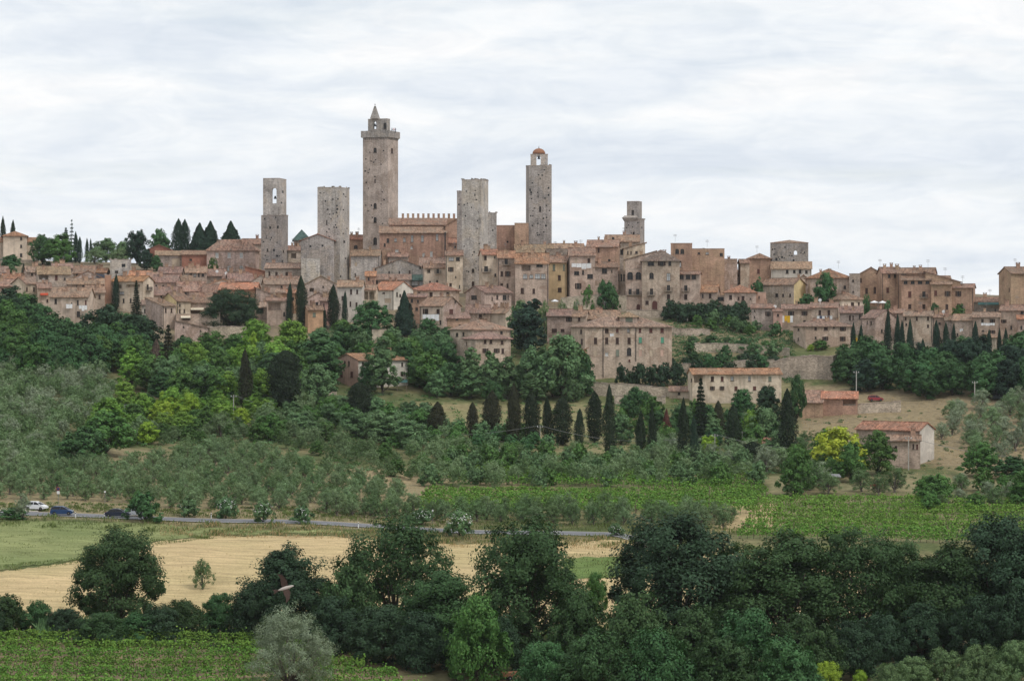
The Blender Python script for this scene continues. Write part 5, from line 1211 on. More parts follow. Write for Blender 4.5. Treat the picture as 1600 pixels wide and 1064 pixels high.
# --- cypress rows and single conifers on the slope
for x, yb, yt, w, kd, lf, lb in [
 (445, 652, 547, 54, 'egg', 'cyp', 'huge egg-shaped dark cypress left of the pink farmhouse'),
 (561, 668, 599, 38, 'egg', 'cyp', 'smaller egg-shaped cypress below the pink farmhouse'),
 (384, 645, 546, 24, 'spire', 'cypb', 'dark cypress behind the utility pole, left slope'),
 (263, 606, 506, 38, 'fir', 'cypb', 'thin dark conifer with bare twigs above the golden tree'),
 (243, 612, 530, 26, 'spire', 'dead', 'bare brown conifer beside the thin dark conifer'),
 (683, 686, 628, 30, 'column', 'cypb', 'first cypress from the left in the long slope row'),
 (738, 686, 628, 20, 'column', 'cypb', 'second cypress from the left in the long slope row, slim'),
 (768, 684, 610, 32, 'column', 'cypb', 'third cypress in the slope row, broad with a brown cast'),
 (803, 694, 598, 24, 'column', 'cypb', 'fourth cypress in the slope row, tall and narrow'),
 (831, 694, 610, 29, 'column', 'cyp', 'fifth cypress in the slope row, round-topped'),
 (855, 694, 622, 20, 'spire', 'cyp', 'sixth cypress in the slope row, short and pointed'),
 (879, 696, 618, 34, 'column', 'cyp', 'seventh cypress in the slope row, the bushiest'),
 (905, 700, 640, 18, 'spire', 'cyp', 'short pointed cypress between the two tall ones mid-row'),
 (929, 692, 612, 29, 'column', 'cyp', 'blunt cypress left of the thin spire mid-row'),
 (952, 714, 602, 22, 'spire', 'cyp', 'thin spire cypress with a bushy foot mid-row'),
 (1002, 716, 643, 18, 'spire', 'cyp', 'left one of a pair of slim cypresses by the rust-red cypress'),
 (1019, 716, 636, 15, 'spire', 'cyp', 'right one of a pair of slim cypresses by the rust-red cypress'),
 (1041, 702, 640, 15, 'spire', 'rust', 'dead rust-red cypress below the palazzo'),
 (1068, 724, 622, 20, 'spire', 'cyp', 'slim tall cypress right of the rust-red cypress'),
 (1095, 694, 590, 33, 'fir', 'cyp', 'broad dark conifer at the end of the long cream farmhouse'),
 (1084, 728, 650, 16, 'spire', 'conif', 'short cypress at the foot of the broad dark conifer'),
 (1122, 690, 628, 20, 'column', 'cypb', 'slim cypress with a brown cast below the long cream farmhouse'),
 (1146, 714, 630, 27, 'column', 'cyp', 'thick blunt cypress beside the willow'),
 (1230, 722, 608, 33, 'spire', 'cyp', 'tall lone cypress left of the golden tree'),
 (1176, 728, 690, 32, 'egg', 'cyp', 'low dark juniper before the small cream house')]:
    T(kd, lf, x, yb, yt, w, lb)
for x, yb, yt, w, lb in [(1333, 572, 505, 11, 'first cypress of the right hill group, beside the hip-roofed house'), (1346, 578, 509, 13, 'second cypress of the right hill group'), (1387, 568, 485, 13, 'tallest sharp cypress in front of the blank gable'),
 (1402, 576, 491, 12, 'left of a close cypress pair under the three-window house'), (1409, 578, 500, 12, 'right of a close cypress pair under the three-window house'), (1422, 588, 498, 14, 'spire cypress standing lowest on the right hill'),
 (1442, 586, 528, 13, 'short cypress between the lowest spire and the broad pair'), (1464, 578, 500, 17, 'rough broad cypress before the house with a dish'), (1478, 580, 504, 15, 'blunt cypress right of the rough broad one'),
 (1490, 566, 506, 10, 'thin ragged cypress before the narrow stone infill'), (1512, 566, 526, 15, 'low ragged cypress below the pinkish rendered house'), (1524, 566, 502, 14, 'thick dark cypress left of the garden pavilion'),
 (1545, 574, 516, 12, 'cypress standing in front of the garden pavilion'), (1562, 572, 513, 9, 'left cypress of the last pair at the right'), (1571, 580, 514, 12, 'right cypress of the last pair at the right')]:
    T('spire', 'conif', x, yb, yt, w, lb)
# --- trees inside the town
for kd, lf, x, yb, yt, w, dd, lb in [
 ('column', 'cyp', 4.5, 376, 338, 10, 885, 'left of the two cypresses behind the villa'), ('column', 'cyp', 20.5, 372, 344, 11, 885, 'right of the two cypresses behind the villa'),
 ('tree', 'deep', 66, 422, 367, 44, 842, 'broad green tree right of the villa'), ('tree', 'green', 93, 424, 366, 56, 838, 'big spreading green tree below the sparse fir on the left ridge'),
 ('fir', 'conif', 103, 410, 355, 24, 858, 'dark conifer left of the sparse fir'), ('sparsefir', 'conif', 112, 404, 342, 16, 866, 'sparse see-through fir on the left skyline'),
 ('spire', 'conif', 118, 410, 362, 10, 855, 'tall cypress right of the sparse fir'), ('spire', 'conif', 124.5, 412, 370, 10, 852, 'shorter cypress right of the sparse fir'),
 ('spire', 'conif', 136, 404, 372, 7, 868, 'left small cypress before the wooded skyline'), ('spire', 'conif', 142, 404, 373, 6, 868, 'right small cypress before the wooded skyline'),
 ('tree', 'soft', 166, 402, 373, 48, 880, 'rounded tree on the left skyline'), ('tree', 'soft', 192, 402, 376, 32, 880, 'low rounded tree on the left skyline beside the round-headed pine'),
 ('olive', 'olive', 148, 412, 389, 42, 850, 'grey olive above the ridge meadow, larger'), ('olive', 'olive', 186, 408, 388, 38, 850, 'grey olive above the ridge meadow, beside the pine'),
 ('tree', 'conif', 214, 414, 358, 40, 852, 'dense round-headed pine on the left skyline'), ('tree', 'deep', 250, 398, 357, 44, 872, 'dark bushy tree between the pine and the conifers'),
 ('column', 'conif', 279, 404, 342, 22, 860, 'left crown of the first skyline conifer pair'), ('column', 'conif', 289, 404, 343, 20, 862, 'right crown of the first skyline conifer pair'),
 ('cedar', 'conif', 313, 404, 349, 44, 860, 'left crown of the second skyline conifer pair'), ('cedar', 'conif', 328, 404, 346, 46, 862, 'right crown of the second skyline conifer pair'),
 ('cedar', 'conif', 360, 400, 346, 48, 864, 'lone broad conifer left of the bell tower'),
 ('tree', 'conif', 229, 430, 392, 28, 826, 'dark tree in front of the grey blank-arched building'), ('tree', 'deep', 244, 428, 398, 22, 824, 'smaller dark tree in front of the grey blank-arched building'),
 ('bush', 'green', 333, 424, 403, 18, 818, 'shrub at the civic palace wall'), ('tree', 'deep', 18, 432, 398, 34, 818, 'dark tree below the villa terrace'), ('tree', 'soft', 16, 440, 412, 22, 800, 'grey-green tree above the leftmost roofs'), ('fir', 'conif', 37, 440, 411, 12, 790, 'small fir among the leftmost roofs'),
 ('spire', 'conif', 181, 488, 430, 12, None, 'cypress in front of the slender brick pillar'), ('fir', 'cyp', 213, 500, 438, 20, None, 'dark conifer in front of the modern balcony house'),
 ('bigoak', 'holm', 362, 518, 450, 82, None, 'great dark holm oak among the left quarter roofs'),
 ('spire', 'conif', 453, 510, 442, 12, None, 'thin cypress left of the tall twin cypress'), ('column', 'cyp', 471, 512, 431, 20, None, 'tall twin cypress left of the broad grey tower'),
 ('column', 'cyp', 521, 514, 445, 20, None, 'second tall cypress before the whitish house'), ('spire', 'conif', 539, 512, 454, 10, None, 'thin cypress right of the second tall cypress'), ('spire', 'conif', 507, 514, 480, 8, None, 'little cypress between the two tall ones'),
 ('tree', 'deep', 583, 526, 470, 66, None, 'round green tree below the white gabled house'), ('cedar', 'conif', 632, 526, 456, 36, None, 'blue-green conifer in front of the white gabled house'),
 ('tree', 'deep', 669, 530, 497, 38, None, 'round shrub-like tree under the cream house laundry'),
 ('tall', 'conif', 826, 556, 466, 64, None, 'dark deodar cedar between the two-tier house and the palazzo'),
 ('tree', 'soft', 812, 512, 468, 40, 690, 'grey-green tree above the deodar'), ('olive', 'olived', 850, 500, 470, 30, 694, 'olive at the foot of the wide arched house, left'), ('olive', 'olived', 880, 492, 471, 26, 700, 'olive at the foot of the wide arched house, right'),
 ('olive', 'olived', 900, 486, 468, 18, 708, 'olive against the street retaining wall'),
 ('tree', 'deep', 946, 466, 436, 30, 738, 'round dark tree before the brick-fronted house'), ('tree', 'deep', 958, 466, 445, 22, 736, 'lower dark tree before the brick-fronted house'), ('bush', 'green', 917, 468, 449, 22, 737, 'green shrub left of the round dark tree'),
 ('tree', 'deep', 1290, 474, 424, 40, 742, 'round tree before the red hip-roofed house'), ('bush', 'deep', 1262, 478, 460, 40, 738, 'hedge shrub at the foot of the round tree'), ('bush', 'deep', 1183, 446, 437, 24, 752, 'green shrub below the brown cube house'),
 ('tree', 'deep', 1461, 496, 474, 24, 712, 'round shrub before the brick houses'), ('tree', 'green', 1500, 496, 476, 30, 712, 'light shrub before the brick end house'), ('bush', 'deep', 1354, 474, 461, 16, 724, 'shrub under the big gable'),
 ('bush', 'soft', 1387, 482, 470, 18, 720, 'shrub beside the white parasols'),
 ]:
    T(kd, lf, x, yb, yt, w, lb, d=dd)
# --- single trees on the slope
for kd, lf, x, yb, yt, w, lb in [
 ('tree', 'lime', 295, 662, 612, 44, 'yellow-green tree on the left slope'), ('tree', 'light', 270, 650, 603, 40, 'light green tree left of the yellow-green tree'), ('tree', 'light', 300, 622, 570, 60, 'light green tree above the yellow-green tree'),
 ('tree', 'light', 350, 640, 578, 50, 'light green tree right of the yellow-green tree'), ('tall', 'light', 205, 608, 540, 44, 'thin light-leaved tree left of the bare conifers'),
 ('tree', 'light', 172, 690, 620, 72, 'light-topped tree over the dark thicket, far left slope'), ('tree', 'green', 165, 712, 640, 100, 'broad green tree in the left olive slope'), ('tree', 'deep', 130, 725, 665, 80, 'dark round tree in the left olive slope'),
 ('tree', 'light', 400, 560, 498, 60, 'light green tree under the dark loggia house'), ('tree', 'light', 455, 570, 500, 70, 'fresh green tree under the twin cypress'), ('tree', 'lime', 394, 566, 520, 26, 'small yellow tree among the light green trees'),
 ('tree', 'light', 430, 600, 530, 70, 'light green tree above the egg-shaped cypress'), ('tall', 'deep', 500, 606, 518, 80, 'large deep green tree left of the pink farmhouse'), ('tree', 'deep', 545, 560, 505, 60, 'deep green tree above the pink farmhouse'),
 ('tall', 'soft', 598, 618, 525, 56, 'tall soft green tree in front of the pink farmhouse'), ('tree', 'deep', 575, 612, 566, 34, 'green tree against the pink farmhouse wall'), ('tree', 'green', 640, 590, 525, 60, 'green tree right of the pink farmhouse, higher'),
 ('tree', 'green', 672, 612, 548, 70, 'green tree right of the pink farmhouse, lower'), ('tree', 'soft', 690, 570, 520, 50, 'soft green tree left of the two-tier house'), ('tall', 'soft', 737, 622, 541, 44, 'first feathery tree under the two-tier house'),
 ('tall', 'soft', 768, 622, 548, 40, 'second feathery tree under the two-tier house'), ('tall', 'soft', 793, 624, 556, 40, 'third feathery tree under the two-tier house'),
 ('tree', 'soft', 880, 622, 520, 88, 'great rounded green tree left of the palazzo'), ('tree', 'soft', 838, 622, 540, 66, 'rounded green tree left of the great one'), ('tree', 'deep', 912, 612, 548, 34, 'narrow tree hiding the palazzo corner'),
 ('tree', 'deep', 992, 650, 603, 40, 'round dark tree below the palazzo'), ('tree', 'soft', 1195, 702, 636, 62, 'yellowish willow below the long cream farmhouse'), ('tree', 'lime', 1108, 712, 678, 34, 'small yellow-green bush tree beside the slim cypresses'),
 ('tree', 'light', 1175, 700, 640, 40, 'light green tree left of the tall lone cypress'), ('tree', 'deep', 1160, 650, 606, 44, 'dark tree before the long cream farmhouse'), ('tree', 'holm', 1200, 660, 602, 46, 'dark tree at the right end of the long cream farmhouse'),
 ('tree', 'deep', 1245, 660, 585, 30, 'dark thin tree between the farmhouse and the red shed'),
 ('tree', 'gold', 1312, 742, 664, 88, 'golden yellow tree in front of the right farmhouse'), ('tree', 'green', 1330, 752, 690, 50, 'green lower half tree before the golden tree'), ('tree', 'green', 1372, 742, 672, 66, 'green tree hiding the left of the right farmhouse'),
 ('tree', 'green', 1246, 776, 695, 62, 'green tree left of the golden tree'), ('tree', 'deep', 1290, 700, 668, 20, 'thin dark shrub behind the golden tree'), ('tree', 'green', 1535, 745, 690, 70, 'green fruit tree on the right slope'), ('tree', 'deep', 1580, 750, 712, 60, 'dark green shrub tree at the right slope edge'),
 ('tree', 'green', 1455, 788, 742, 60, 'bright green bush below the right farmhouse'), ('tree', 'green', 1600, 792, 730, 56, 'green tree at the right edge beside the vineyard'), ('tree', 'lime', 1457, 608, 567, 28, 'yellow-green tree under the right hill cypresses'),
 ('tree', 'green', 1585, 585, 548, 34, 'light green tree at the right end of the hill wood'), ('tree', 'green', 800, 690, 655, 44, 'green shrub behind the cypress row'), ('tree', 'soft', 600, 690, 640, 80, 'soft green thicket tree right of the smaller egg cypress'),
 ('tree', 'soft', 640, 700, 655, 70, 'soft green thicket tree at the thin pole'), ('tree', 'soft', 665, 670, 628, 60, 'grey-green tree left of the first row cypress'), ('tree', 'soft', 535, 660, 620, 60, 'pale green tree below the white shed')]:
    T(kd, lf, x, yb, yt, w, lb)
for kd, lf, x, yb, yt, w, lb in [('tree', 'holm', 165, 556, 478, 84, 'dark rounded tree under the slender brick pillar'), ('tree', 'holm', 214, 560, 490, 92, 'dark spreading tree under the modern balcony house'), ('tree', 'deep', 118, 566, 506, 60, 'green tree right below the white laundry'),
 ('tree', 'deep', 288, 584, 524, 60, 'green tree under the lowest lean-to house'), ('tree', 'green', 330, 580, 517, 62, 'fresh green tree under the square pale block'), ('tree', 'green', 368, 580, 522, 58, 'green tree under the garden wall of the holm oak'), ('tree', 'holm', 22, 520, 450, 90, 'dark rounded tree at the left edge below the roofs'), ('tree', 'deep', 66, 556, 478, 70, 'dark tree under the narrow house with the red awning'),
 ('tree', 'deep', 540, 552, 505, 50, 'deep green tree below the thin cypress'), ('tree', 'soft', 615, 556, 512, 44, 'grey-green tree below the blue-green conifer'), ('tree', 'deep', 700, 556, 512, 46, 'dark green tree left of the two-tier house corner'), ('tree', 'soft', 655, 560, 515, 50, 'soft green tree under the round shrub-like tree')]:
    T(kd, lf, x, yb, yt, w, lb)
# --- woods and groves, one tree at a time
def scatter(poly, spacing, kinds, wm, hm, label, group, name=None, maxn=999, cat='tree', jitter=0.35, rows=False, seed=0, stuff=False):
    g = np.random.default_rng(100 + seed)
    pts = [((x - 800) / F * depth_at(x, y), depth_at(x, y)) for x, y in poly]
    xs, ys = [p[0] for p in pts], [p[1] for p in pts]
    n = 0; acc = {}
    yv = min(ys)
    row = 0
    while yv <= max(ys):
        xv = min(xs) + (0 if rows else (row % 2) * spacing / 2)
        while xv <= max(xs):
            x, y = xv + g.uniform(-jitter, jitter) * spacing, yv + g.uniform(-jitter, jitter) * spacing
            if inpoly(np.array([x]), np.array([y]), pts)[0] and n < maxn:
                kd, lf = kinds[int(g.integers(len(kinds)))]
                s = g.uniform(0.78, 1.22)
                if not stuff: plant(kd, lf, 0, 0, 0, 0, label, name, cat, group, XY=(x, y), scale_m=(wm * s, hm * s * g.uniform(.9, 1.1)))
                else:
                    me = KIND[kd][int(g.integers(len(KIND[kd])))][0]; co = np.empty(len(me.vertices) * 3, np.float32); me.vertices.foreach_get('co', co)
                    co = co.reshape(-1, 4, 3)[::2].copy(); cq = co.mean(1, keepdims=True); co = cq + (co - cq) * 1.3
                    a_ = g.uniform(0, 6.28); ca, sa = math.cos(a_), math.sin(a_)
                    q = np.stack([(co[..., 0] * ca - co[..., 1] * sa) * wm * s + x, (co[..., 0] * sa + co[..., 1] * ca) * wm * s + y, co[..., 2] * hm * s + gzf(x, y)], -1)
                    acc.setdefault(lf, []).append(q.reshape(-1, 3))
                n += 1
            xv += spacing
        yv += spacing * (1.62 if rows else 0.87); row += 1
    if acc:
        lfs = list(acc); co = np.concatenate([np.concatenate(acc[k]) for k in lfs]); N = len(co) // 4
        mi = np.concatenate([np.full(sum(len(q) for q in acc[k]) // 4, i) for i, k in enumerate(lfs)])
        me = bpy.data.meshes.new(name); me.vertices.add(4 * N); me.vertices.foreach_set('co', co.ravel().astype(np.float32))
        me.loops.add(4 * N); me.loops.foreach_set('vertex_index', np.arange(4 * N, dtype=np.int32))
        me.polygons.add(N); me.polygons.foreach_set('loop_start', np.arange(N, dtype=np.int32) * 4); me.polygons.foreach_set('loop_total', np.full(N, 4, np.int32))
        for k in lfs: me.materials.append(LEAF[k])
        me.polygons.foreach_set('material_index', mi.astype(np.int32)); me.update(calc_edges=True)
        tag(link(name, me), label, cat, kind='stuff')
    return n
NT_ = {}
NT_['olA'] = scatter([(-30, 781), (240, 792), (480, 806), (640, 812), (640, 775), (520, 745), (420, 715), (330, 700), (200, 735), (-30, 740)], 4.0, [('olive', 'olive'), ('olive', 'olive'), ('olive', 'olived')], 3.9, 3.7, 'olive tree in the rows of the grove just above the road', 'olive grove above the road', rows=True, jitter=.12, seed=1)
NT_['olB'] = scatter([(500, 812), (820, 822), (1150, 828), (1150, 812), (820, 806), (500, 796)], 3.3, [('olive', 'olived'), ('olive', 'olive')], 3.8, 3.7, 'olive tree in the double line between the road and the middle vineyard', 'olive line by the middle vineyard', rows=True, seed=2)
NT_['olC'] = scatter([(-30, 748), (60, 745), (90, 690), (190, 640), (170, 590), (80, 575), (-30, 570)], 4.9, [('olive', 'olive'), ('olive', 'olived'), ('olive', 'silver')], 5.2, 4.6, 'dense grey olive grove at the far left, merging into one mass', None, name='olive_grove', cat='olive grove', seed=3, stuff=True)
NT_['olD'] = scatter([(1455, 640), (1620, 640), (1620, 700), (1540, 735), (1470, 700)], 8.0, [('olive', 'silver'), ('olive', 'olive')], 5.4, 4.9, 'olive tree on the bare brown slope at the right', 'right slope olives', seed=4)
NT_['olE'] = scatter([(190, 700), (400, 690), (560, 735), (640, 765), (620, 715), (460, 668), (260, 668)], 5.6, [('olive', 'olive'), ('olive', 'olived'), ('tree', 'green')], 4.2, 3.8, 'small olives and fruit trees in the mixed plots left of centre', None, name='olive_scrub', cat='olive scrub', seed=5, stuff=True)
NT_['olF'] = scatter([(640, 705), (980, 720), (1190, 740), (1190, 758), (900, 764), (640, 762)], 5.4, [('olive', 'olive'), ('olive', 'olived'), ('olive', 'olive'), ('bush', 'green'), ('bush', 'soft')], 4.4, 4.0, 'tangled olives and bushes in the plots below the cypress row', None, name='olive_scrub', cat='olive scrub', seed=6, stuff=True)
NT_['olG'] = scatter([(1000, 728), (1230, 745), (1230, 725), (1000, 705)], 7.0, [('olive', 'silver'), ('olive', 'olive')], 6.0, 5.0, 'pale olive at the foot of the slim cypresses', 'olives under the slim cypresses', seed=7)
NT_['olH'] = scatter([(1210, 775), (1420, 785), (1420, 765), (1330, 758), (1210, 760)], 9.0, [('olive', 'silver'), ('olive', 'olived')], 6.4, 5.2, 'wide olive above the right vineyard', 'olives above the right vineyard', seed=8)
NT_['wA'] = scatter([(-40, 596), (110, 596), (200, 588), (255, 575), (240, 556), (185, 536), (150, 540), (110, 566), (70, 540), (40, 518), (-40, 512)], 8.0, [('tree', 'deep'), ('tree', 'green'), ('tree', 'green'), ('tree', 'deep')], 10, 9.6, 'dark green tree in the wood below the left quarter', 'wood below the left quarter', seed=9)
NT_['wB'] = scatter([(225, 640), (520, 640), (520, 580), (420, 575), (330, 588), (245, 588)], 8.6, [('tree', 'light'), ('tree', 'green'), ('tree', 'green'), ('tall', 'deep'), ('tree', 'soft')], 9, 9, 'broadleaf tree in the green belt between the left quarter and the pink farmhouse', 'green belt left', seed=10)
NT_['wC'] = scatter([(500, 590), (720, 615), (720, 592), (690, 574), (640, 566), (560, 548), (500, 560)], 9.0, [('tree', 'deep'), ('tree', 'green'), ('tree', 'soft')], 8, 9, 'broadleaf tree in the belt above the pink farmhouse', 'green belt above the pink farmhouse', seed=11)
NT_['wD'] = scatter([(640, 630), (930, 634), (930, 616), (720, 612), (640, 600)], 9.5, [('tree', 'soft'), ('tree', 'deep'), ('tall', 'soft')], 7, 8, 'broadleaf tree in the hollow below the two-tier house', 'hollow below the two-tier house', seed=12)
NT_['wE'] = scatter([(1320, 610), (1450, 625), (1620, 640), (1620, 572), (1440, 588), (1330, 578)], 8.0, [('tree', 'deep'), ('tree', 'deep'), ('tree', 'conif')], 9.5, 9.5, 'dark tree in the wood beneath the right hill cypresses', 'wood beneath the right hill cypresses', seed=13)
NT_['wF'] = scatter([(400, 690), (660, 700), (660, 655), (500, 650), (400, 640)], 9.0, [('tree', 'soft'), ('olive', 'olive'), ('tree', 'soft'), ('tree', 'green')], 7, 6, 'soft green tree in the plots between the two egg-shaped cypresses', 'plots at the egg cypresses', seed=14)
NT_['wG'] = scatter([(960, 700), (1240, 725), (1240, 690), (1060, 650), (960, 645)], 10, [('tree', 'soft'), ('tree', 'deep'), ('bush', 'green')], 6, 6, 'garden tree on the slope under the palazzo and the long farmhouse', 'slope gardens', seed=15)
NT_['tB'] = scatter([(1055, 512), (1225, 532), (1225, 524), (1100, 508)], 5.0, [('bush', 'deep'), ('bush', 'soft'), ('bush', 'green')], 5, 4.2, 'shrub on the upper garden terrace right of the palazzo', 'upper terrace shrubs', cat='shrub', name='shrub', seed=16)
NT_['tC'] = scatter([(1070, 560), (1215, 560), (1215, 554), (1070, 554)], 4.5, [('bush', 'soft'), ('bush', 'deep')], 5, 4.0, 'shrub on the middle garden terrace right of the palazzo', 'middle terrace shrubs', cat='shrub', name='shrub', seed=17)
NT_['tD'] = scatter([(985, 592), (1210, 582), (1210, 574), (1055, 572), (985, 584)], 5.5, [('bush', 'holm'), ('bush', 'deep')], 4.5, 3.8, 'dark shrub clinging to the terrace below the palazzo', 'dark terrace shrubs', cat='shrub', name='shrub', seed=18)
NT_['tE'] = scatter([(1040, 506), (1172, 510), (1172, 494), (1040, 492)], 4.2, [('bush', 'holm')], 5.5, 4.4, 'dark ivy shrub on the bank below the street', 'bank shrubs below the street', cat='shrub', name='shrub', seed=19)
NT_['tF'] = scatter([(1400, 800), (1640, 800), (1640, 770), (1500, 760)], 8, [('olive', 'silver'), ('bush', 'green'), ('olive', 'olived')], 4.6, 3.6, 'small tree or bush in the garden right of the farmhouse', 'garden right of the farmhouse', seed=20)
NT_['wH'] = scatter([(190, 700), (425, 672), (425, 640), (225, 640), (190, 620)], 8.0, [('tree', 'light'), ('tree', 'light'), ('olive', 'olive'), ('tree', 'lime'), ('tree', 'green')], 6, 5.4, 'small tree in the gardens around the yellow-green tree on the left slope', 'gardens on the left slope', seed=21)
NT_['tG'] = scatter([(1055, 545), (1225, 556), (1225, 546), (1055, 536)], 5.5, [('bush', 'deep'), ('bush', 'green'), ('bush', 'soft')], 4.6, 3.4, 'shrub between the two upper garden terraces right of the palazzo', 'shrubs between the terraces', cat='shrub', name='shrub', seed=22)
NT_['tH'] = scatter([(1070, 575), (1215, 572), (1215, 566), (1070, 566)], 4.5, [('bush', 'deep'), ('bush', 'holm')], 4.2, 3.0, 'dark shrub above the roof of the long cream farmhouse', 'shrubs above the long farmhouse', cat='shrub', name='shrub', seed=23)
for x, yt, w, lb in ((972, 570, 22, 'leftmost dark shrub at the palazzo foot'), (1000, 568, 34, 'second dark shrub at the palazzo foot'), (1020, 570, 30, 'third dark shrub at the palazzo foot'), (1038, 567, 34, 'fourth dark shrub at the palazzo foot'), (1058, 568, 34, 'dark shrub at the right corner of the palazzo'), (985, 580, 24, 'low dark shrub between the first two at the palazzo foot')):
    T('bush', 'holm', x, 597, yt, w, lb, cat='shrub', d=646)
NT_['wJ'] = scatter([(560, 700), (860, 706), (860, 690), (760, 680), (640, 655), (560, 665)], 6.4, [('bush', 'soft'), ('bush', 'green'), ('bush', 'deep'), ('olive', 'olive')], 4.6, 3.8, 'tangled shrubs on the grassy slope around the first cypresses of the row', None, cat='shrubbery', name='shrubbery', seed=25, stuff=True)
NT_['wI'] = scatter([(1240, 770), (1300, 772), (1300, 700), (1250, 690)], 8, [('tree', 'green'), ('olive', 'olived'), ('bush', 'green')], 5, 4.6, 'small tree in the orchard left of the golden tree', 'orchard left of the golden tree', seed=24)
T('bush', 'lime', 1267, 548, 538, 14, 'clipped bright green ball shrub before the hip-roofed house', cat='shrub')
T('bush', 'green', 1283, 546, 531, 28, 'round green shrub before the hip-roofed house', cat='shrub')
# beyond the edges of the picture the woods and groves run on
scatter([(1625, 640), (1860, 650), (1860, 560), (1625, 572)], 9.5, [('tree', 'deep'), ('tree', 'green')], 9.5, 9, 'wood running on beyond the right edge', None, name='woodland', cat='woodland', seed=31, stuff=True)
scatter([(1630, 770), (1860, 770), (1860, 655), (1630, 650)], 8.5, [('olive', 'olive'), ('olive', 'silver')], 5, 4.6, 'olive slope running on beyond the right edge', None, name='olive_grove', cat='olive grove', seed=32, stuff=True)
scatter([(1680, 1030), (1860, 1030), (1860, 990), (1680, 990)], 8.0, [('tree', 'oak')], 11, 13, 'oaks running on beyond the right edge', None, name='woodland', cat='woodland', seed=33, stuff=True)
scatter([(-45, 596), (-240, 596), (-240, 505), (-45, 512)], 9.5, [('tree', 'deep'), ('tree', 'green')], 10, 9.5, 'wood running on beyond the left edge', None, name='woodland', cat='woodland', seed=34, stuff=True)
scatter([(-35, 785), (-240, 785), (-240, 600), (-35, 600)], 7.5, [('olive', 'olive'), ('olive', 'olived')], 4.8, 4.2, 'olive slope running on beyond the left edge', None, name='olive_grove', cat='olive grove', seed=35, stuff=True)
scatter([(-45, 1000), (-240, 1000), (-240, 985), (-45, 985)], 5.0, [('bush', 'holm')], 6, 5, 'hedge running on beyond the left edge', None, name='hedgerow', cat='hedge', seed=36, stuff=True)
print('scatter', NT_, sum(NT_.values()))

# ---------------------------------------------------------------- vineyards
pm = MB(); pm.box(-.05, .05, -.05, .05, -0.4, 2.05); POST = pm.mesh('post', M['wood'])
def vine_row(x0, y0, x1, y1, label, group, hgt=1.75, dens=70, leaf=0.15, posts=6.0, gap=0.12):
    A, B_ = np.array(on_ground(x0, y0)), np.array(on_ground(x1, y1))
    Lr = float(np.hypot(*(B_ - A)[:2])); n = int(Lr * dens)
    t = nr.uniform(0, 1, n)
    ph1, ph2, ph3 = nr.uniform(0, 6, 3); s = t * Lr
    vig = 0.72 + 0.30 * np.sin(s * 0.55 + ph1) * np.sin(s * 0.17 + ph3) + 0.28 * np.sin(s * 2.6 + ph2)
    keep = nr.uniform(0, 1, n) < np.clip(vig, .25, 1) ; t, s, vig = t[keep], s[keep], vig[keep]; n = len(t)
    dirv = (B_ - A)[:2] / Lr; nrm = np.array([-dirv[1], dirv[0]])
    off = nr.normal(size=n) * 0.19
    X = A[0] + dirv[0] * s + nrm[0] * off; Y = A[1] + dirv[1] * s + nrm[1] * off
    hz = 0.55 + (hgt - 0.55) * nr.uniform(0, 1, n) ** 0.75 * (0.85 + 0.25 * vig)
    shoots = nr.uniform(0, 1, n) < 0.08
    hz[shoots] += nr.uniform(0, .8, shoots.sum())
    Z = gz(X, Y) + hz
    e = empty('vine_row', (float(A[0]), float(A[1]), float(A[2])), 0, label, 'vine row', group)
    P = np.stack([X - A[0], Y - A[1], Z - A[2]], 1)
    nn = np.stack([nrm[0] * np.sign(off), nrm[1] * np.sign(off), 0.8 * np.ones(n)], 1) + rdir(n) * 0.7
    link('foliage', quad_mesh('foliage', P, nn, leaf * nr.uniform(.6, 1.3, n), 0.75, LEAF['vine']), e)
    b = MB()
    k = 0.6
    while k < Lr:
        px, py = A[0] + dirv[0] * k, A[1] + dirv[1] * k
        pz = gzf(px, py) - A[2]
        b.tube([(px - A[0], py - A[1], pz - .2), (px - A[0] + .05, py - A[1], pz + .5), (px - A[0], py - A[1], pz + 1.0)], [.05, .04, .03], 4); k += 1.1
    tag(link('vine_stems', b.mesh('vine_stems', BARK), e), kind='stuff')
    k = 0.3
    while k < Lr:
        px, py = A[0] + dirv[0] * k, A[1] + dirv[1] * k
        link('post', POST, e, (px - A[0], py - A[1], gzf(px, py) - A[2]), nr.uniform(0, 1)); k += posts
    return e
for i in range(7):
    y = 1004 + i * 12.5 + 0.5 * i * i
    vine_row(-140, y + 7, 455 + max(0, y - 1010) * 3.2, y + 4 + i * 0.6, f'{ORD[i]} vine row from the hedge in the near vineyard at the bottom left', 'near vineyard rows', dens=135, leaf=0.14, posts=6.5)
for i in range(7):
    vine_row(1188 - i * 6, 788 + i * 9.0, 1740, 793 + i * 10.0, f'{ORD[i]} vine row from the top in the vineyard below the right farmhouse', 'right vineyard rows', dens=95, leaf=0.17, posts=9)
for i in range(6):
    vine_row(640 + i * 6, 799 - i * 5.0, 1180 + i * 4, 803 - i * 6.0, f'{ORD[i]} vine row from the front in the bright strip of the middle vineyard', 'middle vineyard rows', dens=70, leaf=0.19, posts=14)
for i in range(5):
    vine_row(690 + i * 10, 752 - i * 5, 1190, 770 - i * 7.0, f'{ORD[i]} vine row from the front in the plots under the cypress row', 'upper vineyard rows', dens=50, leaf=0.2, posts=16)

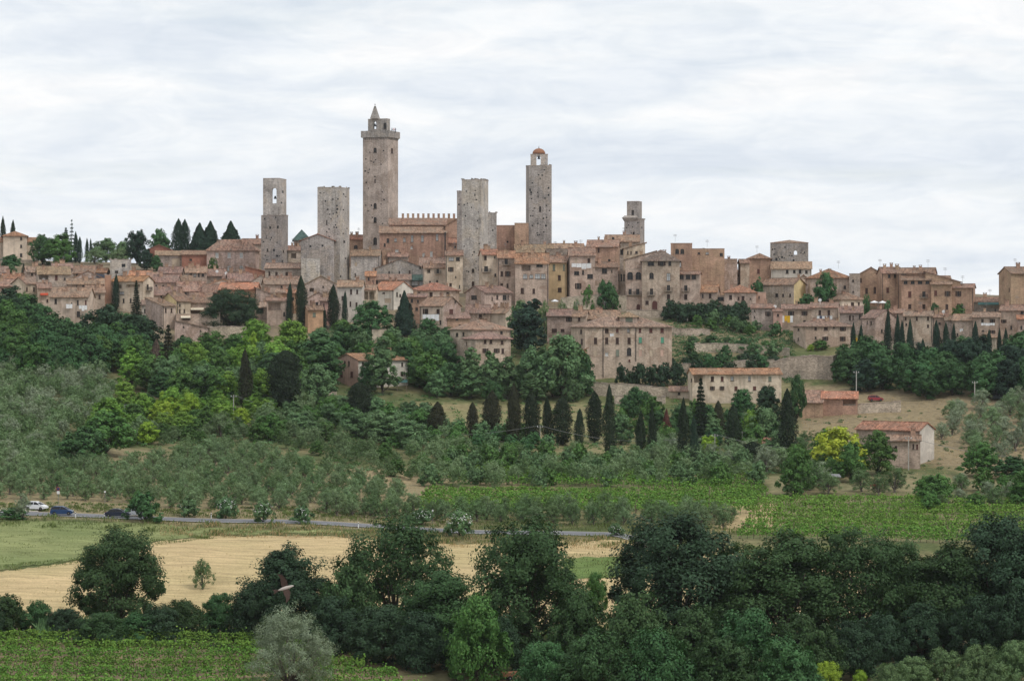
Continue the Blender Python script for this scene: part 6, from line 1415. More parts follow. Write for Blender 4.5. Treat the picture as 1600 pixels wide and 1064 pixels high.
# ---------------------------------------------------------------- grass stuff along the edges
def grass(name, pts, leaf, h, label, per=1):
    P, Nn, S_ = [], [], []
    P = np.array(pts); n = len(P)
    nn = rdir(n); nn[:, 2] *= 0.2
    sz = h * nr.uniform(.4, 1.2, n)
    cl = np.sin(P[:, 0] * .9 + 3 * np.sin(P[:, 1] * .6)) * np.sin(P[:, 0] * .23 + 1) + nr.normal(size=n) * .25
    sz = sz * np.clip(.75 + .55 * cl, .25, 1.5)
    P[:, 2] += sz * 0.8
    o = link(name, quad_mesh(name, P, nn, sz, 0.10 if name == 'reeds' else 0.2, LEAF[leaf], tdir=np.array([0, 0, 1.0])))
    return tag(o, label, 'grass', kind='stuff')
def strip_pts(n, u0, u1, d0, d1):
    u = nr.uniform(u0, u1, n); d = nr.uniform(d0, d1, n); X = (u - 800) / F * d
    return np.stack([X, d, gz(X, d) + 0.02], 1)
def px_pts(n, xs, ylo, yhi):
    u = nr.uniform(xs[0], xs[-1], n); k = nr.uniform(0, 1, n)
    lo = np.interp(u, xs, [depth_at(a, b) for a, b in zip(xs, ylo)]); hi = np.interp(u, xs, [depth_at(a, b) for a, b in zip(xs, yhi)])
    d = lo + (hi - lo) * k; X = (u - 800) / F * d
    return np.stack([X, d, gz(X, d) + 0.02], 1)
grass('verge_grass', strip_pts(9000, -40, 1100, 399.5, 407.8), 'grass', 0.34, 'tall green grass on the near road verge')
grass('dry_grass', strip_pts(7000, 250, 1050, 397, 406.5), 'hay', 0.30, 'dry straw-coloured grass on the near road verge')
grass('bank_grass', strip_pts(9000, -40, 1250, 417, 424), 'grass', 0.35, 'rough grass on the bank above the road')
grass('field_edge_grass', px_pts(9000, [-40, 100, 340, 480, 700, 1000, 1400], [1004, 1000, 992, 990, 1000, 1005, 1010], [975, 966, 955, 948, 970, 975, 985]), 'grass', 0.5, 'rank green grass at the foot of the stubble field')
grass('olive_grove_grass', px_pts(8000, [-40, 300, 640, 1150], [790, 800, 812, 822], [735, 730, 760, 790]), 'hay', 0.22, 'dry grass tufts under the olive trees')
grass('slope_grass', px_pts(6000, [1250, 1450, 1620], [690, 750, 760], [612, 625, 640]), 'hay', 0.25, 'dry grass tufts on the brown right slope')
grass('reeds', px_pts(2600, [55, 130], [735, 742], [690, 695]), 'soft', 1.2, 'reed bed in the left olive slope')
grass('reeds', px_pts(1500, [58, 104], [1000, 1000], [980, 980]), 'soft', 1.1, 'pale reed clump in the hedge at the left')

# ---------------------------------------------------------------- terrace and retaining walls
def wall(label, pts, thick=0.7, c='rough', name='stone_wall', coping=True, d=None):
    """pts: (x, ytop, ybottom) along the wall"""
    W_ = []
    for x, yt, yb in pts:
        dd = depth_at(x, yb) if d is None else d
        X = (x - 800) / F * dd; W_.append((X, dd, min(gzf(X, dd), CAMZ + (YH - yb) / F * dd) - 0.8, CAMZ + (YH - yt) / F * dd))
    o0 = W_[0]; e = empty(name, (o0[0], o0[1], o0[2]), 0, label, 'wall')
    b, k = MB(), MB()
    for p, q in zip(W_[:-1], W_[1:]):
        n = 6
        for i in range(n):
            f0, f1 = i / n, (i + 1) / n
            a = [p[j] * (1 - f0) + q[j] * f0 for j in range(4)]; c_ = [p[j] * (1 - f1) + q[j] * f1 for j in range(4)]
            rel = lambda w_, dz, z: (w_[0] - o0[0], w_[1] - o0[1] + dz, z - o0[2])
            ja = nr.uniform(-.1, .1)
            b.hexa([rel(a, 0, a[2]), rel(c_, 0, c_[2]), rel(c_, thick, c_[2]), rel(a, thick, a[2]), rel(a, .25, a[3]), rel(c_, .25, c_[3]), rel(c_, thick, c_[3]), rel(a, thick, a[3])])
            if coping: k.hexa([rel(a, .15, a[3] + .003), rel(c_, .15, c_[3] + .003), rel(c_, thick + .08, c_[3] + .003), rel(a, thick + .08, a[3] + .003), rel(a, .15, a[3] + .17 + ja), rel(c_, .15, c_[3] + .17 + ja), rel(c_, thick + .08, c_[3] + .17 + ja), rel(a, thick + .08, a[3] + .17 + ja)])
    b.build('wall', WALL[c], e)
    if coping: k.build('coping', WALL['stone'], e)
    return e
wall('high rough stone retaining wall holding up the street', [(876, 466, 490), (905, 463, 489), (930, 461, 488), (960, 461, 487), (979, 463, 487)])
wall('street parapet wall below the palace and the small shutters', [(979, 484, 495), (1030, 486, 497), (1090, 489, 499), (1140, 491, 501), (1182, 492, 503)])
wall('big curved rough stone retaining wall on the right', [(1206, 566, 592), (1235, 558, 592), (1270, 556, 594), (1302, 557, 594), (1316, 549, 590), (1330, 540, 575)])
wall('upper garden terrace wall right of the palazzo', [(1085, 537, 552), (1140, 537, 552), (1200, 541, 554), (1234, 545, 558)])
wall('short grey terrace wall under the bank shrubs', [(1050, 513, 524), (1090, 515, 525), (1110, 515, 525)])
wall('middle terrace wall above the long cream farmhouse', [(1055, 570, 583), (1110, 566, 580), (1160, 564, 578), (1210, 562, 578)])
wall('low buttressed wall below the palazzo', [(918, 598, 618), (950, 599, 618), (980, 600, 618), (1040, 606, 620), (1048, 610, 622)])
wall('low stone field wall under the round dark tree', [(960, 619, 632), (1000, 618, 632), (1040, 620, 632)])
wall('pale stone wall behind the right hill cypresses', [(1355, 536, 556), (1400, 535, 558), (1440, 535, 560), (1475, 538, 560)])
wall('stone yard wall in front of the red-roofed shed', [(1286, 634, 648), (1340, 632, 648), (1408, 627, 646)])
wall('villa terrace wall on the left ridge', [(-14, 406, 416), (30, 406, 416), (60, 408, 418)], d=848)
wall('garden wall under the great holm oak', [(318, 512, 530), (360, 510, 528), (395, 512, 528)])
wall('low garden wall behind the pink farmhouse terrace', [(468, 610, 620), (500, 609, 620), (526, 607, 618)])

# ---------------------------------------------------------------- cars
def m_paint(name, col):
    t = NT(name); b_ = t.bsdf(col, 0.28, spec=0.5); return b_
PAINT = {'blue': m_paint('car_paint_blue', (0.012, 0.045, 0.13)), 'navy': m_paint('car_paint_navy', (0.012, 0.018, 0.04)), 'white': m_paint('car_paint_white', (0.72, 0.73, 0.74)),
         'red': m_paint('car_paint_red', (0.28, 0.03, 0.04)), 'silver': m_paint('car_paint_silver', (0.45, 0.47, 0.50)), 'dark': m_paint('car_paint_dark', (0.03, 0.035, 0.04))}
RUB = m_plain('tyre_rubber', (0.02, 0.02, 0.02)); LENS = m_plain('lamp_lens', (0.75, 0.75, 0.72), 0.2, 0.5); RLENS = m_plain('tail_lens', (0.35, 0.02, 0.02), 0.2, 0.5)
def profile_mesh(name, prof, ws, mat):
    """side outline swept across the car, tapering to the given half widths"""
    b_ = MB(); n = len(prof)
    for s in (-1, 1):
        b_.v += [(x, s * w, z) for (x, z), w in zip(prof, ws)]
    b_.f.append(tuple(range(n))); b_.m.append(0); b_.f.append(tuple(range(2 * n - 1, n - 1, -1))); b_.m.append(0)
    for i in range(n):
        j = (i + 1) % n; b_.f.append((i, n + i, n + j, j)); b_.m.append(0)
    return b_.mesh(name, mat)
def car_parts(style):
    L_ = 3.9 if style == 'hatch' else 4.4
    h = L_ / 2
    if style == 'hatch':
        body = [(-h, .35), (-h + .03, .75), (-h + .12, .98), (-1.1, 1.0), (1.0, .95), (h - .35, .80), (h - .05, .66), (h, .35), (h - .3, .22), (-h + .3, .22)]
        cab = [(-h + .12, .98), (-h + .32, 1.40), (-h + .75, 1.52), (.05, 1.50), (.45, 1.36), (1.12, .95)]
    else:
        body = [(-h, .38), (-h + .05, .80), (-h + .35, .93), (-1.2, .95), (1.0, .93), (h - .45, .80), (h - .08, .64), (h, .35), (h - .3, .22), (-h + .3, .22)]
        cab = [(-h + .55, .94), (-h + 1.15, 1.36), (-h + 1.6, 1.43), (.1, 1.42), (.5, 1.30), (1.15, .93)]
    bm = [(x, z) for x, z in body]; ws = [.80 if z < .3 else (.84 if z < .9 else .80) for x, z in body]
    cm_ = [(x, z) for x, z in cab]; wc = [.79 if z < 1.05 else .60 for x, z in cab]
    return L_, bm, ws, cm_, wc
_carm = {}
def car(label, x, yb, rz, style, col, d=None, group=None):
    L_, bm, ws, cp, wc = car_parts(style)
    d_ = d or depth_at(x, yb); X = (x - 800) / F * d_; Z = gzf(X, d_) + 0.13
    e = empty('car', (X, d_, Z), rz, label, 'car', group)
    k = (style, col)
    if k not in _carm:
        g = {}
        g['body'] = profile_mesh('body', bm, ws, PAINT[col])
        cab = MB(); n = len(cp)
        g['roof'] = profile_mesh('roof', [(x_, z) for x_, z in cp if z > 1.25] , [w for (x_, z), w in zip(cp, wc) if z > 1.25], PAINT[col])
        g['glasshouse'] = profile_mesh('glasshouse', [(x_ * .985, z - .02) for x_, z in cp], [w - .012 for w in wc], M['glass'])
        pil = MB()
        for s in (-1, 1):
            for i0, i1 in ((0, 1), (4, 5), (2, 2)):
                a, c_ = cp[i0], cp[i1]
                if i0 == i1: a, c_ = (-0.25, .95), (-0.2, 1.45)
                wa, wb_ = (.80, .62)
                pil.tube([(a[0], s * (wa if a[1] < 1.1 else wb_), a[1]), (c_[0], s * (wa if c_[1] < 1.1 else wb_), c_[1])], 0.045, 4)
        g['pillars'] = pil.mesh('pillars', PAINT[col])
        _carm[k] = g
    for nm, me in _carm[k].items(): link(nm, me, e)
    if 'wheel' not in _carm:
        w_ = MB(); w_.lathe([(.17, -.1), (.30, -.1), (.31, -.06), (.31, .06), (.30, .1), (.17, .1)], 16); w_.v = [(x_, z, y) for x_, y, z in w_.v]; _carm['wheel'] = w_.mesh('tyre', RUB)
        r_ = MB(); r_.lathe([(.05, -.105), (.18, -.09), (.19, 0), (.18, .09), (.05, .105)], 10); r_.v = [(x_, z, y) for x_, y, z in r_.v]; _carm['rim'] = r_.mesh('rim', M['metal'])
        l_ = MB(); l_.box(-.06, .04, -.16, .16, -.07, .07); _carm['hl'] = l_.mesh('headlight', LENS); _carm['tl'] = l_.mesh('tail_light', RLENS)
    for sx in (-1, 1):
        for sy in (-1, 1):
            t_ = link('wheel', _carm['wheel'], e, (sx * (L_ / 2 - .72), sy * .74, .31)); link('rim', _carm['rim'], t_)
    for sy in (-1, 1):
        link('headlight', _carm['hl'], e, (L_ / 2 - .08, sy * .58, .64)); link('tail_light', _carm['tl'], e, (-L_ / 2 + .06, sy * .62, .78))
    return e
car('blue hatchback driving on the road at the left', 97, 797, 0.02, 'hatch', 'blue', d=411)
car('dark navy saloon on the road behind the dark bush', 184, 800, 0.03, 'sedan', 'navy', d=411.5)
car('silver car just behind the navy saloon', 208, 797, 0.03, 'sedan', 'silver', d=414.3)
car('white car in the layby behind the young olive', 57, 794, -0.3, 'hatch', 'white', d=418.5)
car('dark red car parked above the stone yard wall', 1368, 627, 0.1, 'hatch', 'red')
car('dark car parked under the right hill wood', 1562, 626, 0.05, 'sedan', 'dark')
car('silver car glimpsed behind the left slope trees', 205, 640, 0.3, 'hatch', 'silver')
car('white car parked beside the two-tier house, left', 688, 553, -0.6, 'hatch', 'white')
car('white car parked beside the two-tier house, right', 715, 563, -0.4, 'sedan', 'white')
car('white car half hidden behind olives near the first cypresses', 792, 712, 0.0, 'hatch', 'white')

# ---------------------------------------------------------------- poles and wires
def pole(x, yt, yb, label, w=.13, arm=True, c='conc'):
    X, Y, Z = on_ground(x, yb); ht = max(3.0, (yb - yt) / F * Y)
    e = empty('utility_pole', (X, Y, Z), 0, label, 'pole')
    b = MB(); b.tube([(0, 0, -.5), (0, 0, ht)], [w, w * .65], 8); b.build('shaft', M[c], e)
    if arm:
        b = MB(); b.box(-.7, .7, -.05, .05, ht - .5, ht - .4); b.build('crossarm', M['metal'], e)
        for s in (-.6, 0, .6):
            b = MB(); b.lathe([(.05, ht - .4), (.08, ht - .32), (.05, ht - .24), (.07, ht - .18), (.02, ht - .12)], 6, (s, 0)); b.build('insulator', M['dish'], e)
    return (X, Y, Z + ht)
pa = pole(59.5, 553, 586, 'wooden pole at the top of the far left olive grove')
pb = pole(365, 617, 656, 'pole beside the dark cypress on the left slope')
pc = pole(640.5, 648, 668, 'short thin pole right of the smaller egg-shaped cypress', .09)
pd = pole(844, 664, 700, 'thin pole in the middle of the cypress row', .09)
pe = pole(1117, 678, 724, 'thin pole below the slim cypresses', .1)
pf = pole(1338, 580, 634, 'pale concrete pole beside the red-roofed shed', .16)
pg = pole(1523, 597, 630, 'pale concrete pole on the right slope', .16)
ph2 = pole(1419.5, 683, 735, 'pale pole in front of the right farmhouse', .12)
pi_ = pole(1160, 672, 712, 'slender pole by the small cream house', .08)
def wire(a, c, sag, label, r=0.035):
    a, c = Vector(a), Vector(c); b = MB(); pts = []
    for k in range(25):
        t = k / 24; p = a.lerp(c, t); p.z -= sag * 4 * t * (1 - t); pts.append(tuple(p - a))
    b.tube(pts, r, 4)
    o = b.build('power_cable', M['metal'], None, a); tag(o, label, 'cable')
wire(pb, pd, 5.5, 'overhead cable sagging from the left slope pole to the cypress row')
wire(pd, pe, 2.5, 'overhead cable between the two thin poles along the cypresses')
wire(pe, ph2, 3.0, 'overhead cable running to the right farmhouse pole')
wire(ph2, wp(1700, 712, 520), 2.0, 'overhead cable leaving at the right edge')

# ---------------------------------------------------------------- road furniture
def sign(x, yb, h, label, kind='disc'):
    X, Y, Z = on_ground(x, yb); e = empty('road_sign', (X, Y, Z), 0, label, 'sign')
    b = MB(); b.tube([(0, 0, -.3), (0, 0, h)], .04, 6); b.build('post', M['metal'], e)
    b = MB()
    if kind == 'disc':
        b.lathe([(.32, -.02), (.34, 0), (.32, .02)], 20); b.v = [(x_, z - .05, y + h - .05) for x_, y, z in b.v]; b.build('disc', PAINT['red'], e)
        b = MB(); b.lathe([(.22, -.012), (.23, 0), (.22, .012)], 20); b.v = [(x_, z - .075, y + h - .05) for x_, y, z in b.v]; b.build('disc_centre', PAINT['blue'], e)
        b = MB(); b.box(-.24, .24, -.07, -.04, h - .95, h - .45); b.build('plate', M['dish'], e)
    else:
        b.box(-.14, .14, -.07, -.04, h - .3, h); b.build('plate', M['dish'], e)
    return e
sign(91, 792, 3.1, 'round no-parking road sign above the blue car')
sign(164, 791, 2.6, 'thin white-topped marker post by the road', 'plate')
sign(676, 820, 2.7, 'thin post with a white plate by the central stretch of road', 'plate')
bl = MB(); bl.lathe([(.09, -.2), (.09, .9), (.06, 1.0)], 8)
blm = bl.mesh('bollard', M['dish'])
bk = MB(); bk.lathe([(.094, .72), (.094, .88)], 8); bkm = bk.mesh('reflector_band', M['iron'])
for x, dd in ((118, 407.6), (163, 407.6), (560, 407.6), (870, 407.6), (330, 416.6)):
    X = (x - 800) / F * dd; o = link('road_marker_post', blm, None, (X, dd, gzf(X, dd))); tag(o, 'short white delineator post on the road edge', 'marker post', 'delineator posts along the road'); link('reflector_band', bkm, o)

# ---------------------------------------------------------------- laundry, awnings, parasols
def cloth(label, x, y, w, h, mat, d, n=3, name='laundry', extra=None):
    X0, Y0, Z0 = wp(x - w / 2, y - h / 2, d); W_ = w / F * d; Hh = h / F * d
    e = empty(name, (X0, Y0, Z0), math.atan(-(x - 800) / F), label, 'laundry')
    b = MB(); b.tube([(-.2, 0, .02), (W_ / 2, 0, -.04), (W_ + .2, 0, .02)], .025, 4); b.build('line', M['metal'], e)
    for k in range(n):
        a, c_ = W_ * k / n + .03, W_ * (k + 1) / n - .03; hk = Hh * nr.uniform(.6, 1.0); q = MB(); m = 7
        for i in range(m):
            for j in range(5):
                q.v.append((a + (c_ - a) * i / (m - 1), .05 * math.sin(i * 1.9 + j * .6 + k) * (j / 4) + .02, -.02 - hk * j / 4))
        for i in range(m - 1):
            for j in range(4): q.f.append((i * 5 + j, i * 5 + j + 1, (i + 1) * 5 + j + 1, (i + 1) * 5 + j)); q.m.append(0)
        mm_ = mat if not isinstance(mat, list) else mat[k % len(mat)]
        q.build('cloth', mm_, e, smooth=True)
cloth('white washing at the left of the long pinkish cream house', 108, 478.5, 10, 7, M['white'], depth_at(108, 512) - 1, 2)
cloth('white sheets hanging right of centre on the long pinkish cream house', 129.5, 481.5, 13, 9, M['white'], depth_at(108, 512) - 1, 3)
cloth('long white sheets below the windows of the cream house with brick side', 673, 496.5, 26, 11, M['white'], depth_at(693, 522) - 1.4, 4)
cloth('wide white sheets across the tan house in the centre', 908.5, 416, 31, 9, M['white'], depth_at(909, 470) - 1.2, 4)
cloth('yellow cloth drying by the narrow pink tower house', 1230, 500, 18, 14, [M['white'], M['ycloth'], M['ycloth'], M['white']], depth_at(1244, 518) - 1.0, 4)
cloth('mixed white and grey washing on the right tan house', 1288.5, 497, 24, 7, [M['white'], M['bcloth'], M['white']], depth_at(1287, 518) - 1.0, 6)
cloth('pale blue washing on the tan house at the right', 1543.5, 507, 21, 5, [M['white'], M['dish']], depth_at(1541, 551) - 1.0, 6)
cloth('small white washing on the pinkish rendered house', 1502, 516, 5, 5, M['white'], depth_at(1504, 548) - 1.0, 2)
cloth('small yellow towel between two hill cypresses', 1338, 531, 3, 8, M['ycloth'], depth_at(1338, 560), 1)
cloth('white towels on the palazzo facade between two floors', 956, 524, 6, 6, M['white'], 650.8, 2)
def awning(label, x, y, w, dep, mat, d, drop=.5, name='awning'):
    X0, Y0, Z0 = wp(x - w / 2, y, d); W_ = w / F * d
    e = empty(name, (X0, Y0, Z0), math.atan(-(x - 800) / F), label, 'awning')
    b = MB(); b.slab([(0, 0, 0), (W_, 0, 0), (W_, dep, drop), (0, dep, drop)], .05); b.box(0, W_, -.03, -.002, -.3, -.06); b.build('canopy', mat, e)
    for s in (.05, W_ - .1):
        q = MB(); q.tube([(s, .05, -.06), (s, dep, -.5)], .03, 4); q.build('arm', M['metal'], e)
awning('red awning on the narrow tan house at left', 69, 460, 12, 1.2, M['rawning'], depth_at(69, 482) - 1.2)
awning('cream awning over the dark veranda left of the holm oak', 308, 483, 20, 2.2, M['cawning'], depth_at(314, 494) - 2.2)
awning('small cream awning on the flat-roofed terrace block', 290, 495.5, 15, 1.5, M['cawning'], depth_at(300, 520) - 1.5)
awning('green awning with a pale edge in the gap at the right', 1544, 475, 32, 3.0, M['gawning'], depth_at(1546, 494) - 3.0)
awning('white awning scrap on the roofs of the left hollow', 287, 446, 11, 2.0, M['white'], depth_at(288, 458) - 2.2)
def parasol(label, x, y, wpx, d):
    X, Y, Z = wp(x, y, d); r_ = wpx / 2 / F * d; e = empty('parasol', (X, Y, Z - 2.3), .3, label, 'parasol')
    b = MB()
    top = (0, 0, 2.3 + .55)
    for k in range(8):
        a0, a1 = k * math.pi / 4, (k + 1) * math.pi / 4
        p0, p1 = (r_ * math.cos(a0), r_ * math.sin(a0), 2.3), (r_ * math.cos(a1), r_ * math.sin(a1), 2.3)
        b.slab([top, p0, p1], .03); b.poly([p0, (p0[0], p0[1], 2.1), (p1[0], p1[1], 2.1), p1])
    b.build('canopy', M['white'], e)
    b = MB(); b.tube([(0, 0, -1.0), (0, 0, 2.8)], .04, 6); b.build('pole', M['wood'], e)
parasol('left white parasol on the terrace under the big gable house', 1366, 472.5, 14, 722)
parasol('right white parasol on the terrace under the big gable house', 1379, 472.8, 14, 721)
parasol('white parasol at the foot of the yellow house', 867, 470.5, 12, 722)
parasol('white parasol on the palazzo roof terrace', 954.5, 499, 12, 668)
parasol('small white parasol on the long house terrace, right of the pink farmhouse', 671, 597.5, 9, 636)
# greenhouse tunnel strip on the upper terrace
# solar panel on the grey gable
X, Y, Z = wp(150.5, 434, depth_at(137, 454) - .12)
b = MB(); b.slab([(0, 0, 0), (2.6, 0, -.5), (2.6, .05, .9), (0, .05, 1.4)], .06)
o = b.build('solar_panel', M['solar'], gs); px, py, pz = gs['_O']; a = -gs['_ph']
o.location = (math.cos(a) * (X - px) - math.sin(a) * (Y - py), -0.12, Z - pz)
# veranda before the pink farmhouse
X, Y, Z = on_ground(612, 612); e = empty('veranda', (X - 3.5, Y, Z), 0, 'dark wooden veranda in front of the pink farmhouse', 'veranda')
b = MB(); b.slab([(0, 0, 2.3), (7.6, 0, 2.3), (7.6, 3, 2.9), (0, 3, 2.9)], .1); b.build('canopy', M['gawning'], e)
for k in range(4):
    q = MB(); q.box(k * 2.45 + .03, k * 2.45 + .18, .05, .2, -.3, 2.25); q.build('post', M['wood'], e)
X, Y, Z = on_ground(1297, 762); e = empty('farm_shelter', (X - 1.6, Y, Z), 0, 'small open farm shelter under the golden tree', 'shelter')
b = MB(); b.slab([(-.3, -.2, 2.3), (3.9, -.2, 2.2), (3.9, 3, 2.6), (-.3, 3, 2.7)], .08); b.build('roof', M['metal'], e)
for k in range(3):
    q = MB(); q.box(k * 1.7, k * 1.7 + .12, 0, .12, -.3, 2.2); q.build('post', M['wood'], e)
b = MB(); b.box(0, 3.5, 2.6, 2.7, -.3, 2.3); b.build('back_panel', M['wood'], e)
def trailer(label, x, yb, col, s=1.0):
    X, Y, Z = on_ground(x, yb); e = empty('farm_trailer', (X, Y, Z), .3, label, 'trailer'); e.scale = (s, s, s)
    b = MB(); b.hexa([(-1.1, -.55, .5), (1.1, -.55, .5), (1.1, .55, .5), (-1.1, .55, .5), (-1.3, -.7, 1.05), (1.3, -.7, 1.05), (1.3, .7, 1.05), (-1.3, .7, 1.05)]); b.build('bed', col, e)
    for sy in (-1, 1):
        w_ = link('wheel', _carm['wheel'], e, (-.2, sy * .68, .31)); link('rim', _carm['rim'], w_)
    b = MB(); b.tube([(1.1, 0, .55), (2.2, 0, .45), (2.2, 0, .1)], .05, 5); b.build('drawbar', M['iron'], e)
trailer('red farm trailer behind the right vineyard', 1369, 765, PAINT['red'])
trailer('rust-red farm trailer in the shade at the bottom centre', 797, 1063, M['dome'], .9)

# ---------------------------------------------------------------- people
def person_mesh(shirt, legs):
    """standing figure as one lofted body: legs, torso, arms, neck, head"""
    sk = m_plain('skin', (0.42, 0.27, 0.20)); sh = m_plain('shirt', shirt); lg = m_plain('trousers', legs); hr = m_plain('hair', (0.05, 0.035, 0.025))
    b = MB()
    for s in (-1, 1):
        b.tube([(s * .10, -.06, 0), (s * .10, 0, .06), (s * .10, .01, .45), (s * .09, 0, .88)], [.05, .055, .065, .095], 8, 1)
        b.box(s * .10 - .045, s * .10 + .045, -.16, .07, 0, .07, 3)
        b.tube([(s * .19, 0, 1.42), (s * .25, -.02, 1.15), (s * .24, -.12, .92)], [.055, .045, .035], 7, 0)
        b.tube([(s * .24, -.12, .92), (s * .235, -.16, .82)], [.035, .03], 6, 2)
    b.lathe([(.14, .84), (.165, .95), (.145, 1.1), (.175, 1.3), (.19, 1.42), (.10, 1.50), (.055, 1.53)], 12, (0, 0), 0)
    b.lathe([(.05, 1.50), (.052, 1.57)], 8, (0, 0), 2)
    b.lathe([(.03, 1.555), (.075, 1.60), (.092, 1.67), (.088, 1.73), (.05, 1.785), (.01, 1.79)], 10, (0, -.01), 2)
    b.lathe([(.094, 1.68), (.098, 1.72), (.07, 1.785), (.01, 1.80)], 10, (0, .012), 3)
    return b.mesh('person', [sh, lg, sk, hr], True)
PM = [person_mesh((.75, .75, .75), (.05, .06, .10)), person_mesh((.70, .68, .62), (.25, .22, .18)), person_mesh((.06, .06, .08), (.04, .04, .05)), person_mesh((.45, .10, .08), (.06, .07, .12))]
for x, yb, d_, k, lb in [(921.5, 487.5, 712, 0, 'person in white shirt and dark trousers below the street wall, left of two'), (926, 487.5, 712, 1, 'person in pale clothes below the street wall, right of two'),
      (993, 485.5, 716, 0, 'person in white at the street parapet left of the arched doors'), (1008, 486, 716, 1, 'person in pale clothes by the tall brown door, left'), (1011.5, 486, 716, 2, 'person in black by the tall brown door'),
      (1020, 485.5, 716, 0, 'person in white right beside the tall brown door'), (1074, 486, 722, 1, 'person in pale clothes outside the attic-window street house'), (1096, 486, 722, 0, 'person in white at the dark shop front')]:
    X, Y, Z = wp(x, yb, d_); Zg_ = gzf(X, Y)
    o = link('person', PM[k], None, (X, Y, Zg_), float(nr.uniform(0, 6))); tag(o, lb, 'person')
fx = HOUSES['tallest tower with a battlemented crown, bell cage and stone spire']
for x, k, lb in ((612.5, 2, 'visitor in dark clothes at the top of the tallest tower, left'), (615.5, 3, 'visitor in a red top at the top of the tallest tower'), (618, 2, 'visitor in dark clothes at the top of the tallest tower, right')):
    X, Y, Z = wp(x, 205.2, 849); o = link('person', PM[k], None, (X, Y, Z - .6), 1.0); tag(o, lb, 'person')

# ---------------------------------------------------------------- bird in flight
X, Y, Z = wp(445, 919, 46)
e = empty('bird', (X, Y, Z), 0, 'brown and white bird flying across in front of the dark oaks', 'bird'); e.rotation_euler = (R(68), R(-16), R(8))
bw = m_plain('bird_white', (0.46, 0.41, 0.37)); bb = m_plain('bird_brown', (0.065, 0.042, 0.034))
b = MB(); b.tube([(-.14, 0, -.005), (-.11, 0, 0), (-.04, 0, 0), (.04, 0, 0), (.10, 0, .005), (.135, 0, .012), (.16, 0, .012), (.185, 0, .005)], [.006, .018, .036, .040, .030, .024, .017, .002], 10)
b.build('body', bw, e, smooth=True)
for s in (-1, 1):
    b = MB()
    b.slab([(.07, s * .03, .02), (.085, s * .12, .05), (.03, s * .25, .075), (-.06, s * .31, .07), (-.03, s * .2, .05), (-.05, s * .1, .03), (-.04, s * .03, .015)][::s], .008)
    b.build('wing', bb, e)
b = MB(); b.slab([(-.12, -.012, .003), (-.12, .012, .003), (-.24, .05, 0), (-.21, 0, 0), (-.24, -.05, 0)][::-1], .006); b.build('tail', bb, e)

# ---------------------------------------------------------------- low undergrowth that nobody could count
def undergrowth(name, xs, ylo, yhi, n, leaf, label, hmin=.4, hmax=1.3):
    c = px_pts(n, xs, ylo, yhi); P, Nn, S_ = [], [], []
    for q in c:
        m = int(nr.integers(28, 60)); r_ = nr.uniform(hmin, hmax)
        off = rdir(m) * (nr.uniform(0, 1, (m, 1)) ** .4) * np.array([r_ * 1.3, r_ * 1.3, r_ * .8]); off[:, 2] = np.abs(off[:, 2])
        P.append(q + off); Nn.append(off + rdir(m) * .7 + np.array([0, 0, .5])); S_.append(np.full(m, .11 + .08 * r_))
    P = np.concatenate(P)
    tag(link(name, quad_mesh(name, P, np.concatenate(Nn), np.concatenate(S_) * nr.uniform(.6, 1.3, len(P)), .6, LEAF[leaf])), label, 'undergrowth', kind='stuff')
undergrowth('undergrowth', [180, 420, 700, 960, 1240], [700, 720, 752, 748, 745], [600, 610, 622, 625, 640], 900, 'soft', 'low scrub and weeds across the middle slope')
undergrowth('undergrowth', [180, 420, 700, 960, 1240], [705, 735, 760, 760, 755], [600, 600, 620, 622, 640], 600, 'green', 'bright low weeds across the middle slope')
undergrowth('undergrowth', [1040, 1150, 1240], [600, 600, 600], [500, 505, 520], 700, 'deep', 'low scrub on the garden terraces right of the palazzo')
undergrowth('undergrowth', [800, 870, 980], [560, 560, 530], [492, 490, 492], 200, 'soft', 'scrub on the bank between the street wall and the palazzo')
undergrowth('undergrowth', [1250, 1420, 1640], [740, 770, 780], [650, 640, 640], 260, 'olived', 'sparse scrub on the brown right slope', .25, .7)
undergrowth('undergrowth', [-40, 300, 700], [800, 806, 818], [786, 792, 804], 260, 'grass', 'weeds on the bank above the road', .2, .6)
undergrowth('undergrowth', [-40, 120, 500, 900, 1400, 1640], [1010, 1010, 1020, 1050, 1060, 1060], [975, 975, 960, 985, 1000, 1000], 900, 'holm', 'dark undergrowth along the ditch under the big trees', .5, 1.5)
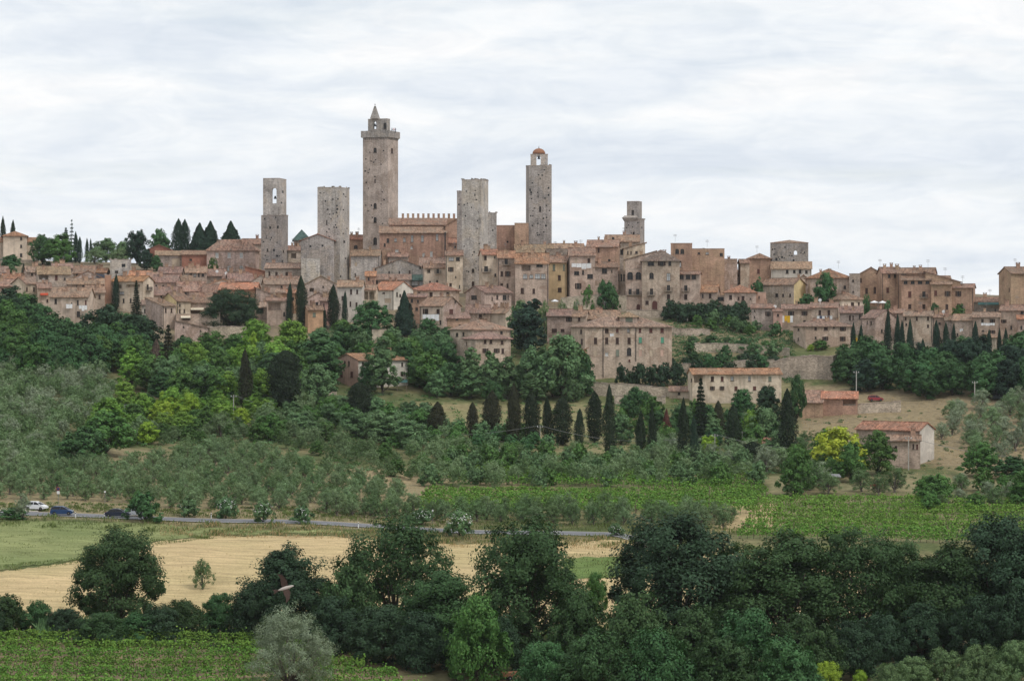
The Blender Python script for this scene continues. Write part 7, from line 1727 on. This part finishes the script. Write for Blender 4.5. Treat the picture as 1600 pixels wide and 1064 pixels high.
undergrowth('undergrowth', [-40, 240, 520], [700, 690, 700], [560, 590, 600], 350, 'deep', 'scrub below the left wood', .4, 1.2)
undergrowth('undergrowth', [1040, 1150, 1240], [600, 600, 600], [500, 505, 520], 300, 'olive', 'pale weeds on the garden terraces right of the palazzo', .2, .7)
undergrowth('undergrowth', [480, 600, 720], [570, 575, 600], [508, 515, 525], 350, 'deep', 'scrub behind the pink farmhouse', .5, 1.4)
undergrowth('undergrowth', [1100, 1250, 1450], [905, 905, 905], [852, 856, 858], 300, 'grass', 'rank weeds below the right vineyard', .3, .8)
grass('field_stubble', px_pts(9000, [-40, 340, 700, 1000, 1420], [990, 985, 990, 998, 1002], [900, 845, 855, 850, 885]), 'hay', 0.16, 'straw tufts standing in the stubble field')
grass('meadow_edge_grass', px_pts(3500, [-40, 100, 230, 340], [903, 886, 856, 842], [890, 875, 846, 833]), 'grass', 0.22, 'ragged grass where the meadow meets the stubble')
grass('meadow_grass', px_pts(9000, [-40, 230, 420], [890, 848, 834], [818, 824, 830]), 'grass', 0.14, 'uneven grass of the green meadow')
grass('clover_edge_grass', px_pts(2500, [880, 940, 1000, 1060], [912, 909, 906, 904], [868, 866, 864, 862]), 'grass', 0.26, 'uneven clover and grass in the green strip right of the central oak')

# ---------------------------------------------------------------- thin summer haze over the whole valley
t = NT('haze_air'); pv = t.node('ShaderNodeVolumePrincipled')
pv.inputs['Color'].default_value = (0.86, 0.92, 1.0, 1); pv.inputs['Density'].default_value = 0.000036; pv.inputs['Anisotropy'].default_value = 0.2
t.l.new(pv.outputs[0], t.out.inputs['Volume'])
b = MB(); b.box(-2750, 2750, -60, 2650, 4, 141)
hz = b.build('haze', t.mat); tag(hz, 'thin pale summer haze over the valley', 'haze', kind='stuff')

for o in bpy.data.objects:
    for k_ in ('_ph', '_O', '_L', '_D'):
        if k_ in o: del o[k_]
print('objects', len(bpy.data.objects), 'tris', sum(len(m.loops) - 2 * len(m.polygons) for m in bpy.data.meshes))
